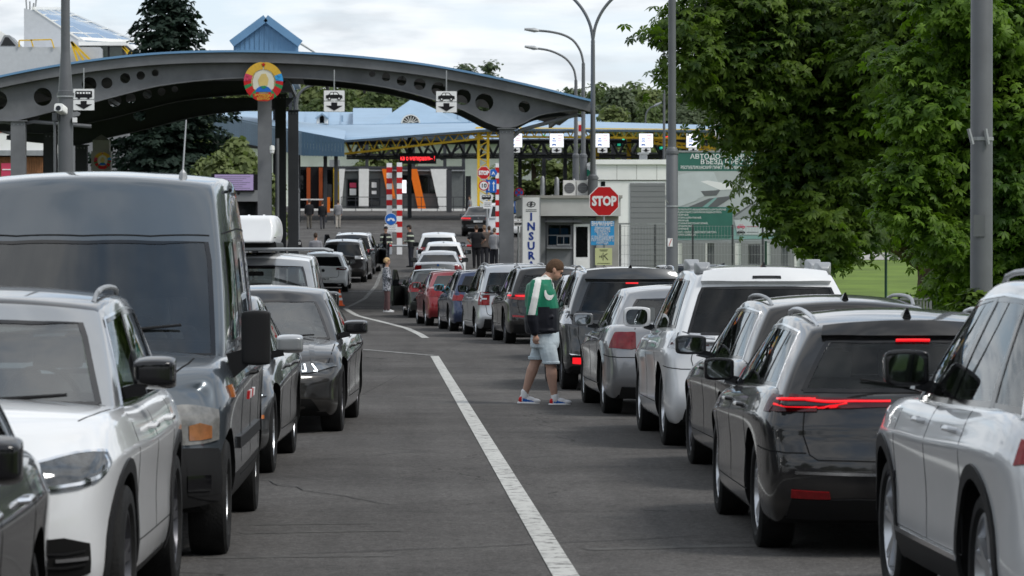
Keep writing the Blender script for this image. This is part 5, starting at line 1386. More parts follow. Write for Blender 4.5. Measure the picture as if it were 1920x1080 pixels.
finw = mat('fin_white', (.72,.72,.70), .6, var=.06)
fin([(636,317),(647,317),(640,392),(637,392)], finw); fin([(673,317),(692,317),(691,388),(673,388)], finw); fin([(807,317),(838,317),(838,393),(824,393)], finw)
fin([(716,317),(731,317),(742,372),(728,372)], 'orangep'); fin([(768,317),(782,317),(799,393),(784,393)], 'orangep')
for (a, b, tp, bt, m) in ((656,668,343,352,'pink'),(656,668,354,366,'wallw'),(697,706,342,352,'signwhite'),(754,762,338,362,'screen'),(697,706,358,364,'signwhite')): bx('poster', a, b, tp, bt, -.075, -.0615, m, ck, YK)
for px, lb in ((575,'left'),(602,'right')):   # darker left cabin with orange posts
    pass
c2_ = thing('left_cabin', 'dark glazed cabin with orange posts behind the barrier, left of the long cabin', 'building', (0,0,0))
bx('wall', 560, 632, 312, None, 1, 6, 'black', c2_, YK); 
for a in (575, 598): bx('orange_post', a, a+7, 314, 392, .6, .99, mat('post_orange',(.33,.07,.02),.5,var=.05), c2_, YK)
bx('pane', 608, 622, 318, 388, .90, .99, 'glass', c2_, YK); bx('pane', 562, 574, 318, 388, .90, .99, 'glass', c2_, YK); bx('yellow_post', 625, 637, 314, None, .2, .5, 'yellow', c2_, YK); bx('notice', 627, 635, 341, 347, .17, .199, 'signyel', c2_, YK)
bx('white_post', 618, 637, 300, 313, .1, .6, 'galv', c2_, YK)
# railing in front of the cabins
rl = thing('railing', 'thin dark railing along the front of the inspection cabins', 'railing', (0,0,0))
Yr = 266.5
for px in (640,667,697,726,757,790,820,850,868): MB().box(X_(px,Yr)-.025,X_(px,Yr)+.025,Yr,Yr+.05,gz(Yr),gz(Yr)+1.1).build('post', M['steeld'], rl)
for z in (.35,1.05): MB().box(X_(640,Yr),X_(868,Yr),Yr+.051,Yr+.09,gz(Yr)+z,gz(Yr)+z+.05).build('rail', M['steeld'], rl)
# barrier with white-red boom at the cabins
t = thing('boom_barrier', 'distant white boom barrier closing the lane left of the cabins', 'barrier', (0,0,0)); Y = 262
MB().box(X_(562,Y),X_(612,Y),Y,Y+.1,Z_(375.5,Y),Z_(373,Y)).build('boom', M['signwhite'], t); MB().box(X_(612,Y),X_(619,Y),Y-.2,Y+.3,gz(Y)-.1,Z_(370,Y)).build('cabinet', M['orangep'], t)
# distant lane furniture right of the yellow lattice column
for px, t_, bt, m, Y, lb, nm in ((878,330,392,'steeld',240,'dark ticket terminal beside the yellow lattice column','ticket_terminal'), (842,318,345,'walld',262,'dark box at the end of the long cabin','cabinet'), (1000,395,435,'steeld',150,'dark bollard cabinet behind the banner','cabinet')):
    tag(bx(nm, px-5, px+5, t_, None, 0, .5, m, None, Y), lb, nm.replace('_',' '))

# ---------------------------------------------------------------- striped height posts and the arrow sign
def striped(px, Y, zt, w, label, top_to):
    t = thing('striped_post', label, 'post', (X_(px,Y), Y, gz(Y))); h = Z_(zt,Y)-gz(Y)
    MB().box(-w/2,w/2,-w/2,w/2,0,h).build('shaft', M['signwhite'], t)
    z = h-.2; st = top_to
    while z > st:
        MB().box(-w/2-.006,w/2+.006,-w/2-.006,w/2+.006,z-.26,z).build('red_band', M['signred'], t); z -= .52
    return t
striped(730, 168, 306, .26, 'left one of the pair of red and white striped square posts', 2.1)
striped(749, 167.6, 305, .25, 'right one of the pair of red and white striped square posts', .9)
striped(933, 168, 306, .20, 'red and white striped post just left of the right canopy column', .6)
t = thing('arrow_sign', 'round blue sign with two white arrows on the striped post', 'sign', (X_(733,166.8), 166.8, Z_(411,166.8)))
MB().disc(0,0,.29,-.02,0,28).build('plate', M['signwhite'], t); MB().disc(0,0,.272,-.026,-.0205,28).build('face', M['signblue'], t)
for sx in (-1,1): MB().prism([(sx*a,b) for a,b in ((0,.07),(.10,.02),(.12,.06),(.20,-.08),(.05,-.09),(.08,-.045),(0,.0))],-.034,-.027).build('arrow', M['signwhite'], t)
t = thing('plate_sign', 'white rectangular plate with small text under the blue arrow sign', 'sign', (X_(733,166.8), 166.8, Z_(428,166.8)))
MB().box(-.30,.30,-.02,0,-.18,.18).build('plate', M['signwhite'], t)
for k in range(4): MB().box(-.24+.03*(k%2),.24-.04*(k%2),-.024,-.0205,.10-.08*k,.115-.08*k).build('print_line', M['pole'], t)
# the boom across the road
t = thing('boom_barrier', 'grey and red boom lying across both lanes behind the officers', 'barrier', (0,0,0)); Y = 161; zbm = Z_(461,Y)
for k in range(14):
    a = 655+k*20; MB().tube([(X_(a,Y),Y,zbm),(X_(a+20,Y),Y,zbm)], .05, 8).build('boom_section', M['signred'] if k in (3,7,11) else M['galv'], t, smooth=True)
for px in (655, 700, 800, 930): MB().box(X_(px,Y)-.12,X_(px,Y)+.12,Y-.1,Y+.1,gz(Y),zbm-.05).build('stand', M['galv'], t)

# ---------------------------------------------------------------- blue roofed buildings behind
YQ = 310.0
bq = thing('blue_roofed_hall', 'customs hall with pale blue metal roofs, pyramid gable, fan window and dormer', 'building', (0,0,0))
bx('wall', 430, 1130, 268, None, 2, 20, 'wallw', bq, YQ)
plane3('roof', [p3(430,262,YQ), p3(1140,262,YQ), p3(1140,214,YQ+16), p3(430,209,YQ+16)], .2, M['bluel'], bq)
plane3('roof', [p3(662,240,YQ-1), p3(735,240,YQ-1), p3(735,203,YQ+15), p3(662,203,YQ+15)], .2, M['bluel'], bq)
plane3('gable_roof', [p3(690,243,YQ-3), p3(880,243,YQ-3), p3(773,185,YQ+6)], .2, M['bluel'], bq)
plane3('gable_roof', [p3(880,243,YQ-3), p3(900,243,YQ+12), p3(773,185,YQ+6)], .2, M['bluel'], bq)
Yg = YQ-4; s = Yg/FPX; cx_, cz_ = X_(770,Yg), Z_(232,Yg)
fan = [(cx_+18*s*math.cos(R(a)), cz_+17*s*math.sin(R(a))) for a in range(0,181,12)]
w0 = MB().prism(fan, Yg-.2, Yg+6).build('fan_window', M['white'], bq)
fan2 = [(cx_+15*s*math.cos(R(a)), cz_+.06+14*s*math.sin(R(a))) for a in range(0,181,12)]
MB().prism(fan2, Yg-.23, Yg-.201).build('pane', M['glass2'], w0)
for a in range(22,180,22): MB().bar((cx_+3*s*math.cos(R(a)),Yg-.25,cz_+3*s*math.sin(R(a))),(cx_+15*s*math.cos(R(a)),Yg-.25,cz_+14*s*math.sin(R(a))),.05,.03,up=(0,1,0)).build('glazing_bar', M['white'], w0)
d0 = MB().prism([p3(a,b,YQ+4)[::2] for a, b in ((594,232),(614,232),(614,220),(604,213),(594,220))], YQ+4, YQ+9).build('dormer', M['white'], bq)
MB().prism([p3(a,b,YQ+4)[::2] for a, b in ((600,231),(608,231),(608,220),(604,217),(600,220))], YQ+3.95, YQ+3.999).build('pane', M['glass2'], d0)
for sx in (-1,1): plane3('dormer_roof', [p3(604,212,YQ+3.7), p3(604+sx*13,222,YQ+3.7), p3(604+sx*13,222,YQ+9), p3(604,212,YQ+9)], .12, M['bluel'], bq)
for px in (481, 546, 640, 690, 808): bx('roof_vent', px-2, px+2, 210 if px<690 else 218, 222 if px<690 else 232, 8, 8.4, 'bluel', bq, YQ)
for k in range(28):
    px = 440+k*22
    MB().bar(p3(px,260,YQ-.05), p3(px+2,212,YQ+15.5), .07,.10).build('seam_rib', M['bluel'], bq)
# left fascia: blue ribbed canopy edge running towards the cabins
lc = thing('ribbed_canopy', 'canopy with a deep slate blue ribbed fascia left of the yellow truss', 'canopy', (0,0,0))
P0, P1, P2 = p3(400,214,262), p3(566,247,228), p3(646,262,224)
def fasc(A, B, hA, hB, n):
    A = Vector(A); B = Vector(B)
    for i in range(n):
        a = A.lerp(B, i/n); b = A.lerp(B, (i+.96)/n); ha = hA+(hB-hA)*i/n
        MB().add([a, b, b-Vector((0,0,ha)), a-Vector((0,0,ha)), a+Vector((0,.08,0)), b+Vector((0,.08,0)), b+Vector((0,.08,-ha)), a+Vector((0,.08,-ha))],
                 [(0,3,2,1),(4,5,6,7),(0,1,5,4),(3,7,6,2),(0,4,7,3),(1,2,6,5)]).build('fascia_panel', M['blued'], lc)
fasc(P0, P1, 1.7, 1.55, 46); fasc(P1, P2, 1.55, 1.05, 14)
plane3('roof', [Vector(P0)+Vector((0,.1,.02)), Vector(P1)+Vector((0,.1,.02)), Vector(P2)+Vector((0,.1,.02)), p3(650,240,YT+12), p3(400,205,275)], .15, M['bluel'], lc)
for px, Y in ((560,232),(610,230),(630,226)): MB().box(X_(px,Y)-.12,X_(px,Y)+.12,Y+.4,Y+.64,gz(Y),Z_(285,Y)).build('column', M['steeld'], lc)
plane3('soffit', [Vector(P0)+Vector((0,.12,-1.5)), Vector(P1)+Vector((0,.12,-1.45)), Vector(P2)+Vector((0,.12,-.95)), p3(640,285,238), p3(400,270,270)], .1, M['steeld'], lc)
# blue gable tower
YG = 240.0
gb = thing('gable_tower', 'bright blue metal gable rising behind the canopy roof, above the emblem', 'building', (0,0,0))
MB().prism([p3(a,b,YG)[::2] for a, b in ((439,120),(560,120),(560,80),(499,37),(439,80))], YG, YG+.2).build('gable_wall', M['blue'], gb)
for px in range(444, 560, 9):
    h = 80-(43*(1-abs(px-499)/61)); MB().box(X_(px,YG)-.03,X_(px,YG)+.03,YG-.06,YG-.001,Z_(118,YG),Z_(max(h,38)+4,YG)).build('seam_rib', M['blue'], gb)
for a, b in (((499,35),(435,83)),((499,35),(564,83))): MB().bar(p3(a[0],a[1],YG-.3), p3(b[0],b[1],YG-.3), .14,.5).build('verge_board', M['blue'], gb)
plane3('roof', [p3(499,36,YG-.1), p3(564,82,YG-.1), p3(602,105,YG+14), p3(530,60,YG+14)], .1, mat('roof_weathered',(.42,.42,.40),.6,var=.15,vscale=1.5), gb)
plane3('roof', [p3(435,82,YG-.1), p3(499,36,YG-.1), p3(530,60,YG+14), p3(470,100,YG+14)], .1, MATS['roof_weathered'], gb)
MB().box(X_(445,YG),X_(556,YG),YG+.3,YG+14,Z_(150,YG),Z_(112,YG)).build('lower_wall', M['wallg'], gb)
for px in (505, 545):
    for yy in (.6, 13.4): MB().box(X_(px,YG)-.12,X_(px,YG)+.12,YG+yy,YG+yy+.24,gz(YG),Z_(150.2,YG)).build('leg', M['steeld'], gb)

# ---------------------------------------------------------------- top left white building
YU = 230.0
wbld = thing('terminal_building', 'white terminal building with a sloping glass roof and yellow struts at the top left', 'building', (0,0,0))
bx('wall', -60, 190, 90, 150, 0, 10, mat('terminal_white',(.50,.52,.55),.5,var=.06), wbld, YU)
bx('lower_wall', -60, 240, 150.2, None, .3, 10, 'wallg', wbld, YU)
MB().prism([p3(a,b,YU+3)[::2] for a, b in ((49,100),(49,18),(68,22),(165,80),(165,100))], YU+3, YU+3.3).build('side_wall', MATS['terminal_white'], wbld)
rf = plane3('glass_roof', [p3(66,20,YU+3), p3(118,20,YU+12), p3(262,82,YU+12), p3(150,76,YU+3)], .12, mat('sky_glass',(.10,.20,.34),.15,var=.05,ior=1.6), wbld)
for k in range(5):
    a = Vector(p3(66,20,YU+3)).lerp(Vector(p3(118,20,YU+12)), k/4)+Vector((0,0,.06)); b = Vector(p3(150,76,YU+3)).lerp(Vector(p3(262,82,YU+12)), k/4)+Vector((0,0,.06))
    MB().bar(a,b,.10).build('glazing_bar', M['white'], rf)
for k in range(6):
    a = Vector(p3(66,20,YU+3)).lerp(Vector(p3(150,76,YU+3)), k/5)+Vector((0,0,.07)); b = Vector(p3(118,20,YU+12)).lerp(Vector(p3(262,82,YU+12)), k/5)+Vector((0,0,.07))
    MB().bar(a,b,.08 if 0<k<5 else .2).build('glazing_bar', M['white'], rf)
bx('eaves', 145, 236, 76, 83, 2.2, 12, 'white', wbld, YU)
bx('upper_wall', 145, 232, 83.2, 116, 3, 12, 'walld', wbld, YU)
for a in (148,174,202): bx('pane', a, a+24, 84, 110, 2.9, 2.999, mat('dull_green_glass',(.08,.10,.085),.12,var=.1,ior=1.5), wbld, YU)
for a in ((137,80,150,122),(137,80,163,120),(137,80,176,118),(232,88,258,110),(232,88,250,112)): MB().bar(p3(a[0],a[1],YU-.4), p3(a[2],a[3],YU-.4), .14).build('strut', M['yellow'], wbld)
for a in ((40,78,100,76),(40,78,40,90),(100,76,105,92),(62,76,66,90)): MB().bar(p3(a[0],a[1],YU-.1), p3(a[2],a[3],YU-.1), .08).build('roof_railing', M['yellow'], wbld)
MB().prism([p3(a,b,YU+1)[::2] for a, b in ((0,90),(12,68),(22,68),(42,90))], YU+1, YU+4).build('skylight', M['galv'], wbld)
MB().prism([p3(a,b,YU+1)[::2] for a, b in ((6,88),(14,72),(20,72),(34,88))], YU+.95, YU+.999).build('skylight_pane', M['glass2'], wbld)
MB().prism([p3(a,b,YU+2)[::2] for a, b in ((-40,90),(-30,50),(0,57),(14,66),(8,90))], YU+2, YU+5).build('skylight', M['white'], wbld)
for px, h in ((54,0),(60,5),(66,8),(70,0)): MB().tube([p3(px,20,YU+4), p3(px+(px-60)*.2,h,YU+4)], .05, 6).build('antenna_mast', M['galv'], wbld)
# lower left white hall
YH = 150.0
lh = thing('left_hall', 'white hall with wood cladding and a red line at the left edge behind the canopy', 'building', (0,0,0))
bx('wall', -80, 92, 228, 283, 0, 10, 'wallw', lh, YH); bx('red_line', -80, 60, 247, 249.5, -.03, -.001, 'signred', lh, YH)
bx('band', -80, 92, 283.2, 293, -.3, 10, 'galv', lh, YH); bx('base', -80, 92, 293.2, None, .3, 10, 'black', lh, YH)
for i in range(42): bx('wood_slat', -40+i*3.1, -40+i*3.1+2.5, 295, 345, .1, .25, 'wood', lh, YH)
t = thing('pink_sign', 'pink poster sign on the wood cladding at the left edge', 'sign', (0,0,0)); bx('board', 7, 29, 307, 340, -.15, .05, 'pink', t, YH)
bx('print_band', 9, 27, 318, 320, -.17, -.151, 'signwhite', t, YH)
# middle low building with purple screen
YM = 150
mbld = thing('low_building', 'low dark flat building behind the roof box, carrying the purple screen', 'building', (0,0,0))
bx('wall', 380, 486, 361, None, .2, 8, 'black', mbld, YM); bx('fascia', 378, 488, 357, 378, -.1, 8.2, 'wallg', mbld, YM); bx('wall', 475, 486, 327, 356.8, .1, 1, 'black', mbld, YM)
bx('pane', 410, 480, 380, 420, .15, .199, 'glass', mbld, YM)
t = thing('screen', 'pale purple advertising screen left of the emblem column', 'screen', (0,0,0)); bx('case', 398, 478, 326, 360, -.2, 0, 'black', t, YM); bx('display', 404, 476, 328, 357, -.22, -.201, 'purple', t, YM)
for k in range(7): bx('text_row', 408, 470-(k%3)*7, 331.5+3.6*k, 332.3+3.6*k, -.226, -.2205, 'ledred' if False else M['pole'], t, YM)
# boundary obelisk
Y = 128.0; s = Y/FPX
ob = thing('obelisk', 'grey concrete border obelisk with a pointed top and small round emblem', 'obelisk', (X_(193,Y), Y, 0))
MB().box(-18*s,18*s,-18*s,18*s,gz(Y)-.1,Z_(285,Y)).build('plinth', M['concrete'], ob)
hh = 15.5*s; zt0, zt1, zt2 = Z_(284.9,Y), Z_(264,Y), Z_(253,Y)
MB().add([(-hh,-hh,zt0),(hh,-hh,zt0),(hh,hh,zt0),(-hh,hh,zt0),(-hh,-hh,zt1),(hh,-hh,zt1),(hh,hh,zt1),(-hh,hh,zt1),(0,0,zt2)],[(0,3,2,1),(0,1,5,4),(1,2,6,5),(2,3,7,6),(3,0,4,7),(4,5,8),(5,6,8),(6,7,8),(7,4,8)]).build('shaft', M['concrete'], ob)
emblem((X_(195,Y-.4), Y-.42, Z_(302,Y-.4)), .31, 'small round state emblem mounted on the obelisk plinth', True)

# traffic cone
Y = 114.5
tc_ = thing('traffic_cone', 'orange and white traffic cone at the fork of the painted lines', 'traffic cone', (X_(637,Y), Y, gz(Y)+.02))
co_ = mat('cone_orange',(.75,.12,.03),.5,var=.05)
MB().box(-.16,.16,-.16,.16,0,.03).build('base', co_, tc_)
MB().lathe([(.12,.03),(.02,.52),(.015,.53)],16).build('cone', co_, tc_, smooth=True)
for a, b in ((.18,.26),(.34,.41)): MB().lathe([(.12-.2*(a-.03)+.004,a),(.12-.2*(b-.03)+.004,b)],16).build('white_band', M['signwhite'], tc_, smooth=True)

# ---------------------------------------------------------------- car makers
def rear_lamp(c, z0, z1, xin, ts=.34, m='red', inner=None, z0i=None, z1i=None, zs=None):
    z0i = z0 if z0i is None else z0i; z1i = z1 if z1i is None else z1i
    zs = zs or (z0, z1)
    hw, ro = c.hw, c.ro
    ang = [0, 22, 45, 65] if ts > .3 else [22, 45, 65]
    zz0 = lambda t: zs[0]+(z0-zs[0])*t; zz1 = lambda t: zs[1]+(z1-zs[1])*t
    A = ([('s', -ro+max(ts, .34), zs[0])] if ts > .3 else []) + [('d', a, zz0(i/3)) for i, a in enumerate(ang)] + [('r', -max(xin+.02, hw*.70), z0*.6+z0i*.4), ('r', -(max(xin+.02, hw*.70)+xin)/2, z0*.3+z0i*.7), ('r', -xin, z0i)]
    B = ([('s', -ro+max(ts, .34)*.97, zs[1])] if ts > .3 else []) + [('d', a, zz1(i/3)) for i, a in enumerate(ang)] + [('r', -max(xin+.02, hw*.70), z1*.6+z1i*.4), ('r', -(max(xin+.02, hw*.70)+xin)/2, z1*.3+z1i*.7), ('r', -xin, z1i)]
    o = c.strip('tail_lamp', A, B, M[m], .009, 14, 4)
    if inner:
        for q, sg in zip(o, (1, -1)):
            e = .25; lp = lambda a, b, t: (a[0], a[1] + (b[1]-a[1])*0, a[2]*(1-t) + b[2]*t)
            c.strip('lamp_lens', [lp(a, b, .52) for a, b in zip(A, B)], [lp(a, b, .78) for a, b in zip(A, B)], M[inner], .013, 14, 1, sym=False, parent=q, flip=sg)
    return o
def rear_gaps(c, zt, zb, x, zbump=None, w=.008):
    c.line('tailgate_gap', [('r', -x, zt), ('r', -x*1.02, (zt+zb)/2), ('r', -x*.97, zb+.03), ('r', -x*.9, zb), ('r', -x*.4, zb-.005), ('r', 0, zb-.005)], M['seam'], w, n=30)
    if zbump: c.line('bumper_gap', [('s', -c.ro+.62, zbump+.02), ('s', -c.ro+.3, zbump+.01), ('r', -c.hw*.86, zbump), ('r', -x, zbump)], M['seam'], w, n=20)
def rear_trim(c, z0, z1, m='plastic', x=None, name='bumper_trim'):
    x = x or c.hw*.84
    xs = [-x, -x/2, 0, x/2, x]
    c.strip(name, [('r', q, z0) for q in xs], [('r', q*.97, z1) for q in xs], M[m], .012, 16, 3, sym=False)
def exhausts(c, x=.5, z=.28, n=1):
    y = c.Rp(x, z).y
    for sx in (-1, 1):
        MB().rprism(sx*x, z, .13, .055, .025, y-.03, y+.02).build('exhaust_tip', M['chrome'], c.root)
def place(px, rearY, head=0, W=1.8, side=-1):
    """car origin when its near rear tyre's outer edge is in photo column px at distance rearY"""
    x = X_(px, rearY) + (W / 2 - .04) * (1 if side < 0 else -1)
    return (x, rearY, gz(rearY))
P_black = paint('black', (.006, .006, .007), .0, .12)
P_graph = paint('graphite', (.020, .022, .025), .5)
P_grey = paint('dark_grey', (.042, .045, .048), .5)
P_silver = paint('silver', (.30, .31, .32), .6)
P_silver2 = paint('cool_silver', (.42, .435, .455), .5)
P_white = paint('white', (.66, .67, .68), 0)
P_pearl = paint('pearl_white', (.60, .61, .62), .12)
P_red = paint('red', (.22, .010, .016), .3)
P_blue = paint('navy_blue', (.02, .035, .085), .4)
P_green = paint('green_black', (.02, .026, .025), .4)
P_van = paint('van_slate', (.064, .079, .094), .5, dust=.2)
P_bronze = paint('dark_bronze', (.022, .0205, .019), .5)

def SP(**k):
    b = dict(L=4.6, W=1.81, H=1.45, ro=.95, wb=2.7, wr=.33, gc=.2, belt=[(0,.93),(.4,.98),(1.2,.96),(2.6,.93),(3.3,.92),(3.7,.87),(4.2,.78),(4.6,.66)],
             cab=(.10,.42,2.55,3.5), Wb=.845, Wr=.63)
    b.update(k); return b
# 1 --- white crossover entering the frame at the right
sp = SP(L=4.68, W=1.84, H=1.70, ro=.98, wb=2.70, wr=.365, gc=.24, belt=[(0,1.02),(.4,1.10),(1.3,1.09),(2.6,1.05),(3.3,1.06),(3.6,1.05),(4.2,.99),(4.68,.84)],
        cab=(.10,.42,2.45,3.42), Wb=.87, Wr=.66, wl=(.13,.87), win=[(.07,.24,.11,.26),(.265,.56,.275,.56),(.60,.905,.60,.935)], arch=M['plastic'], rimf=.74)
c = Car('car', 'white crossover with black arch mouldings, nearest at the right edge', 'car', (3.53, 15.3, 0), R(.3), sp, P_pearl, clad=1, belt_chrome=True, group='cars queueing in the right lane', see=True, hi=True)
c.mirror(M['gloss'], z=1.215, y=1.76, size=(.215,.16,.18)); c.handle([.62, 1.55], .97); c.doors([.34, 1.30, 2.28], .42, .007)
c.rails(M['galv'], .10, .84); c.antenna()
c.strip('sill_trim', [('s',.42,.40),('s',1.3,.40),('s',2.25,.40)], [('s',.42,.27),('s',1.3,.27),('s',2.25,.27)], M['plastic'], .014, 10, 2)
c.strip('sill_moulding', [('s',.42,.415),('s',1.3,.415),('s',2.25,.415)], [('s',.42,.39),('s',1.3,.39),('s',2.25,.39)], M['chrome'], .018, 10, 1)
c.line('wing_crease', [('s',2.35,.93),('s',2.9,.95),('s',3.3,.9)], P_pearl, .02, .006)
rear_lamp(c, .88, .99, .40, .18, 'red')
q = c.Sp(2.40, .66)
lettering('e-POWER', .055, M['ink'], c.root, (q.x-.006, 2.40, .66), (R(90), 0, -R(90)), weight=.001, name='side_badge')

# 2 --- black estate
sp = SP(L=4.63, W=1.81, H=1.45, ro=1.0, wb=2.71, wr=.335, gc=.20, belt=[(0,.90),(.3,.985),(1.0,.985),(2.0,.95),(3.0,.91),(3.5,.90),(4.1,.80),(4.63,.66)],
        cab=(.12,.50,2.5,3.45), Wb=.85, Wr=.615, win=[(.10,.27,.15,.28),(.295,.575,.305,.575),(.61,.905,.605,.935)], wl=(.18,.86),
        rear=[(0,.13),(.12,.04),(.3,0),(.5,.0),(.62,.05),(.8,.06),(1,.13)], rc=.17, dr=.075)
c = Car('car', 'glossy black estate with lit red tail lamps and silver roof rails', 'car', place(1420, 21.1, 0, 1.81), R(-.6), sp, P_black, group='cars queueing in the right lane', belt_chrome=True, tint=False, see=True, hi=True)
c.mirror(M['gloss'], z=1.02, y=1.95, size=(.195,.14,.15)); c.handle([.60, 1.52], .845); c.doors([.30, 1.28, 2.26], .34, .008)
c.rails(M['alloy'], .06, .83, .045); c.antenna(u=.10); c.wiper_rear()
rear_lamp(c, .855, .945, .17, .33, 'redd', z0i=.885, z1i=.925, zs=(.85,.95))
hw, ro = c.hw, c.ro
def sig(P, w_): 
    for sg in (1, -1): c.line('light_signature', P, M['redl'], w_, .016, n=80, sym=False, flip=sg, smooth=True)
sig([('d',14,.926)]+[('d',a,.926) for a in range(20,66,6)]+[('r',-hw*.72,.922),('r',-hw*.66,.918),('r',-hw*.58,.913),('r',-hw*.45,.915),('r',-hw*.3,.916),('r',-.17,.917)], .010)
sig([('d',14,.892),('d',20,.884)]+[('d',a,.878) for a in range(26,66,6)]+[('r',-hw*.72,.876),('r',-hw*.66,.880),('r',-hw*.56,.892),('r',-hw*.46,.906)], .010)
c.strip('reflector', [('r',-.74,.365),('r',-.52,.36)], [('r',-.74,.41),('r',-.53,.40)], M['red'], .012, 6, 1)
c.strip('spoiler', [Vector(c.cp(0,v,.88)) for v in (-.86,-.4,0,.4,.86)], [Vector(c.cp(0,v,1.0)) for v in (-.88,-.4,0,.4,.88)], P_black, .03, 14, 2, sym=False, b=c.bc)
c.strip('brake_light', [Vector(c.cp(0,v,.83)) for v in (-.16,.16)], [Vector(c.cp(0,v,.85)) for v in (-.16,.16)], M['redl'], .02, 6, 1, sym=False, b=c.bc)
rear_gaps(c, .86, .58, .66, .62); rear_trim(c, .24, .36, 'plastic'); c.badge(.80, .05); c.plate('', .69)
c.strip('bumper_strip', [('r',-.72,.50),('r',0,.49),('r',.72,.50)], [('r',-.72,.515),('r',0,.505),('r',.72,.515)], M['chrome'], .012, 14, 1, sym=False)

# 3 --- dark estate ahead of it
sp = SP(L=4.7, W=1.82, H=1.47, ro=1.0, wb=2.75, wr=.335, cab=(.15,.5,2.6,3.5), Wr=.62, belt=[(0,.93),(.4,.98),(1.2,.97),(2.6,.94),(3.4,.93),(3.7,.89),(4.2,.80),(4.7,.68)], rim='dark')
c = Car('car', 'dark bronze estate with chrome window line, half hidden beyond the glossy black estate', 'car', place(1362, 26.9, 0, 1.82), R(.6), sp, P_bronze, group='cars queueing in the right lane', belt_chrome=True, see=True)
c.mirror(P_graph, size=(.25,.16,.16)); c.handle([.55,1.5], .86); c.doors([.28,1.28,2.3], .34, .009); c.rails(M['galv'], .1, .85, .05); c.antenna(); rear_lamp(c, .84,.98,.45,.3)

# 4 --- white hybrid crossover, clear lamps, roof rack feet
sp = SP(L=4.77, W=1.885, H=1.69, ro=1.03, wb=2.74, wr=.365, gc=.23, belt=[(0,1.0),(.3,1.08),(1.2,1.08),(2.4,1.03),(3.3,1.02),(3.6,1.0),(4.2,.92),(4.77,.78)],
        cab=(.08,.52,2.55,3.55), Wb=.89, Wr=.655, rear=[(0,.10),(.15,.0),(.4,0),(.55,.05),(1,.13)], win=[(.10,.25,.15,.27),(.28,.57,.29,.57),(.60,.90,.60,.93)], rgl=(.14,.80), rgw=(.90,.88), rc=.17, dr=.05)
c = Car('car', 'white crossover with clear tail lamps and silver roof rack feet, behind the silver saloon', 'car', place(1243, 32.6, 0, 1.885), R(.3), sp, P_white, group='cars queueing in the right lane', tint=True, see=True)
c.mirror(P_white, size=(.26,.17,.2), z=1.17); c.handle([.62,1.6], .95); c.doors([.34,1.32,2.36], .40, .009); rear_gaps(c, 1.0, .66, .70, .74)
rear_lamp(c, .90, 1.06, .50, .40, 'clear', None, .93, 1.03, zs=(.93,1.07))
hw, ro = c.hw, c.ro
c.strip('lamp_band', [('s',-ro+.36,.955),('s',-ro+.2,.945),('r',-hw*.86,.935),('r',-.55,.945)], [('s',-ro+.36,.975),('s',-ro+.2,.965),('r',-hw*.86,.955),('r',-.55,.965)], M['redd'], .014, 12, 1)
c.strip('spoiler', [Vector(c.cp(0,v,.86)) for v in (-.9,-.4,0,.4,.9)], [Vector(c.cp(0,v,1.0)) for v in (-.9,-.4,0,.4,.9)], P_white, .05, 14, 2, sym=False, b=c.bc)
c.strip('brake_light', [Vector(c.cp(0,v,.90)) for v in (-.2,.2)], [Vector(c.cp(0,v,.94)) for v in (-.2,.2)], M['gloss'], .056, 6, 1, sym=False, b=c.bc)
c.plate('', .78); c.badge(.90,.05); rear_trim(c,.27,.38,'plastic'); c.antenna(u=.09)
for u in (.12, .55):
    for sx in (-1, 1):
        p = Vector(c.cp(u, -.88, 1)); p = c.ray((p.x, p.y, 4), (0,0,-1), c.bc)
        vs, fs, ks = boxgrid(5, 4, 3, lambda i_, j_, k_: (sx*abs(p.x) + [-.07,-.055,.055,.07][j_]*[.5,1,1,.9,.6][i_], p.y + [-.16,-.10,.0,.14,.26][i_], p.z + .005 + [-.03,.045,.085][k_]*[.45,1,1.05,.9,.35][i_]))
        o = subsurfed('rack_foot', vs, fs, [0]*len(fs), [M['galv']], 2); o.parent = c.root

# 5 --- silver saloon
sed = dict(ro=1.12, belt=[(0,.93),(.25,1.0),(.9,1.01),(1.3,.97),(2.6,.93),(3.4,.92),(3.8,.86),(4.3,.78),(4.9,.66)], cab=(.62,1.25,2.75,3.65), rear=[(0,.10),(.2,.0),(.5,0),(.8,.06),(1,.10)])
sp = SP(L=4.92, W=1.855, H=1.45, wb=2.84, wr=.335, **sed, Wb=.85, Wr=.61, win=[(.13,.24,.17,.24),(.26,.57,.26,.57),(.61,.905,.605,.935)], rgl=(.17,.84), rc=.16)
c = Car('car', 'silver saloon with big red corner lamps between the dark grey carrier and white crossover', 'car', place(1130, 39.3, 0, 1.855), R(1.0), sp, paint('saloon_grey', (.20,.205,.215), .5), group='cars queueing in the right lane', see=True)
c.mirror(c.pm, size=(.23,.14,.15)); c.handle([.6,1.6], .84); c.doors([.22,1.28,2.36], .34, .012); rear_lamp(c, .74, .94, .60, .20, 'redt', z0i=.76, z1i=.93, zs=(.76,.93))
rear_gaps(c, .98,.63,.60,.66,.01); c.plate('',.66); rear_trim(c,.22,.34,'plastic'); c.antenna()

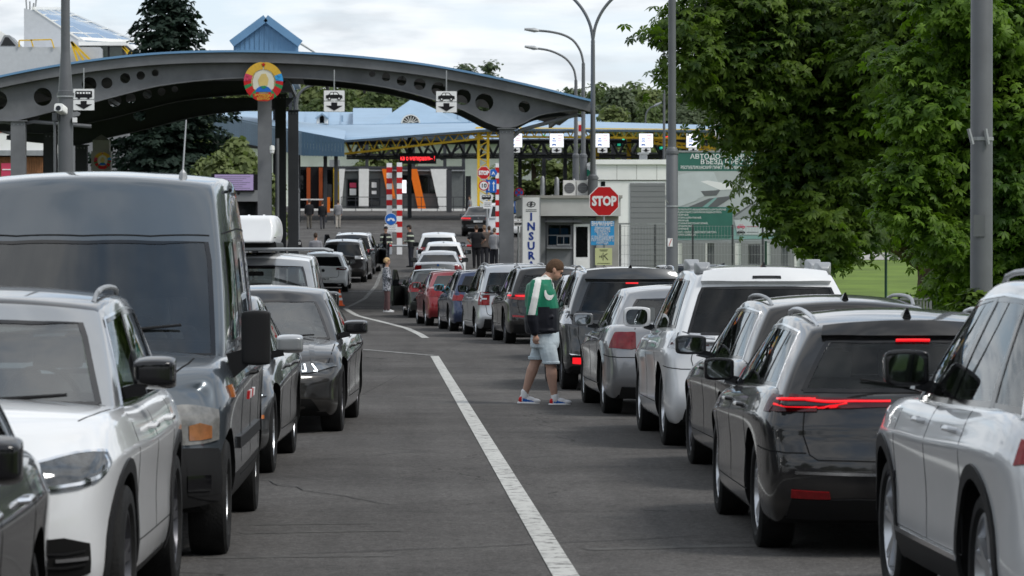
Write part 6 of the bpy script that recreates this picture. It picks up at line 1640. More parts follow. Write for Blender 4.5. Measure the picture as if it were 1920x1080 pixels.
# 6 --- dark grey people carrier (roof rails, tall tailgate)
sp = SP(L=4.64, W=1.84, H=1.64, ro=.90, wb=2.84, wr=.36, gc=.23, belt=[(0,1.02),(.3,1.08),(1.4,1.08),(2.6,1.04),(3.3,1.04),(3.6,1.02),(4.2,.96),(4.64,.80)],
        cab=(.10,.30,2.45,3.4), Wb=.87, Wr=.67, rear=[(0,.12),(.1,.02),(.3,0),(.45,.04),(1,.10)], rgl=(.12,.80), arch=M['plastic'], rim='dark')
c = Car('car', 'dark grey people carrier with chrome roof rails and chrome bumper strip behind the crossing man', 'car', place(1052, 46.5, 0, 1.84), R(1.2), sp, P_grey, group='cars queueing in the right lane', clad=1, tint=True, see=True)
c.mirror(M['gloss'], size=(.24,.16,.18)); c.handle([.6,1.55], .95); c.doors([.3,1.35,2.4], .42, .012); c.rails(M['chrome'], .05, .86, .06); c.antenna()
rear_lamp(c, .93, 1.05, .10, .38, 'gloss', z0i=.95, z1i=1.03)
c.strip('lamp_chrome', [('s',-c.ro+.55,.90),('s',-c.ro+.3,.88),('r',-c.hw*.86,.88)], [('s',-c.ro+.55,1.0),('s',-c.ro+.3,1.02),('r',-c.hw*.86,.93)], M['clear'], .012, 8, 2)
c.strip('chrome_strip', [('r',-.80,.40),('r',-.40,.38),('r',0,.38),('r',.4,.38),('r',.80,.40)], [('r',-.82,.50),('r',-.4,.45),('r',0,.45),('r',.4,.45),('r',.82,.50)], M['gloss'], .012, 14, 2, sym=False)
c.strip('chrome_strip', [('r',-.80,.485),('r',-.40,.45),('r',0,.45),('r',.4,.45),('r',.80,.485)], [('r',-.82,.50),('r',-.4,.465),('r',0,.465),('r',.4,.465),('r',.82,.50)], M['chrome'], .02, 14, 1, sym=False)
c.strip('reflector', [('r',-.78,.38),('r',-.62,.37)], [('r',-.78,.45),('r',-.63,.45)], M['redl'], .024, 5, 1)
c.strip('spoiler', [Vector(c.cp(0,v,.84)) for v in (-.9,-.4,0,.4,.9)], [Vector(c.cp(0,v,1.0)) for v in (-.9,-.4,0,.4,.9)], P_grey, .06, 14, 2, sym=False, b=c.bc)
c.strip('brake_light', [Vector(c.cp(0,v,.76)) for v in (-.12,.12)], [Vector(c.cp(0,v,.79)) for v in (-.12,.12)], M['redl'], .012, 6, 1, sym=False, b=c.bc)
rear_gaps(c, .9,.55,.70); c.plate('',.74)

# 7, 8 --- two pale saloons ahead of it
sp = SP(L=4.5, W=1.78, H=1.46, wb=2.65, wr=.32, ro=1.0, belt=sed['belt'], cab=(.5,1.15,2.6,3.45), rear=sed['rear'])
for i, (Y, x, H, nm, m) in enumerate(((52.9, 3.85, 1.47, 'white saloon half hidden just ahead of the dark grey people carrier', P_white), (59.6, 3.86, 1.50, 'pale silver saloon mostly hidden behind the crossing man', P_silver2))):
    q = dict(sp); q['H'] = H
    c = Car('car', nm, 'car', (x, Y, gz(Y)), R(1.2), q, m, group='cars queueing in the right lane')
    c.mirror(); c.handle([.55,1.5],.84); c.doors([.22,1.25,2.25],.34,.014); rear_lamp(c,.78,.95,.5); rear_gaps(c,.97,.62,.58,w=.012); c.plate('',.64)

# 9 --- black crossover with red lit lamps
sp = SP(L=4.6, W=1.85, H=1.60, ro=.95, wb=2.75, wr=.36, gc=.22, belt=[(0,1.0),(.3,1.06),(1.2,1.05),(2.6,1.0),(3.4,1.0),(3.8,.95),(4.2,.9),(4.6,.75)], cab=(.1,.45,2.5,3.4), Wb=.87, Wr=.65, rgl=(.16,.8), rim='dark')
c = Car('car', 'black crossover with lit red lamps directly left of the crossing man', 'car', place(946, 71.3, 0, 1.85), R(3.0), sp, P_black, group='cars queueing in the right lane', belt_chrome=False, see=True)
c.mirror(M['gloss']); c.handle([.6,1.55],.92); c.doors([.3,1.3,2.35],.40,.014); c.rails(M['alloy'],.08,.86,.05)
rear_lamp(c,.90,1.02,.42,.34,'red','redl',zs=(.93,1.02)); rear_gaps(c,1.0,.62,.68,w=.012); c.plate('',.72); rear_trim(c,.25,.42)
c.strip('reflector', [('r',-.80,.56),('r',-.55,.55)], [('r',-.80,.60),('r',-.55,.58)], M['red'], .012, 5, 1)

# 10 --- silver compact people carrier
sp = SP(L=4.40, W=1.80, H=1.64, ro=.86, wb=2.68, wr=.32, gc=.2, belt=[(0,.98),(.3,1.0),(1.2,.98),(2.6,.95),(3.3,.98),(3.6,.96),(4.0,.88),(4.4,.72)], cab=(.06,.22,2.35,3.45), Wb=.86, Wr=.69, rgl=(.1,.80), rgw=(.90,.88), rear=[(0,.08),(.15,0),(.4,0),(.5,.05),(1,.08)], rc=.12)
c = Car('car', 'silver compact people carrier with upright red lamps and roof rails', 'car', place(891, 77, 0, 1.80), R(4.2), sp, P_silver2, group='cars queueing in the right lane', see=True)
c.mirror(M['plastic']); c.handle([.6,1.55],.86); c.doors([.28,1.28,2.25],.36,.015); c.rails(M['galv'],.08,.86,.05); c.antenna(fin=False)
rear_lamp(c,.72,1.0,.66,.16,'red'); rear_gaps(c,.98,.50,.70,w=.013); rear_trim(c,.24,.42,'plastic'); c.plate('',.72)
c.strip('lamp_band', [('r',-c.hw*.88,.84),('r',-.68,.84)], [('r',-c.hw*.88,.87),('r',-.68,.87)], M['clear'], .014, 6, 1)

# 11 --- navy estate, 12 --- red saloon, 13 --- dark saloon with its door open
sp = SP(L=4.6, W=1.76, H=1.48, ro=1.02, wb=2.65, wr=.315, cab=(.12,.42,2.55,3.45), rgl=(.16,.84))
c = Car('car', 'navy blue estate between the red saloon and the silver people carrier', 'car', place(842, 83.3, 0, 1.76), R(4.2), sp, P_blue, group='cars queueing in the right lane')
c.mirror(mat('mirror_blue', (.02,.2,.28), .2, var=0, coat=1)); c.handle([.5,1.45],.84); c.doors([.2,1.2,2.25],.34,.015); c.rails(M['galv'],.1,.85,.04); rear_lamp(c,.74,.96,.58,.28,'red'); rear_gaps(c,.96,.55,.66,w=.012); c.plate('',.7)
sp = SP(L=4.5, W=1.76, H=1.44, wb=2.62, wr=.315, ro=1.0, belt=sed['belt'], cab=(.45,1.15,2.6,3.5), rear=sed['rear'])
c = Car('car', 'red saloon, the only red car in the queue', 'car', place(797, 90, 0, 1.76), R(4.0), sp, P_red, group='cars queueing in the right lane')
c.mirror(); c.handle([.5,1.45],.84); c.doors([.2,1.2,2.25],.34,.015); rear_lamp(c,.76,.95,.55); rear_gaps(c,.97,.6,.58,w=.012); c.plate('',.62)
sp = SP(L=4.5, W=1.74, H=1.43, wb=2.62, wr=.315, ro=1.0, belt=sed['belt'], cab=(.45,1.15,2.6,3.5), rear=sed['rear'], fgw=(.9,.86))
c = Car('car', 'dark green saloon with its driver door open beside the fair haired woman', 'car', place(765, 101.5, 0, 1.74), R(2.5), sp, P_green, group='cars queueing in the right lane')
c.mirror(); c.doors([.2,1.2,2.25],.34,.016); rear_lamp(c,.76,.96,.52); rear_gaps(c,.97,.6,.58,w=.012); c.plate('',.62); rear_trim(c,.5,.58,'gloss')
def open_door(c, yh, ang, belt=.92, top=1.36, ln=1.02, mir=True, sx=-1):
    """a front door swung out on its hinge"""
    d = bpy.data.objects.new('open_door', None)
    mb = MB()
    mb.prism([(0, .34), (ln-.08, .34), (ln, .48), (ln, belt), (0, belt)], -.03, .03)
    fr = [(0.30, belt), (.62, top), (ln-.14, top+.01), (ln, belt)]
    o = mb.build('open_door', c.pm, c.root)
    f2 = MB()
    for a, b in zip(fr, fr[1:]): f2.bar((a[0], 0, a[1]), (b[0], 0, b[1]), .035, .05)
    f2.build('window_frame', M['gloss'], o)
    MB().prism([(.34, belt), (.63, top-.02), (ln-.16, top-.01), (ln-.03, belt)], -.006, .006).build('door_glass', M['glass2'], o)
    MB().prism([(.06, .40), (ln-.12, .40), (ln-.06, belt-.06), (.06, belt-.06)], .03, .055).build('door_lining', M['plastic'], o)
    o.location = (sx*(c.hw-.02), yh, 0)
    o.rotation_euler = (0, 0, R(-90 - ang) if sx < 0 else R(-90 + ang))
    return o
# door local x runs from the hinge to the lock; closed it would point to the rear (-y)
o = open_door(c, 2.2, 22)
# --- cars at the barrier, right lane
sp = SP(L=4.55, W=1.82, H=1.42, wb=2.76, wr=.325, ro=1.05, belt=sed['belt'], cab=(.55,1.2,2.6,3.45), rear=sed['rear'], rgl=(.12,.84), rgw=(.88,.84))
def pitch(Y): return math.atan(gslope(Y + 1.3))
c = Car('car', 'silver saloon last of the three pale cars waiting at the boom', 'car', (X_(822,129), 129, gz(129)), R(-2), sp, P_silver2, pitch=pitch(129), group='cars waiting at the barrier in the right lane')
c.mirror(M['gloss']); rear_lamp(c,.72,.92,.60,.3,'red'); rear_gaps(c,.97,.64,.60,w=.014); c.plate('8 MNV 14', .80); c.badge(.93,.05,two=M['signblue'])
sp = SP(L=4.5, W=1.80, H=1.50, wb=2.66, wr=.32, ro=.92, cab=(.1,.42,2.5,3.4), rgl=(.16,.84))
c = Car('car', 'white hatchback between the silver saloon and the tall white car at the barrier', 'car', (X_(832,138), 138, gz(138)), R(-2), sp, P_white, pitch=pitch(138), group='cars waiting at the barrier in the right lane', tint=True)
c.mirror(M['gloss']); rear_lamp(c,.8,.97,.55); c.plate('',.7); c.antenna()
sp = SP(L=4.5, W=1.86, H=1.66, wb=2.7, wr=.35, ro=.92, gc=.23, cab=(.1,.40,2.5,3.4), Wb=.88, Wr=.67, rgl=(.14,.8), belt=[(0,1.0),(.3,1.08),(1.2,1.06),(2.6,1.02),(3.4,1.0),(3.8,.95),(4.5,.75)])
c = Car('car', 'tall white crossover first at the barrier in the right lane', 'car', (X_(822,145.5), 145.5, gz(145.5)), R(-2), sp, P_white, pitch=pitch(145.5), group='cars waiting at the barrier in the right lane', tint=True)
c.mirror(M['gloss']); rear_lamp(c,.95,1.06,.45); c.plate('',.78); c.antenna()
# dark coupe crossover driving up beyond the barrier
sp = SP(L=4.9, W=2.0, H=1.69, wb=2.93, wr=.385, ro=1.08, gc=.25, cab=(.35,1.5,2.7,3.6), Wb=.93, Wr=.62, rgl=(.1,.86), rgw=(.86,.86), belt=[(0,1.08),(.3,1.17),(1.2,1.12),(2.6,1.05),(3.6,1.04),(4.2,.98),(4.9,.8)], rear=[(0,.10),(.12,.02),(.3,0),(.5,.04),(.8,.02),(1,.12)])
c = Car('car', 'black coupe crossover driving up the ramp beyond the barrier with its lamps lit', 'car', (X_(898,199), 199, gz(199)), R(-4), sp, P_black, pitch=pitch(199), clad=1, tint=False)
c.mirror(); rear_lamp(c,.93,1.09,.42,.36,'red','redl'); c.plate('',.86); c.badge(1.04,.05); rear_trim(c,.3,.5); rear_gaps(c,.9,.66,.55,w=.02); c.antenna(u=.2)
c.strip('chrome_strip', [('r',-.6,.50),('r',0,.49),('r',.6,.50)], [('r',-.6,.53),('r',0,.52),('r',.6,.53)], M['galv'], .02, 10, 1, sym=False)
# white van behind it
sp = SP(L=4.8, W=1.9, H=1.95, wb=3.0, wr=.33, ro=.9, cab=(.05,.12,2.8,3.7), Wb=.9, Wr=.78, belt=[(0,1.1),(1,1.1),(3.4,1.08),(3.9,1.0),(4.8,.8)])
Car('car', 'white van mostly hidden behind the grey canopy column, beside the black coupe crossover', 'van', (X_(944,197), 197, gz(197)), 0, sp, P_white, pitch=pitch(197))

# --- left lane, far part: cars seen from behind
sp = SP(L=4.28, W=1.79, H=1.456, wb=2.63, wr=.32, ro=.83, cab=(.10,.48,2.45,3.35), rgl=(.20,.82), rgw=(.84,.80), belt=[(0,.90),(.3,.96),(1.2,.95),(2.6,.92),(3.2,.91),(3.7,.84),(4.28,.66)], rear=[(0,.12),(.12,.02),(.35,0),(.5,.03),(1,.13)])
c = Car('car', 'white hatchback with slim dark red lamps, seen from behind near the traffic cone', 'car', (X_(608,127), 127, gz(127)), R(-2), sp, P_white, pitch=pitch(127), group='cars waiting at the barrier in the left lane')
c.mirror(M['gloss'])
c.strip('tail_lamp', [('s',-c.ro+.34,.83),('r',-c.hw*.84,.80),('r',-.46,.82)], [('s',-c.ro+.36,.90),('r',-c.hw*.84,.91),('r',-.46,.895)], M['redd'], .012, 10, 2)
c.plate('T 1836 H', .50); c.badge(.80,.06,m=M['black']); rear_gaps(c,.8,.56,.55,w=.014); rear_trim(c,.24,.36,'gloss'); exhausts(c,.58,.30)
sp = SP(L=4.7, W=1.88, H=1.66, wb=2.8, wr=.36, ro=.92, gc=.23, cab=(.1,.42,2.5,3.4), Wb=.88, Wr=.67, rgl=(.12,.8), rgw=(.92,.9), belt=[(0,1.0),(.3,1.08),(1.2,1.06),(2.6,1.02),(3.4,1.0),(3.8,.95),(4.7,.75)], rim='dark', roofm=P_silver2)
c = Car('car', 'black crossover with a silver roof just ahead of the white hatchback', 'car', (X_(644,135.5), 135.5, gz(135.5)), R(-4), sp, P_black, pitch=pitch(135.5), group='cars waiting at the barrier in the left lane', tint=True)
c.mirror(); rear_lamp(c,.92,1.04,.5,.3,'clear'); c.plate('',.8); c.rails(M['galv'],.08,.86); rear_trim(c,.28,.45); c.antenna()
c = Car('car', 'crossover with a white roof and open doors, first at the boom on the left', 'car', (X_(662,143.5), 143.5, gz(143.5)), R(-5), dict(sp, roofm=P_white, H=1.70), P_graph, pitch=pitch(143.5), group='cars waiting at the barrier in the left lane', tint=True)
c.mirror(); rear_lamp(c,.92,1.04,.5); c.plate('',.8); c.rails(M['galv'],.08,.86); c.antenna()
open_door(c, 2.3, 24, 1.0, 1.55)
open_door(c, 2.3, 20, 1.0, 1.55, sx=1)

# --- left lane, near part: cars facing the camera (local -x side shows on the right)
def placeF(px, frontY, W, wb, deg=0):
    """origin (rear axle) of a car facing the camera whose front tyre's outer right edge is in column px"""
    x = X_(px, frontY) - (W/2 - .04)
    a = R(180 + deg)
    return (x + math.sin(a) * wb, frontY - math.cos(a) * wb, gz(frontY))
# black executive saloon
sp = SP(L=4.96, W=1.87, H=1.47, wb=2.98, wr=.35, ro=1.08, gc=.18, belt=[(0,.93),(.25,1.0),(.9,1.01),(1.3,.97),(2.6,.93),(3.3,.93),(3.7,.90),(4.3,.82),(4.78,.74),(4.96,.68)], cab=(.62,1.25,2.75,3.70), rear=sed['rear'], Wb=.86, Wr=.62,
        front=[(0,.06),(.12,.0),(.4,.0),(.7,.02),(.9,.08),(1,.2)], fc=.32, fgl=(.16,.86), rim='dark', crown=.07)
c = Car('car', 'dark glossy executive saloon facing the camera with its running lights on', 'car', placeF(643, 35.4, 1.87, 2.98, -2.6), R(180-2.6), sp, paint('brown_black', (.014,.0135,.0135), .4), group='cars facing the camera in the left lane', see=True)
c.mirror(M['gloss'], size=(.24,.15,.15)); c.wipers_front(); c.handle([.62,1.6],.84); c.doors([.22,1.3,2.36],.34,.009)
yF = c.L-c.ro
c.strip('headlamp', [('e',5,.665),('e',20,.65),('e',35,.635),('e',50,.62),('e',65,.61),('f',-.52,.605),('f',-.40,.61)], [('e',5,.70),('e',20,.715),('e',35,.72),('e',50,.715),('e',65,.71),('f',-.52,.705),('f',-.40,.69)], M['lens'], .01, 14, 3)
for a0, x0 in ((46, None), (68, None)):
    c.line('running_light', [('e',a0,.69),('e',a0+1,.66),('e',a0+2,.625),('e',a0+9,.622)], M['drl'], .014, .018, n=12)
g = c.strip('grille', [('f',-.36,.46),('f',-.2,.44),('f',-.03,.45)], [('f',-.37,.69),('f',-.2,.72),('f',-.03,.71)], M['gloss'], .012, 8, 3)
for o in g:
    sg = 1 if o is g[0] else -1
    for k in range(7):
        x = .34 - k*.047
        c.strip('grille_bar', [('f',-x,.47),('f',-x+.012,.47)], [('f',-x,.70),('f',-x+.012,.70)], M['galv'], .026, 1, 3, sym=False, flip=sg, parent=o)
c.line('grille_surround', [('f',-.37,.69),('f',-.2,.72),('f',-.03,.71),('f',-.02,.45),('f',-.2,.435),('f',-.36,.46),('f',-.37,.69)], M['chrome'], .02, .02, n=36)
c.strip('air_intake', [('f',-.70,.24),('f',0,.22),('f',.70,.24)], [('f',-.62,.36),('f',0,.38),('f',.62,.36)], M['seam'], .006, 14, 3, sym=False)
c.badge(.79,.045,rear=False,two=M['signblue']); c.plate('',.42,rear=False)
for x0, x1 in ((.30,.18),):
    c.line('bonnet_crease', [('t',-.62,yF-.35),('t',-.58,yF-.8),('t',-.62,yF-1.25)], c.pm, .05, .008)
c.line('bonnet_gap', [('t',-.76,yF-.42),('t',-.80,yF-.8),('t',-.80,yF-1.2)], M['seam'], .01)

# grey saloon behind the van
sp = SP(L=4.85, W=1.86, H=1.47, wb=2.84, wr=.34, ro=1.1, belt=sed['belt'], cab=(.62,1.25,2.75,3.65), rear=sed['rear'])
c = Car('car', 'grey saloon facing the camera, squeezed between the van and the executive saloon', 'car', placeF(515, 28.6, 1.86, 2.84, -2.0), R(180-2.0), sp, P_grey, group='cars facing the camera in the left lane', see=True)
c.mirror(P_silver, size=(.22,.15,.16)); c.handle([.6,1.6],.84); c.doors([.22,1.28,2.36],.34,.009); c.wipers_front()
yF = c.L-c.ro
c.strip('headlamp', [('e',5,.64),('e',25,.62),('e',45,.61),('e',65,.60),('f',-.45,.60)], [('e',5,.70),('e',25,.71),('e',45,.71),('e',65,.70),('f',-.45,.68)], M['lens'], .01, 14, 3)
c.strip('running_light', [('e',10,.64),('e',30,.63),('e',50,.62),('e',70,.615)], [('e',10,.65),('e',30,.64),('e',50,.632),('e',70,.625)], M['drl'], .018, 10, 1)
c.strip('indicator', [('s',yF-.36,.47),('s',yF-.30,.47)],[('s',yF-.36,.50),('s',yF-.30,.50)], M['orange'], .01, 3,1)

# silver people carrier with the roof box
sp = SP(L=4.9, W=1.90, H=1.83, wb=2.95, wr=.34, ro=1.0, gc=.2, belt=[(0,1.05),(.4,1.08),(1.2,1.07),(2.6,1.04),(3.5,1.04),(3.9,1.0),(4.4,.9),(4.9,.74)], cab=(.08,.25,2.7,3.85), Wb=.90, Wr=.72, fgl=(.12,.88), roofm=P_white)
c = Car('car', 'silver people carrier facing the camera with a white roof box, behind the executive saloon', 'car', placeF(603, 45.5, 1.9, 2.95, -1.5), R(180-1.5), sp, P_silver, group='cars facing the camera in the left lane', see=True)
c.mirror(M['gloss'], size=(.24,.16,.22), z=1.2); c.wipers_front(); c.doors([.25,1.3,2.4],.4,.012); c.handle([.6,1.6],.93)
yF = c.L-c.ro
c.strip('headlamp', [('e',5,.68),('e',25,.66),('e',45,.64),('e',65,.62),('f',-.45,.62)], [('e',5,.80),('e',25,.78),('e',45,.76),('e',65,.74),('f',-.45,.72)], M['lens'], .01, 12, 3)
c.grille(.40,.62,.76,3); c.antenna(fin=False, u=.9)
zr = c.ray((0,1.2,4),(0,0,-1)).z
for y in (.75, 1.9):
    MB().tube([(-.98,y,zr+.035),(-.9,y,zr+.06),(.9,y,zr+.06),(.98,y,zr+.035)],.022,8).build('roof_bar', M['galv'], c.root, smooth=True)
wm = c.root.matrix_basis.copy()
bx = thing('roof_box', 'white plastic roof box strapped on the silver people carrier', 'roof box', Matrix.LocRotScale(c.root.location, c.root.rotation_euler, None) @ Vector((.13, 0, zr + .09)), c.root.rotation_euler[2])
vs, fs, ks = boxgrid(7, 7, 5, lambda i, j, k: (
    [-1,-.93,-.5,0,.5,.93,1][j] * .43 * [.90,.97,1,.97,.86][k] * [.72,.9,1,1,.98,.93,.84][i], [0,.10,.5,1.1,1.6,1.9,2.0][i] + .15 + (.10 if k>2 and i==0 else 0) - (.16*[0,.2,.5,.85,1][k] if i>4 else 0), [0,.06,.17,.30,.37][k] * [.62,.8,.97,1,1,.98,.93][i]+.0))
o = subsurfed('box_lid', vs, fs, [0]*len(fs), [mat('roof_box_white',(.68,.69,.70),.28,var=.03,coat=.4)], 2); o.parent = bx; o.location = (0,-.1,.05)
o2 = MB().rprism(0,.03,.80,.13,.05,.12,1.95).build('box_base', M['plastic'], bx); o2.location=(0,-.1,-.02)
for x in (-.2,0,.2):
    MB().bar((x,2.02-.1-.09,.14),(x,1.3-.1,.425),.03,.02).build('lid_rib', MATS['roof_box_white'], bx)
MB().box(-.40,.40,1.93,1.945,.115,.125).build('lid_seam', M['seam'], bx)

# white van roof behind
sp = SP(L=5.3, W=1.95, H=2.45, wb=3.2, wr=.34, ro=1.0, cab=(.05,.10,3.3,4.1), Wb=.93, Wr=.84, belt=[(0,1.15),(3.6,1.15),(4.2,1.08),(4.7,1.0),(5.3,.8)])
c = Car('van', 'white van whose corner shows between the slate van and the roof box', 'van', (X_(362,60), 64, 0), R(180), sp, P_white, group='cars facing the camera in the left lane')
c.mirror(M['plastic'])

# slate grey van
sp = SP(L=5.23, W=1.97, H=2.33, wb=3.50, wr=.345, ro=.85, gc=.28, tw=.22,
        belt=[(0,1.22),(1,1.22),(3.2,1.20),(3.85,1.19),(4.15,1.17),(4.6,1.10),(4.95,1.04),(5.23,.98)],
        cab=(.05,.12,3.28,4.22), Wb=.945, Wr=.80, df=.07, dr=.03, bul=1.6, ccf=.22, fgl=(.06,.665), fgw=(.93,.92), wl=(.10,.64), rg=False,
        win=[(.14,.36,.14,.36),(.38,.62,.38,.62),(.70,.865,.70,.895)], front=[(0,.0),(.12,-.02),(.36,0),(.5,.03),(.8,.05),(1,.17)], fc=.42, rexp=1, rimf=.60, crown=.06, wsm=M['seev'])
sp['cab'] = (.05,.12,3.02,4.22)
c = Car('van', 'slate grey high roofed van facing the camera, towering over the left lane', 'van', placeF(428, 20.75, 1.97, 3.5, -.8), R(180-.8), sp, P_van, clad=2, group='cars facing the camera in the left lane', tint=True, see=True, hi=True)
van = c
yF = c.L-c.ro; hw = c.hw
c.wipers_front()
for sx in (-1, 1):     # tall truck style mirror
    o = MB(); x = sx*(hw+.05); y = yF-1.27
    vs, fs, ks = boxgrid(4,4,4, lambda i,j,k: (x-sx*.03+sx*[0,.03,.15,.175][j], y+[-.06,-.045,.035,.07][i]*([.7,1,1,.7][j]), 1.27+[-.165,-.14,.14,.165][k]*[.9,1,1,.93][j]))
    if sx<0: fs=[f[::-1] for f in fs]
    o = subsurfed('mirror', vs, fs, [0]*len(fs), [M['plastic']], 2); o.parent = c.root
    MB().bar((sx*(hw-.06),y,1.14),(x+sx*.10,y,1.20),.08,.07).bar((sx*(hw-.06),y,1.06),(x+sx*.02,y,1.17),.10,.09).build('mirror_arm', M['plastic'], o)
    MB().rprism(x+sx*.06,1.27,.13,.26,.03,y-.055,y-.04).build('mirror_glass', M['mirror'], o)
c.strip('headlamp', [('e',2,.70),('e',20,.68),('e',38,.675),('e',54,.675),('e',70,.69)], [('e',2,.87),('e',20,.895),('e',38,.90),('e',54,.895),('e',70,.88)], M['lampv'], .012, 12, 4)
c.strip('indicator', [('e',12,.71),('e',26,.70),('e',40,.70)], [('e',12,.78),('e',26,.80),('e',40,.785)], M['amber'], .018, 8, 2)
c.strip('side_indicator', [('s',yF-.90,.93),('s',yF-.84,.93)],[('s',yF-.90,1.0),('s',yF-.84,1.0)], M['orange'], .02, 3, 2)
c.grille(.42,.72,.90,5)
c.strip('bumper', [('s',yF-.50,.40),('s',yF-.3,.40),('f',-.88,.36),('f',-.5,.34),('f',0,.34)], [('s',yF-.5,.64),('s',yF-.3,.65),('f',-.88,.65),('f',-.5,.65),('f',0,.65)], M['plastic'], .045, 20, 4)
c.strip('fog_lamp', [('f',-.84,.42),('f',-.72,.42)], [('f',-.84,.50),('f',-.72,.50)], M['gloss'], .05, 4, 2)
c.line('bonnet_gap', [('t',-.66,yF-.60),('t',-.72,yF-.8),('t',-.74,yF-1.0)], M['seam'], .012, n=20)
c.doors([.55,1.62,2.60],.42,.009); c.handle([1.72+.0,2.5-.75],1.02,M['plastic'])
c.strip('rub_strip', [('s',.6,.60),('s',1.6,.60),('s',2.95,.60)], [('s',.6,.67),('s',1.6,.67),('s',2.95,.67)], M['plastic'], .02, 10, 1)
p = c.ray((-.56, 1.7, 4),(0,0,-1)); MB().tube([(-.56,p.y,p.z-.01),(-.56,p.y,p.z+.03),(-.56,p.y,p.z+.05),(-.575,p.y-.08,p.z+.37)],[.03,.022,.006,.004],8).build('antenna', M['galv'], c.root)
c.line('roof_gap', [Vector(c.cp(1,-.93,.705)),Vector(c.cp(1,-.5,.705)),Vector(c.cp(1,0,.705)),Vector(c.cp(1,.5,.705)),Vector(c.cp(1,.93,.705))], M['seam'], .01, .003, sym=False, n=24, b=c.bc)
c.line('roof_gap', [Vector(c.cp(.1,-1,.705)),Vector(c.cp(.5,-1,.705)),Vector(c.cp(.93,-1,.705))], M['seam'], .01, .003, n=20, b=c.bc)
for u in (.30,.66):
    q = Vector(c.cp(u,-1,.93)); q = c.bc.find_nearest(q)[0]
    MB().tube([(q.x-.015,q.y-.12,q.z),(q.x-.03,q.y+.12,q.z-.0)],.012,6).build('roof_clip', M['plastic'], c.root)
# short red and white blocks along the van's side
for k in range(4):
    q = c.Sp(2.05-k*.2, .86)
    c.strip('side_block', [('s',2.05-k*.2,.86),('s',1.93-k*.2,.86)],[('s',2.05-k*.2,.91),('s',1.93-k*.2,.91)], M['signwhite'] if k%2 else M['signred'], .008, 2, 1)

# white crossover in front of the van
sp = SP(wo=.0, L=4.48, W=1.80, H=1.61, wb=2.675, wr=.36, ro=.86, gc=.22, belt=[(0,.98),(.4,1.05),(1.2,1.05),(2.6,1.03),(3.2,1.06),(3.5,1.06),(3.9,1.03),(4.25,.985),(4.48,.93)],
        cab=(.10,.42,2.30,3.24), Wb=.83, Wr=.64, arch=M['plastic'], fgl=(.15,.87), roofm=P_graph, cabm=P_silver, front=[(0,.10),(.1,.02),(.35,.0),(.6,.0),(.85,.05),(1,.20)], fc=.30, rim='dark', crown=.055, win=[(.08,.25,.12,.27),(.28,.57,.29,.57),(.61,.90,.61,.93)])
c = Car('car', 'white crossover with a grey roof facing the camera, in front of the slate van', 'car', placeF(246, 16.1, 1.88, 2.675, -1.4), R(180-1.4), sp, P_white, clad=1, group='cars facing the camera in the left lane', belt_chrome=True, see=True, hi=True)
c.mirror(M['gloss'], z=1.19, y=1.62, size=(.20,.16,.165)); c.wipers_front(); c.handle([.62,1.5],.93); c.doors([.32,1.28,2.20],.42,.007); c.rails(M['galv'],.1,.84)
yF = c.L-c.ro
c.strip('headlamp', [('e',2,.84),('e',12,.80),('e',25,.765),('e',40,.74),('e',55,.73),('e',70,.725),('f',-.42,.72)], [('e',2,.885),('e',12,.885),('e',25,.88),('e',40,.87),('e',55,.855),('e',70,.84),('f',-.42,.805)], M['lens'], .012, 14, 4)
c.line('running_light', [('e',8,.87),('e',9,.835),('e',14,.81),('e',25,.785),('e',40,.76),('e',55,.75),('e',70,.742),('f',-.44,.735)], M['chrome'], .014, .018, n=30)
c.line('lamp_brow', [('e',2,.888),('e',12,.89),('e',25,.885),('e',40,.875),('e',55,.86),('e',70,.845),('f',-.40,.808),('f',0,.795)], M['chrome'], .014, .014, n=30)
c.grille(.38,.62,.79,4)
c.strip('air_intake', [('f',-.78,.37),('f',-.68,.34),('f',-.54,.34)], [('f',-.78,.50),('f',-.68,.53),('f',-.52,.52)], M['seam'], .006, 8, 3)
for dz in (.03,.09): c.strip('intake_bar', [('f',-.76,.375+dz),('f',-.68,.365+dz),('f',-.58,.37+dz)], [('f',-.76,.383+dz),('f',-.68,.373+dz),('f',-.58,.378+dz)], M['plastic'], .012, 6, 1)
c.strip('fog_lamp_blade', [('f',-.77,.43),('f',-.64,.425)], [('f',-.77,.445),('f',-.64,.44)], M['chrome'], .014, 5, 1)
c.line('bonnet_gap', [('t',-.70,yF-.62),('t',-.755,yF-.8),('t',-.78,yF-1.0),('t',-.79,yF-1.15)], M['seam'], .007, n=16)

# dark car cut by the left edge
sp = SP(L=4.5, W=1.83, H=1.48, wb=2.65, wr=.33, ro=.9, belt=[(0,.95),(.4,1.0),(1.2,.99),(2.6,.98),(3.3,.98),(3.7,.93),(4.2,.83),(4.5,.7)], roofm=P_graph)
c = Car('car', 'dark grey hatchback at the bottom left corner, only its flank in the frame', 'car', (-2.20, 13.55, 0), R(180-1), sp, P_graph, group='cars facing the camera in the left lane', see=True)
c.mirror(M['gloss']); c.doors([.22,1.25,2.2],.34,.006); c.handle([.55,1.5],.86, M['chrome'])

# estate parked in the lot behind the queue, seen from its left
sp = SP(L=4.7, W=1.8, H=1.52, wb=2.7, wr=.33, ro=.95, cab=(.12,.5,2.6,3.55))
c = Car('car', 'dark estate with roof rails parked side-on behind the lamp pole, by the fence', 'car', (X_(1340,101), 101, gz(101)+.06), R(84), sp, P_graph, belt_chrome=False)
c.mirror(); c.doors([.2,1.2,2.25],.34,.014); c.rails(M['galv'],.1,.86,.04); c.antenna(); c.handle([.5,1.45],.84)

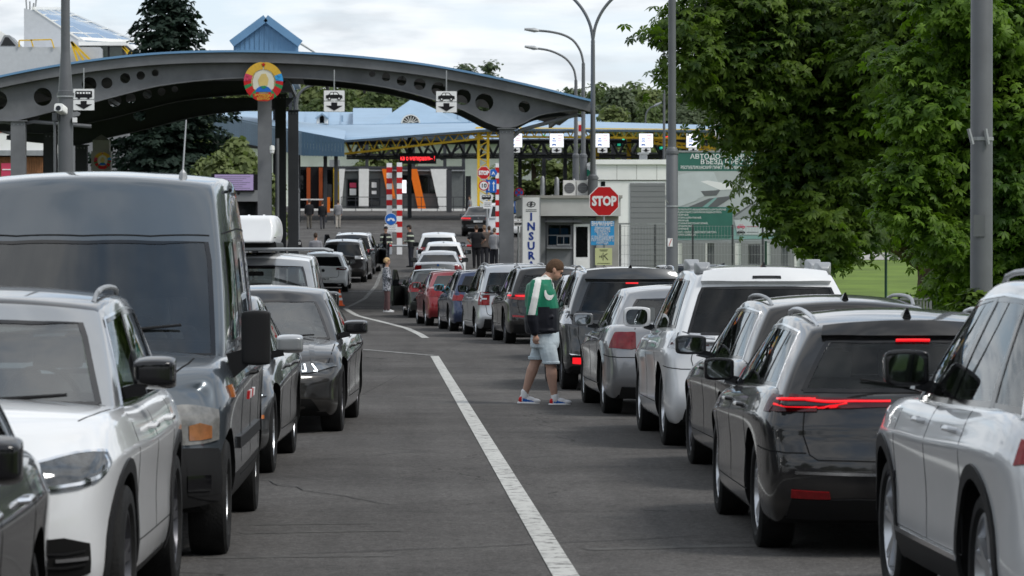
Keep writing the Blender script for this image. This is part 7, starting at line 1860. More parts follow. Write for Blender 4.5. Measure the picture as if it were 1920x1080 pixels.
# ================================================================ trees
def np_mesh(name, V, F, m, parent=None, mi=None):
    me = bpy.data.meshes.new(name)
    nv, nf = len(V), len(F)
    me.vertices.add(nv); me.vertices.foreach_set('co', V.astype(np.float32).ravel())
    k = F.shape[1]
    me.loops.add(nf*k); me.loops.foreach_set('vertex_index', F.astype(np.int32).ravel())
    me.polygons.add(nf); me.polygons.foreach_set('loop_start', np.arange(0, nf*k, k, dtype=np.int32)); me.polygons.foreach_set('loop_total', np.full(nf, k, dtype=np.int32))
    for q in (m if isinstance(m, (list, tuple)) else [m]): me.materials.append(q)
    if mi is not None: me.polygons.foreach_set('material_index', mi.astype(np.int32))
    me.update(calc_edges=True); me.validate()
    o = bpy.data.objects.new(name, me); C.objects.link(o); o.parent = parent
    return o
def frames(nrm, rng):
    n = nrm / np.linalg.norm(nrm, axis=1, keepdims=True)
    r = rng.normal(size=n.shape); u = np.cross(n, r); u /= np.linalg.norm(u, axis=1, keepdims=True); w_ = np.cross(n, u)
    return u, w_, n
def scatter(centers, normals, sizes, TV, TF, rng, mi=None):
    u, w_, n = frames(normals, rng)
    P = centers[:, None, :] + sizes[:, None, None] * (TV[None, :, 0:1]*u[:, None, :] + TV[None, :, 1:2]*w_[:, None, :] + TV[None, :, 2:3]*n[:, None, :])
    F = (np.arange(len(centers))[:, None, None]*len(TV) + TF[None]).reshape(-1, TF.shape[1])
    return P.reshape(-1, 3), F
def leafmat(name, col, col2, tr=(.10, .22, .02), rough=.45, sc=.9):
    m = bpy.data.materials.new(name); m.use_nodes = True; t = m.node_tree; b = t.nodes['Principled BSDF']; L = t.links.new
    co = t.nodes.new('ShaderNodeTexCoord'); n = t.nodes.new('ShaderNodeTexNoise'); n.inputs['Scale'].default_value = sc; n.inputs['Detail'].default_value = 6; n.inputs['Roughness'].default_value = .8
    L(co.outputs['Object'], n.inputs['Vector'])
    r = t.nodes.new('ShaderNodeValToRGB'); r.color_ramp.elements[0].position = .40; r.color_ramp.elements[0].color = (*col, 1); r.color_ramp.elements[1].position = .64; r.color_ramp.elements[1].color = (*col2, 1)
    L(n.outputs['Fac'], r.inputs[0]); L(r.outputs[0], b.inputs['Base Color']); b.inputs['Roughness'].default_value = rough; b.inputs['Specular IOR Level'].default_value = .22
    tl = t.nodes.new('ShaderNodeBsdfTranslucent'); tl.inputs[0].default_value = (*tr, 1)
    ms = t.nodes.new('ShaderNodeMixShader'); ms.inputs[0].default_value = .28
    L(b.outputs[0], ms.inputs[1]); L(tl.outputs[0], ms.inputs[2]); L(ms.outputs[0], t.nodes['Material Output'].inputs[0])
    MATS[name] = m; return m
# palmate leaf: six drooping leaflets, each two triangles folded along the rib
tv = []; tf = []
for k, a in enumerate((-115, -70, -24, 24, 70, 115)):
    ln = .55 if abs(a) < 30 else (.48 if abs(a) < 80 else .33); a = R(a); d = np.array([math.cos(a), math.sin(a)]); p = np.array([-d[1], d[0]]); wd = ln*.22
    b = len(tv)
    tv += [(0, 0, 0), (*(d*ln*.62+p*wd), -.06), (*(d*ln), -.20), (*(d*ln*.62-p*wd), -.06), (*(d*ln*.55), -.02)]
    tf += [(b, b+3, b+4), (b+4, b+3, b+2), (b+4, b+2, b+1), (b, b+4, b+1)]
PALM = (np.array(tv), np.array(tf))
QUAD = (np.array([(-.5, -.3, 0), (.5, -.34, .05), (.45, .3, 0), (-.4, .34, .06)]), np.array([(0, 1, 2), (0, 2, 3)]))
bark = mat('tree_bark', (.09, .07, .05), .9, var=.3, bump=.8, bscale=20)
def chestnut(label, Yc, base, blobs, n, seed, m):
    rng = np.random.default_rng(seed)
    t = thing('chestnut_tree', label, 'tree', (base[0], base[1], gz(base[1])))
    org = np.array([base[0], base[1], gz(base[1])])
    cs = []; ns = []
    tot = sum(b[2]**2 for b in blobs)
    for (px, py, r, dY) in blobs:
        Y = Yc+dY; c = np.array([X_(px, Y), Y, Z_(py, Y)]) - org; R_ = r*Y/FPX
        k = int(n*r*r/tot)
        # leaf bunches at branch tips
        nb = max(6, k//22)
        d = rng.normal(size=(nb, 3)); d /= np.linalg.norm(d, axis=1, keepdims=True)
        rad = R_*(rng.random(nb)**.42)*np.array([1.0]) ; bc = c + d*rad[:, None]*np.array([1, 1.1, .92])
        idx = rng.integers(0, nb, k)
        off = rng.normal(size=(k, 3))*np.array([.21, .21, .12])*Yc/62*(.7+.6*rng.random((k, 1)))
        p = bc[idx]+off
        nr = d[idx]*.55+np.array([0, 0, .75])+rng.normal(size=(k, 3))*.33
        cs.append(p); ns.append(nr)
    P = np.concatenate(cs); Nn = np.concatenate(ns)
    keep = P[:, 2] > -.2; P = P[keep]; Nn = Nn[keep]
    sz = (.19+.17*rng.random(len(P)))*Yc/62
    V, F = scatter(P, Nn, sz, PALM[0], PALM[1], rng)
    o = np_mesh('crown', V, F, m, t); o['kind'] = 'stuff'
    mb = MB().tube([(0,0,-.1),(.05,0,1.2),(-.05,.1,2.6),(.1,0,4.2),(0,0,6.2)], [.34,.27,.24,.18,.08], 10)
    for (px, py, r, dY) in blobs[::2]:
        Y = Yc+dY; c = Vector((X_(px, Y), Y, Z_(py, Y)))-Vector(org)
        s_ = Vector((0, 0, min(5, max(1.4, c.z*.55)))); mid = (s_+c)/2+Vector((0, 0, .4))
        mb.tube([s_, mid, c], [.12, .07, .02], 6)
    mb.build('trunk', bark, t, smooth=True)
    return t
LA = leafmat('chestnut_leaf_dark', (.014, .034, .006), (.105, .165, .018), (.13, .26, .012), .55)  # shaded inner foliage and lit clumps put into the leaf colour by noise
LB = leafmat('chestnut_leaf_bright', (.026, .062, .008), (.125, .21, .02), (.18, .36, .015), .55)  # brighter green, with the same lit and shaded clumps in its colour
chestnut('dark leafy chestnut tree overhanging the billboard and the stepped pole', 88, (14.6, 93),
   [(1250,60,38,-1),(1285,115,50,-1),(1340,30,100,0),(1328,165,46,0),(1400,140,110,0),(1398,228,60,0),(1440,40,130,1),(1462,330,56,0),(1480,230,120,1),(1500,90,150,2),(1520,380,60,0),(1478,415,42,-1),(1545,300,120,1),(1560,400,90,0),(1560,455,48,-1),(1600,180,170,2),(1620,60,170,2),(1640,330,120,2),(1700,220,150,3),(1720,60,170,3),(1610,440,60,0),(1665,395,55,1),(1760,120,150,4),(1740,300,140,4),(1820,30,170,4),(1690,150,130,-1),(1720,30,120,-1),(1720,460,50,3)], 33000, 3, LA)
chestnut('brighter green chestnut tree behind the thick near pole, reaching to the ground', 56, (10.4, 58),
   [(1890,60,120,0),(1800,130,90,0),(1760,210,70,-1),(1860,240,120,0),(1735,310,40,-1),(1700,215,46,-1),(1690,345,40,-1),(1722,120,44,-1),(1700,400,36,-1),(1800,330,100,0),(1900,360,110,0),(1770,400,70,0),(1830,460,100,0),(1765,440,40,-1),(1810,520,60,1),(1900,500,90,0),(1850,560,80,1),(1960,200,130,0),(1960,420,120,0),(1800,20,80,-1),(1850,-20,100,0)], 26000, 5, LB)
# spruce
def spruce(label, px, Y, ptop, rbase, seed):
    rng = np.random.default_rng(seed); x = X_(px, Y); g = gz(Y); H = Z_(ptop, Y)-g
    t = thing('spruce_tree', label, 'tree', (x, Y, g))
    MB().tube([(0,0,-.2),(0,0,H*.5),(0,0,H)], [.28,.15,.02], 8).build('trunk', bark, t, smooth=True)
    P = []; Nn = []; S = []
    z = .8
    while z < H-.1:
        f = 1-z/H; rr = rbase*min(1, (f**.62)*1.2)*(1 if f > .0 else 0)
        nb = int(7+10*f)
        for k in range(nb):
            a = rng.random()*2*PI; ln = rr*(.72+.42*rng.random())
            m_ = int(6+ln*9)
            for q in range(m_):
                s = (q+rng.random())/m_; s = s**.7
                w_ = .10+.30*(1-abs(s-.6))*min(1, ln)
                off = rng.normal()*w_*.7
                ra = s*ln
                droop = -.30*s*ln+.14*s*s*ln
                P.append((ra*math.cos(a)-off*math.sin(a), ra*math.sin(a)+off*math.cos(a), z+droop+rng.normal()*.05-abs(off)*.25))
                Nn.append((math.cos(a)*.5+rng.normal()*.4, math.sin(a)*.5+rng.normal()*.4, .8)); S.append(.26+.18*rng.random())
        z += .20+.10*rng.random()
    V, F = scatter(np.array(P), np.array(Nn), np.array(S), np.array([(-.6,-.12,-.05),(.7,-.02,-.12),(-.5,.14,-.05),(0,.1,.1),(-.3,.5,-.16),(-.3,-.5,-.16)]), np.array([(0,1,2),(3,4,0),(3,0,5),(1,4,2)]), rng)
    o = np_mesh('crown', V, F, leafmat('spruce_needles', (.010, .022, .016), (.028, .048, .034), (.02, .05, .02), .7), t); o['kind'] = 'stuff'
spruce('tall dark spruce behind the left half of the canopy', 318, 178, -60, 4.2, 4)
# bushes / broadleaf in the distance: three prototypes, each copied
def broad(name, label, seed, n, H, Wd, m, trunk=True, leaf=.30, group=None, dens=.42):
    rng = np.random.default_rng(seed); t = thing(name, label, 'bush' if 'bush' in name else 'tree', (0, 0, 0), 0, group)
    nb = 46; bl = []
    for k in range(nb):
        a = rng.random()*2*PI; r = Wd*(rng.random()**.55)*.85; z = H*(.16+.84*rng.random())
        prof = math.sin(min(1, z/H*.95+.12)*PI)**.6
        bl.append((r*math.cos(a)*prof, r*math.sin(a)*prof, z*(.93), (.28+.3*rng.random())*Wd*.62))
    k = n//nb; cs = []; ns = []
    for b in bl:
        d = rng.normal(size=(k, 3)); d /= np.linalg.norm(d, axis=1, keepdims=True)
        cs.append(np.array(b[:3])+d*(b[3]*(rng.random(k)**dens))[:, None]*np.array([1, 1, .72])); ns.append(d*.8+np.array([0, 0, .55])+rng.normal(size=(k, 3))*.45)
    P = np.concatenate(cs); Nn = np.concatenate(ns)
    V, F = scatter(P, Nn, leaf*(.7+.7*rng.random(len(P))), QUAD[0], QUAD[1], rng)
    o = np_mesh('crown', V, F, m, t); o['kind'] = 'stuff'
    if trunk:
        mb = MB().tube([(0,0,-.5),(0,0,H*.35),(.1,0,H*.8)], [Wd*.07,Wd*.05,Wd*.01], 7)
        for b in bl[:8]: mb.tube([(0,0,H*.3),((b[0])/2,b[1]/2,H*.3+(b[2]-H*.3)*.6),b[:3]], [Wd*.03,Wd*.02,Wd*.006], 5)
        mb.build('trunk', bark, t, smooth=True)
    return t
LF1 = leafmat('distant_leaf_dark', (.065, .095, .035), (.12, .16, .055), (.14, .22, .05), .6, .25)
LF2 = leafmat('distant_leaf_olive', (.10, .13, .045), (.17, .20, .075), (.18, .25, .06), .6, .25)
LF3 = leafmat('distant_leaf_bluish', (.075, .10, .055), (.12, .15, .085), (.13, .19, .07), .6, .25)
protos = [broad('broadleaf_tree', 'x', 11, 12000, 14, 5.8, LF1, leaf=.40, group='trees beyond the customs buildings'), broad('broadleaf_tree', 'x', 12, 12000, 13, 6.2, LF2, leaf=.40, group='trees beyond the customs buildings'), broad('broadleaf_tree', 'x', 13, 12000, 15, 5.2, LF3, leaf=.38, group='trees beyond the customs buildings')]
spots = [(395,172,370,0),(440,158,362,1),(487,160,380,0),(535,168,365,2),(585,160,372,1),(632,163,350,0),(672,168,372,1),(712,166,355,0),(752,172,370,2),(795,176,352,1),(835,180,365,0),(885,176,370,2),(935,184,375,1),(985,186,380,0),(1035,182,362,0),(1072,172,350,2),(1122,165,345,0),(1160,170,330,2),(1190,163,350,0),(1228,172,340,1),(1262,176,330,0),(1300,185,325,2),(1345,180,330,1),(1420,190,330,0),(1540,200,320,1),(1150,208,300,1),(1215,203,300,0),(1290,208,298,2),(1352,205,300,1),(1690,200,330,0),(1850,200,330,2),(40,200,330,1),(240,190,330,0),(300,185,350,1)]
desc = ['rounded dark green', 'olive green broad', 'slender bluish green']
where = ['left of the emblem, behind the spruce', 'rising between the spruce and the emblem', 'right behind the emblem post', 'between the centre columns', 'left of the first car sign', 'directly behind the first car sign', 'just right of the first car sign', 'above the hall ridge left of the gable', 'over the left slope of the pyramid gable', 'over the right slope of the pyramid gable', 'behind the right car sign', 'beneath the thin pale skyline trees', 'behind the largest round hole', 'behind the outermost round hole', 'left of the curved lamp arms', 'behind the single armed lamp posts', 'just right of the double armed pole', 'in the middle of the gap between poles', 'behind the short curled lamp post', 'behind the thin distant pole', 'behind the tall stepped pole', 'just right of the stepped pole', 'behind the green disc board', 'behind the upper chestnut leaves', 'hidden deep behind the dark chestnut', 'low in front, right of the double armed pole', 'low in front of the curled lamp post', 'low in front, right of the stepped pole', 'low beside the green disc board', 'between the two chestnut trees', 'behind the thick near pole', 'at the left edge behind the terminal', 'behind the left part of the spruce', 'behind the spruce trunk']
for i, (px, pt, Y, k) in enumerate(spots):
    o = protos[k] if k in [0,1,2] and not protos[k].get('used') else copy_tree(protos[k])
    protos[k]['used'] = 1
    h = Z_(pt-14, Y)-gz(Y); s = h/(14, 13, 15)[k]
    o.location = (X_(px, Y), Y, gz(Y)); o.rotation_euler = (0, 0, i*1.7); sx = s*(1.0+.15*math.sin(i*3.1)); o.scale = (sx, sx, s)
    o['label'] = '%s tree %s' % (desc[k], where[i]); o['group'] = 'trees beyond the customs buildings'
for p in protos:
    if 'used' in p: del p['used']
# tall thin pale tree on the skyline
for px, wd_, tp_, lb in ((872, 44, 116, 'thin pale airy tree standing left above the canopy edge on the skyline'), (918, 44, 110, 'thin pale airy tree standing right above the canopy edge on the skyline')):
    Y = 330; h = Z_(tp_, Y)-gz(Y); t = broad('poplar_tree', lb, 21+px, 5200, h, 3.0, LF3, leaf=.22, dens=.9); t.location = (X_(px,Y), Y, gz(Y)); t.scale = (1.45, 1.45, 1.03)
# bush by the obelisk & the green shrub left of the emblem column
bushes = [(445,262,172,2.6,'light green leafy bush right of the spruce foot'),(410,290,165,2.2,'green bush at the spruce foot above the purple screen'),(475,300,176,2.4,'leafy bush between spruce and emblem column'),(385,300,168,2,'dark bush low beside the spruce'),(700,272,292,3.5,'green bush behind the end of the cabins'),(735,268,294,3.2,'bush under the yellow truss behind the red display'),(1000,265,300,5,'leafy bush seen under the canopy right of the column'),(1150,262,300,5,'leafy bush seen under the canopy behind the displays'),(1220,262,296,5,'leafy bush under the canopy next to the stepped pole')]
bp0 = None
for i, (px, pt, Y, wd, lb) in enumerate(bushes):
    o = broad('bush', lb, 30, 4200, 4, 2.2, LF2, leaf=.24) if bp0 is None else copy_tree(bp0)
    bp0 = bp0 or o
    o.location = (X_(px, Y), Y, gz(Y)); h = Z_(pt, Y)-gz(Y); o.scale = (wd/2.2, wd/2.2, h/4); o.rotation_euler = (0, 0, i*2.1); o['label'] = lb
# hedge plants by the lawn
for px, Y, w_, h_, lb in ((1700,72,.5,1.0,'small dark shrub beside the low grey rail'),(1840,50,1.0,1.3,'dark shrub at the foot of the thick near pole'),(1760,66,.9,1.4,'dark shrub below the hanging chestnut branches')):
    o = copy_tree(bp0); o.location = (X_(px,Y), Y, 0); o.scale = (w_/2.2, w_/2.2, h_/4); o['label'] = lb
    for c_ in o.children:
        if c_.name.startswith('crown'): c_.data = c_.data.copy(); c_.data.materials[0] = LA

# unseen trees added along the street around the viewpoint, darkening what the cars mirror
for i, (x, y, h) in enumerate(((-34,-62,15),(-24,-70,17),(-13,-66,14),(-4,-72,16),(7,-68,17),(17,-62,15),(27,-66,16),(38,-60,15),(16,-34,13),(18,-18,12),(17,-2,13),(18,14,12),(-21,-40,14),(-24,-20,13),(-23,0,14),(-24,22,13),(-25,46,12),(19,30,11))):
    o = copy_tree(protos[i % 3]); k = i % 3
    s_ = h/(14, 13, 15)[k]; o.location = (x, y, 0); o.scale = (s_,)*3; o.rotation_euler = (0, 0, i*1.3)
    o['label'] = 'unseen leafy street tree added beside or behind the viewpoint, outside the picture'; o['group'] = 'unseen street trees added around the viewpoint'
    for c_ in o.children:
        if c_.name.startswith('crown'): c_.data = c_.data if i > 2 else c_.data.copy(); 

# ================================================================ people
class Fig:
    def __init__(s): s.mb = MB()
    def ball(s, c, r, n=12):
        r = r if isinstance(r, (tuple, list)) else (r, r, r)
        vs = []; fs = []
        for i in range(1, 8):
            t = PI*i/8
            for k in range(n):
                a = 2*PI*k/n; vs.append((c[0]+r[0]*math.sin(t)*math.cos(a), c[1]+r[1]*math.sin(t)*math.sin(a), c[2]+r[2]*math.cos(t)))
        vs += [(c[0], c[1], c[2]+r[2]), (c[0], c[1], c[2]-r[2])]
        for i in range(6):
            for k in range(n): fs.append((i*n+k, (i+1)*n+k, (i+1)*n+(k+1)%n, i*n+(k+1)%n))
        for k in range(n): fs.append((len(vs)-2, k, (k+1)%n)); fs.append((len(vs)-1, 6*n+(k+1)%n, 6*n+k))
        s.mb.add(vs, fs); return s
    def limb(s, pts, rad, n=12):
        s.mb.tube(pts, rad, n)
        for p, r in zip(pts, rad): s.ball(p, r*.995, 10)
        return s
    def loft(s, rings, n=18):            # (x, y, z, rx, ry)
        vs = []; fs = []
        for (x, y, z, rx, ry) in rings:
            for k in range(n):
                a = 2*PI*k/n; ca, sa = math.cos(a), math.sin(a)
                vs.append((x+rx*abs(ca)**.8*(1 if ca > 0 else -1), y+ry*abs(sa)**.8*(1 if sa > 0 else -1), z))
        for i in range(len(rings)-1):
            for k in range(n): fs.append((i*n+k, i*n+(k+1)%n, (i+1)*n+(k+1)%n, (i+1)*n+k))
        fs.append(tuple(range(n))[::-1]); fs.append(tuple((len(rings)-1)*n+k for k in range(n)))
        s.mb.add(vs, fs); return s
    def build(s, name, mats, parent, voxel=.012, sm=4, fn=None):
        me = bpy.data.meshes.new(name); me.from_pydata(s.mb.v, [], s.mb.f)
        bm = bmesh.new(); bm.from_mesh(me); bmesh.ops.recalc_face_normals(bm, faces=bm.faces); bm.to_mesh(me); bm.free()
        mats = mats if isinstance(mats, (list, tuple)) else [mats]
        o = bpy.data.objects.new(name, me); C.objects.link(o)
        r = o.modifiers.new('r', 'REMESH'); r.mode = 'VOXEL'; r.voxel_size = voxel; r.use_smooth_shade = True
        q = o.modifiers.new('s', 'SMOOTH'); q.iterations = sm; q.factor = .5
        bake(o); o.data.materials.clear()
        for m in mats: o.data.materials.append(m)
        if fn: o.data.polygons.foreach_set('material_index', [fn(p.center, p.normal) for p in o.data.polygons])
        o.data.shade_smooth(); o.parent = parent; return o
skin = mat('skin', (.42, .24, .17), .5, var=.06, vscale=12)
skin_l = mat('skin_legs', (.40, .25, .19), .55, var=.08, vscale=10)
hairm = mat('hair_brown', (.085, .05, .03), .8, var=.35, vscale=60, bump=.6, bscale=200)
def head_into(f, c, tilt, s=1.0):
    """head with nose, brow, jaw and ears; faces +x, nodding by tilt"""
    ca, sa = math.cos(tilt), math.sin(tilt)
    def T(x, y, z): return (c[0]+(x*ca+z*sa)*s, c[1]+y*s, c[2]+(-x*sa+z*ca)*s)
    f.ball(T(-.012, 0, .03), (.098*s, .078*s, .095*s)); f.ball(T(.012, 0, -.02), (.078*s, .068*s, .095*s))
    f.ball(T(.048, 0, -.068), (.042*s, .045*s, .036*s)); f.ball(T(.02, 0, -.06), (.06*s, .058*s, .04*s))
    f.ball(T(.086, 0, -.012), (.018*s, .013*s, .022*s)); f.ball(T(.098, 0, -.024), (.014*s, .014*s, .012*s)); f.ball(T(.072, 0, .03), (.02*s, .05*s, .012*s))
    f.ball(T(.080, 0, -.053), (.014*s, .024*s, .009*s)); f.ball(T(.078, 0, -.066), (.013*s, .020*s, .008*s))
    for sy in (-1, 1): f.ball(T(-.012, sy*.078, -.008), (.018*s, .010*s, .032*s))
    return T
def hair_cap(T, s, m, parent, style='short', vox=.012):
    h = Fig()
    if style == 'curly':
        rnd = random.Random(3)
        for k in range(70):
            d = Vector((rnd.gauss(0,1), rnd.gauss(0,1), rnd.gauss(.4,1))).normalized()
            if d.x > .45 and d.z < .45: continue
            if d.z < -.55: continue
            h.ball(T(-.018+d.x*.095, d.y*.09, .022+d.z*.105), .034*s, 8)
    else:
        h.ball(T(-.018, 0, .040), (.103*s, .084*s, .096*s)); h.ball(T(-.045, 0, .0), (.076*s, .080*s, .08*s))
    return h.build('hair', m, parent, vox*1.0, 2)
def shoe(c, m_up, m_sole, parent, s=1.0, yaw=0, pitch=0, fancy=False):
    """c: ankle ground point; toe towards +x"""
    f = Fig(); f.ball((.0,0,.062),(.05,.040,.045)); f.ball((.06,0,.05),(.085,.043,.042)); f.ball((.135,0,.038),(.07,.045,.032)); f.ball((-.015,0,.05),(.055,.04,.05)); f.mb.tube([(0,0,.07),(-.005,0,.11)],[.046,.044],12)
    def fn(p, n):
        if not fancy: return 0
        if p.x < -.028 and p.z < .085: return 2
        if -.02 < p.x < .115 and .028 < p.z < .030+.035*(1-(p.x)/.14) and abs(p.y) > .02: return 1
        return 0
    o = f.build('shoe', [m_up, M['signblue'], M['signred']], parent, .007 if fancy else .014, 2, fn)
    so = Fig(); so.loft([(.055,0,0,.135,.046),(.055,0,.024,.137,.047)]); so2 = so.build('sole', m_sole, o, .010, 2)
    o.location = c; o.rotation_euler = (0, pitch, yaw); o.scale = (s,)*3
    return o

# ---- the man crossing the lanes
man = thing('person', 'man in green, white and black windbreaker and pale denim shorts, walking with head bowed', 'person', (X_(1029, 41.7), 41.7, 0))
q = lambda cx, cy, y=0: ((cx-400)/487, y, (962-cy)/487)
b = Fig()
b.loft([(*q(378,600),.15,.17),(*q(375,540),.16,.18),(*q(370,470),.165,.185),(*q(362,370),.155,.19),(*q(352,290),.14,.20),(*q(362,250),.09,.13)])
b.limb([q(365,262), q(395,225), q(412,205)], [.075,.066,.062])
Th = head_into(b, q(436,184), R(32), 1.02)
# near leg (front), far leg (behind)
b.limb([q(385,600,-.10), q(400,665,-.10), q(411,735,-.10)], [.10,.085,.064]); b.limb([q(411,735,-.10), q(414,780,-.10), q(418,830,-.10), q(430,895,-.10), q(434,930,-.10)], [.062,.068,.056,.041,.04])
b.limb([q(365,600,.10), q(345,660,.10), q(322,722,.10)], [.10,.085,.064]); b.limb([q(322,722,.10), q(306,765,.10), q(290,815,.10), q(268,885,.10), q(262,918,.10)], [.062,.068,.056,.041,.04])
b.limb([q(322,262,-.20), q(308,345,-.235), q(300,425,-.245)], [.062,.050,.044]); b.limb([q(300,425,-.245), q(308,490,-.245), q(318,548,-.235)], [.044,.038,.029])
b.limb([q(385,270,.20), q(398,350,.23), q(404,425,.24)], [.062,.050,.044]); b.limb([q(404,425,.24), q(424,480,.23), q(440,530,.21)], [.044,.038,.029])
def hand(f, w_, y, d=1):
    """relaxed half closed hand hanging from the wrist at crop point w_"""
    cx, cy = w_
    f.ball(q(cx+2, cy+20, y), (.034, .020, .042))
    for i, (dx, ln) in enumerate(((-13, 30), (-5, 34), (3, 33), (11, 27))):
        f.limb([q(cx+dx, cy+30, y), q(cx+dx+4, cy+30+ln*.5, y+.010), q(cx+dx+13, cy+30+ln*.72, y+.024)], [.0095,.0090,.0080], 8)
    f.limb([q(cx+10, cy+8, y), q(cx+21, cy+22, y-.008), q(cx+20, cy+35, y-.004)], [.0105,.0100,.0085], 8)
hand(b, (316, 552), -.235); hand(b, (440, 532), .21)
b.build('body', [skin, skin_l], man, .0085, 3, lambda p, n: 1 if p.z < .8 else 0)
hair_cap(Th, 1.02, hairm, man)
for sy in (-1, 1):
    MB().add(*(lambda f: (f.v, f.f))(Fig().ball(Th(.078, sy*.030, .006), .011).mb)).build('eye', M['black'], man, smooth=True)
    MB().add(*(lambda f: (f.v, f.f))(Fig().ball(Th(.084, sy*.030, .026), (.008,.018,.004)).mb)).build('eyebrow', hairm, man, smooth=True)
jk = Fig()
jk.loft([(*q(362,548),.19,.205),(*q(362,530),.205,.225),(*q(360,470),.21,.235),(*q(360,390),.20,.235),(*q(352,310),.185,.235),(*q(345,265),.15,.215),(*q(362,240),.11,.14),(*q(372,222),.085,.095)])
jk.limb([q(325,268,-.19), q(310,345,-.25), q(298,425,-.262), q(300,470,-.262), q(312,535,-.25)], [.085,.082,.074,.070,.052])
jk.limb([q(383,275,.19), q(398,345,.25), q(404,425,.262), q(418,470,.25), q(436,518,.225)], [.085,.082,.074,.066,.05])
rnd = random.Random(5)
for k in range(16):     # folds
    a = rnd.uniform(-.9, .9); yy = rnd.choice((-.21, .21)); cz = rnd.uniform(430, 540)
    jk.limb([q(330+rnd.uniform(-30,90), cz, yy), q(350+rnd.uniform(-30,90), cz+rnd.uniform(-20,22), yy*1.03)], [.020,.012], 6)
g_ = mat('jacket_green', (.012, .15, .085), .45, var=.12, vscale=6, bump=.5, bscale=14); wj = mat('jacket_white', (.58, .59, .57), .5, var=.06, bump=.5, bscale=14); bj = mat('jacket_black', (.010, .011, .016), .5, var=.2, bump=.5, bscale=14)
def jf(p, n):
    cx = p.x*487+400; cy = 962-p.z*487
    if cy < 236: return 1
    if cy > 392+(8 if cx > 400 else 0) and not (p.y < -.19 and cx < 330 and cy < 440): return 2
    t = (cy-225)/(440-225); xl = 320+(272-320)*t; xr = 356+(314-356)*t
    if p.y < -.06 and xl < cx < xr and cy < 440: return 1
    if p.y > .06 and xl+60 < cx < xr+60 and cy < 400: return 1
    return 0
jo = jk.build('windbreaker', [g_, wj, bj], man, .0085, 3, jf)
bv = bvh_of(jo)
def decal(pA, pB, m, name, off=.004):
    vs = []; n = len(pA)
    for a, c_ in zip(pA, pB):
        for k in range(4):
            x, z = a[0]+(c_[0]-a[0])*k/3, a[1]+(c_[1]-a[1])*k/3
            P = q(x, z); h = bv.ray_cast(Vector((P[0], -.6, P[2])), Vector((0, 1, 0)))
            y = h[0].y if h[0] else -.2
            vs.append((P[0], y-off, P[2]))
    fs = [(i*4+k, (i+1)*4+k, (i+1)*4+k+1, i*4+k+1) for i in range(n-1) for k in range(3)]
    MB().add(vs, fs).build(name, m, jo, smooth=True)
decal([(372,297),(371,318),(374,335),(384,346),(398,350),(412,343),(430,320)], [(378,296),(384,314),(391,323),(400,326),(412,326),(422,322),(431,318)], wj, 'chest_mark')
decal([(372,297),(369,310),(370,330),(380,348),(394,355),(410,352),(428,326)], [(376,300),(378,316),(380,330),(388,344),(398,350),(410,346),(429,322)], wj, 'chest_mark', .006)
co_ = Fig(); co_.limb([q(352,232,-.07), q(378,216,-.075), q(410,240,-.04), q(420,262,0), q(410,240,.04), q(378,216,.075), q(352,232,.07), q(346,236,0), q(352,232,-.07)], [.020]*9, 8); co_.build('collar', wj, man, .008, 2)
MB().tube([q(424,255,-.012), q(430,300,-.06), q(436,345,-.05)], .004, 6).build('drawstring', M['signwhite'], man)
sh = Fig()
sh.loft([(*q(378,530),.165,.19),(*q(378,600),.175,.20),(*q(376,630),.165,.195)])
sh.loft([(*q(384,600,-.095),.115,.105),(*q(398,660,-.10),.105,.10),(*q(410,715,-.10),.098,.098),(*q(412,724,-.10),.104,.103)])
sh.loft([(*q(366,600,.095),.115,.105),(*q(352,650,.10),.105,.10),(*q(336,692,.10),.098,.098),(*q(334,700,.10),.103,.102)])
dn = mat('pale_denim', (.45, .52, .56), .8, var=.14, vscale=9, bump=.5, bscale=30)
sho = sh.build('shorts', dn, man, .0085, 3)
for (cx, cy, y, px_) in ((412,716,-.10,.105),(335,692,.10,.105)):
    cf = Fig(); cf.loft([(*q(cx,cy+8,y),px_,px_-.002),(*q(cx-2,cy-12,y),px_,px_-.002)]); cf.build('hem_cuff', dn, sho, .009, 1)
sck = mat('sock_white', (.68,.68,.68), .9, var=.05)
for (cx, cy, y) in ((434,915,-.10),(264,898,.10)):
    f = Fig(); f.limb([q(cx,cy+15,y), q(cx-2,cy-10,y)], [.046,.045]); f.build('sock', sck, man, .01, 1)
shm = mat('trainer_white', (.62,.62,.64), .5, var=.06)
shoe((q(434,0)[0], -.10, .0), shm, M['signwhite'], man, .98, 0, 0, True)
shoe((q(258,0)[0], .10, .012), shm, M['signwhite'], man, .98, 0, R(2), True)

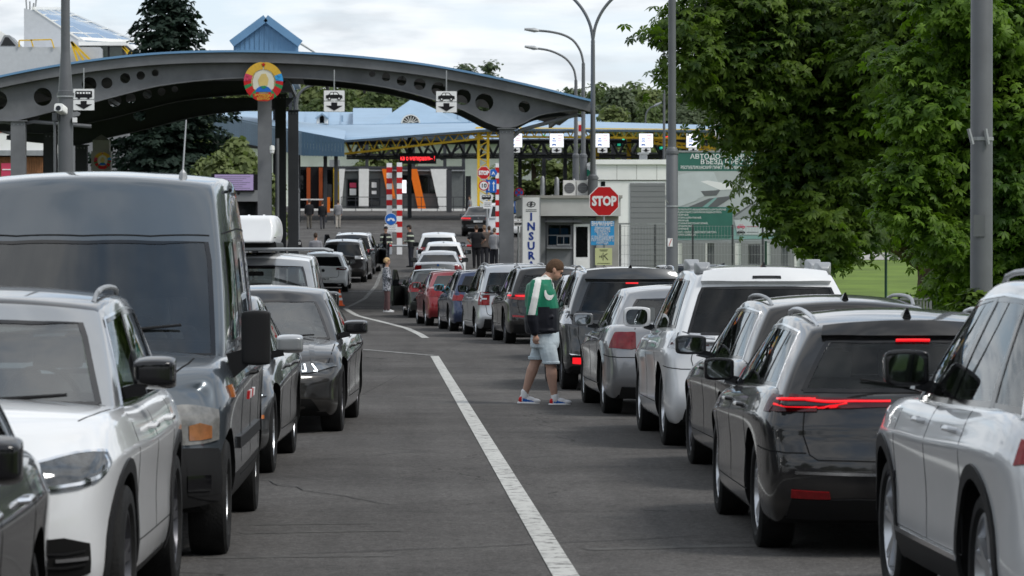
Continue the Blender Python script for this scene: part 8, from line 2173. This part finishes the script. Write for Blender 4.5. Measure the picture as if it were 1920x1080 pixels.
# ---- smaller figures
def person(label, px, Y, face, H=1.76, top=(.02,.02,.022), bot=(.02,.022,.03), hair=(.05,.035,.025), sleeve=True, step=0.0, arm='down', shoes=(.02,.02,.02), style='short', group=None, lean=0, skirt=False, seat=None, cap=None, vest=None, bulk=1.0, topm=None, botm=None, z=None):
    """face: heading angle of the figure's +x axis in degrees (0 = image right, 90 = away from the camera)"""
    t = thing('person', label, 'person', (X_(px, Y), Y, gz(Y) if z is None else z), R(face), group); s = H/1.78; t.scale = (s, s, s)
    b = Fig(); k = bulk
    L_ = lambda z_: lean*max(0, z_-.9)
    b.loft([(0,0,.88,.11*k,.16*k),(L_(1.05),0,1.05,.10*k,.14*k),(L_(1.25),0,1.25,.12*k,.165*k),(L_(1.42),0,1.42,.10*k,.18*k),(L_(1.49),0,1.49,.07,.09)])
    b.limb([(L_(1.45),0,1.45),(L_(1.56)+.01,0,1.57)], [.058,.055]); T = head_into(b, (L_(1.67)+.02, 0, 1.665), R(8), .98)
    st = step
    for sy, d in ((-1, st), (1, -st)):
        b.limb([(0, sy*.09, .9), (d*.35+.02, sy*.09, .50), (d-.02*(1 if d < 0 else 0), sy*.09, .10)], [.085,.055,.038])
        a = -d*.5
        if arm == 'down': P = [(L_(1.4), sy*.19, 1.42), (a*.3-.01, sy*.235, 1.14), (a*.8+.05, sy*.225, .90)]
        elif arm == 'front': P = [(L_(1.4), sy*.19, 1.42), (.04, sy*.24, 1.15), (.26, sy*.13, 1.08)]
        elif arm == 'hip': P = [(L_(1.4), sy*.19, 1.42), (-.06, sy*.36, 1.18), (.05, sy*.20, 1.0)]
        b.limb(P, [.052,.042,.03]); e_ = Vector(P[2])+(Vector(P[2])-Vector(P[1])).normalized()*.05; b.ball(e_, (.034,.022,.045)); 
        for fq in (-.02,-.007,.007,.02): b.limb([e_+Vector((fq,0,-.02)), e_+Vector((fq+.01,0,-.075))], [.009,.008], 6)
    b.build('body', skin, t, .016, 2)
    hair_cap(T, .98, mat('hair_%d_%d' % (int(hair[0]*100), int(hair[1]*100)), hair, .8, var=.3, vscale=60), t, style, .016)
    j = Fig(); k = bulk
    j.loft([(0,0,.84 if not skirt else .70,.135*k,.185*k),(L_(1.05),0,1.05,.13*k,.175*k),(L_(1.25),0,1.25,.145*k,.195*k),(L_(1.42),0,1.42,.12*k,.205*k),(L_(1.50),0,1.50,.075,.095)])
    for sy, d in ((-1, st), (1, -st)):
        a = -d*.5
        if arm == 'down': P = [(L_(1.4), sy*.18, 1.41), (a*.3-.01, sy*.24, 1.14), (a*.8+.045, sy*.228, .94)]
        elif arm == 'front': P = [(L_(1.4), sy*.18, 1.41), (.04, sy*.245, 1.15), (.23, sy*.14, 1.09)]
        else: P = [(L_(1.4), sy*.18, 1.41), (-.06, sy*.365, 1.18), (.03, sy*.22, 1.02)]
        if not sleeve: P = [P[0], tuple(Vector(P[0]).lerp(Vector(P[1]), .7)), tuple(Vector(P[0]).lerp(Vector(P[1]), .8))]
        j.limb(P, [.072*k,.062*k,.052*k])
    tm = topm or mat('cloth_%d_%d_%d' % tuple(int(c_*200) for c_ in top), top, .8, var=.15, vscale=8)
    mats = [tm, vest[1] if vest else tm]
    j.build('jacket' if sleeve else 'shirt', mats, t, .016, 2, (lambda p, n: 1 if vest[0](p) else 0) if vest else None)
    l = Fig(); l.loft([(0,0,.98,.12*k,.165*k),(0,0,.82,.125*k,.17*k)])
    for sy, d in ((-1, st), (1, -st)): l.limb([(0, sy*.088, .86), (d*.35+.02, sy*.09, .50), (d, sy*.09, .10)], [.10*k,.075,.062])
    l.build('trousers', botm or mat('cloth_%d_%d_%d' % tuple(int(c_*200) for c_ in bot), bot, .85, var=.12, vscale=8), t, .016, 2)
    sm_ = mat('shoe_%d' % int(shoes[0]*100), shoes, .6, var=.1)
    for sy, d in ((-1, st), (1, -st)): shoe((d, sy*.09, 0), sm_, M['rubber'] if shoes[0] < .3 else M['signwhite'], t)
    if cap: 
        f = Fig(); f.ball(T(-.012,0,.055),(.104,.088,.075)); f.ball(T(.09,0,.05),(.06,.06,.012)); f.build('cap', cap, t, .014, 1)
    return t
pat = bpy.data.materials.new('mottled_fabric'); pat.use_nodes = True; t_ = pat.node_tree
n_ = t_.nodes.new('ShaderNodeTexNoise'); n_.inputs['Scale'].default_value = 26; n_.inputs['Detail'].default_value = 3; r_ = t_.nodes.new('ShaderNodeValToRGB'); cc_ = t_.nodes.new('ShaderNodeTexCoord')
t_.links.new(cc_.outputs['Object'], n_.inputs[0]); t_.links.new(n_.outputs['Fac'], r_.inputs[0]); t_.links.new(r_.outputs[0], t_.nodes['Principled BSDF'].inputs['Base Color'])
r_.color_ramp.elements[0].position = .47; r_.color_ramp.elements[0].color = (.03,.035,.05,1); r_.color_ramp.elements[1].position = .53; r_.color_ramp.elements[1].color = (.36,.37,.40,1)
w1 = person('fair haired woman in a mottled grey jacket by the open car door', 725, 108.5, 0, 1.66, hair=(.50,.34,.18), style='curly', topm=pat, bot=(.11,.065,.065), arm='front', shoes=(.6,.6,.6), skirt=True, step=.05, bulk=1.06)
offv = (lambda p: 1.08 < p.z < 1.14 or (1.3 < p.z < 1.36), mat('reflective_band', (.45,.50,.40), .5, var=.1))
person('officer in black with pale bands standing left of the pair at the boom', 723, 150, -60, 1.78, vest=offv, arm='front', cap=M['black'], group=None)
person('officer in black cap leaning towards the silver saloon at the boom', 771, 151, 160, 1.82, vest=offv, arm='front', lean=.10, cap=M['black'])
pz = person('police officer seen from behind with POLIZEI across the black jacket', 553, 140, 90, 1.82, arm='front', hair=(.04,.03,.02))
lettering('POLIZEI', .135, M['signwhite'], pz, (-.175, 0, 1.33), (R(90), 0, R(-90)), weight=.004)
person('man in a grey T-shirt at an open car door beside the police officer', 592, 139, 80, 1.80, top=(.22,.22,.24), sleeve=False, arm='down', bot=(.05,.06,.09))
person('walker in a black jacket on the far ramp, leftmost of the three walkers', 580, 215, 92, 1.78, top=(.016,.016,.018), bot=(.11,.10,.085), step=.16)
person('walker in a black top and dark grey trousers, middle of the three walkers', 605, 214, 92, 1.70, top=(.014,.014,.016), bot=(.05,.05,.055), step=.2)
person('walker in a pale grey jacket and beige trousers, rightmost of the three walkers', 634, 216, 92, 1.74, top=(.20,.20,.21), bot=(.36,.33,.29), step=.14)
person('heavy man all in black with hands on hips left of the canopy column', 893, 150, 95, 1.84, sleeve=False, arm='hip', bulk=1.12, bot=(.012,.012,.014), top=(.012,.012,.014))
person('person in a brown coat standing behind the man in black', 908, 152, 100, 1.78, top=(.09,.07,.06), bot=(.03,.03,.035), hair=(.2,.13,.08))
person('person in dark clothes between the brown coat and the pale shirt', 917, 154, 80, 1.70, top=(.03,.028,.03))
person('person in a pale grey shirt and dark trousers nearest the canopy column', 927, 150, 60, 1.72, top=(.26,.26,.27), bot=(.02,.02,.025), hair=(.1,.07,.05))
person('distant person in a grey T-shirt by the ticket terminal above the black coupe', 881, 232, 180, 1.74, top=(.2,.2,.21), sleeve=False)
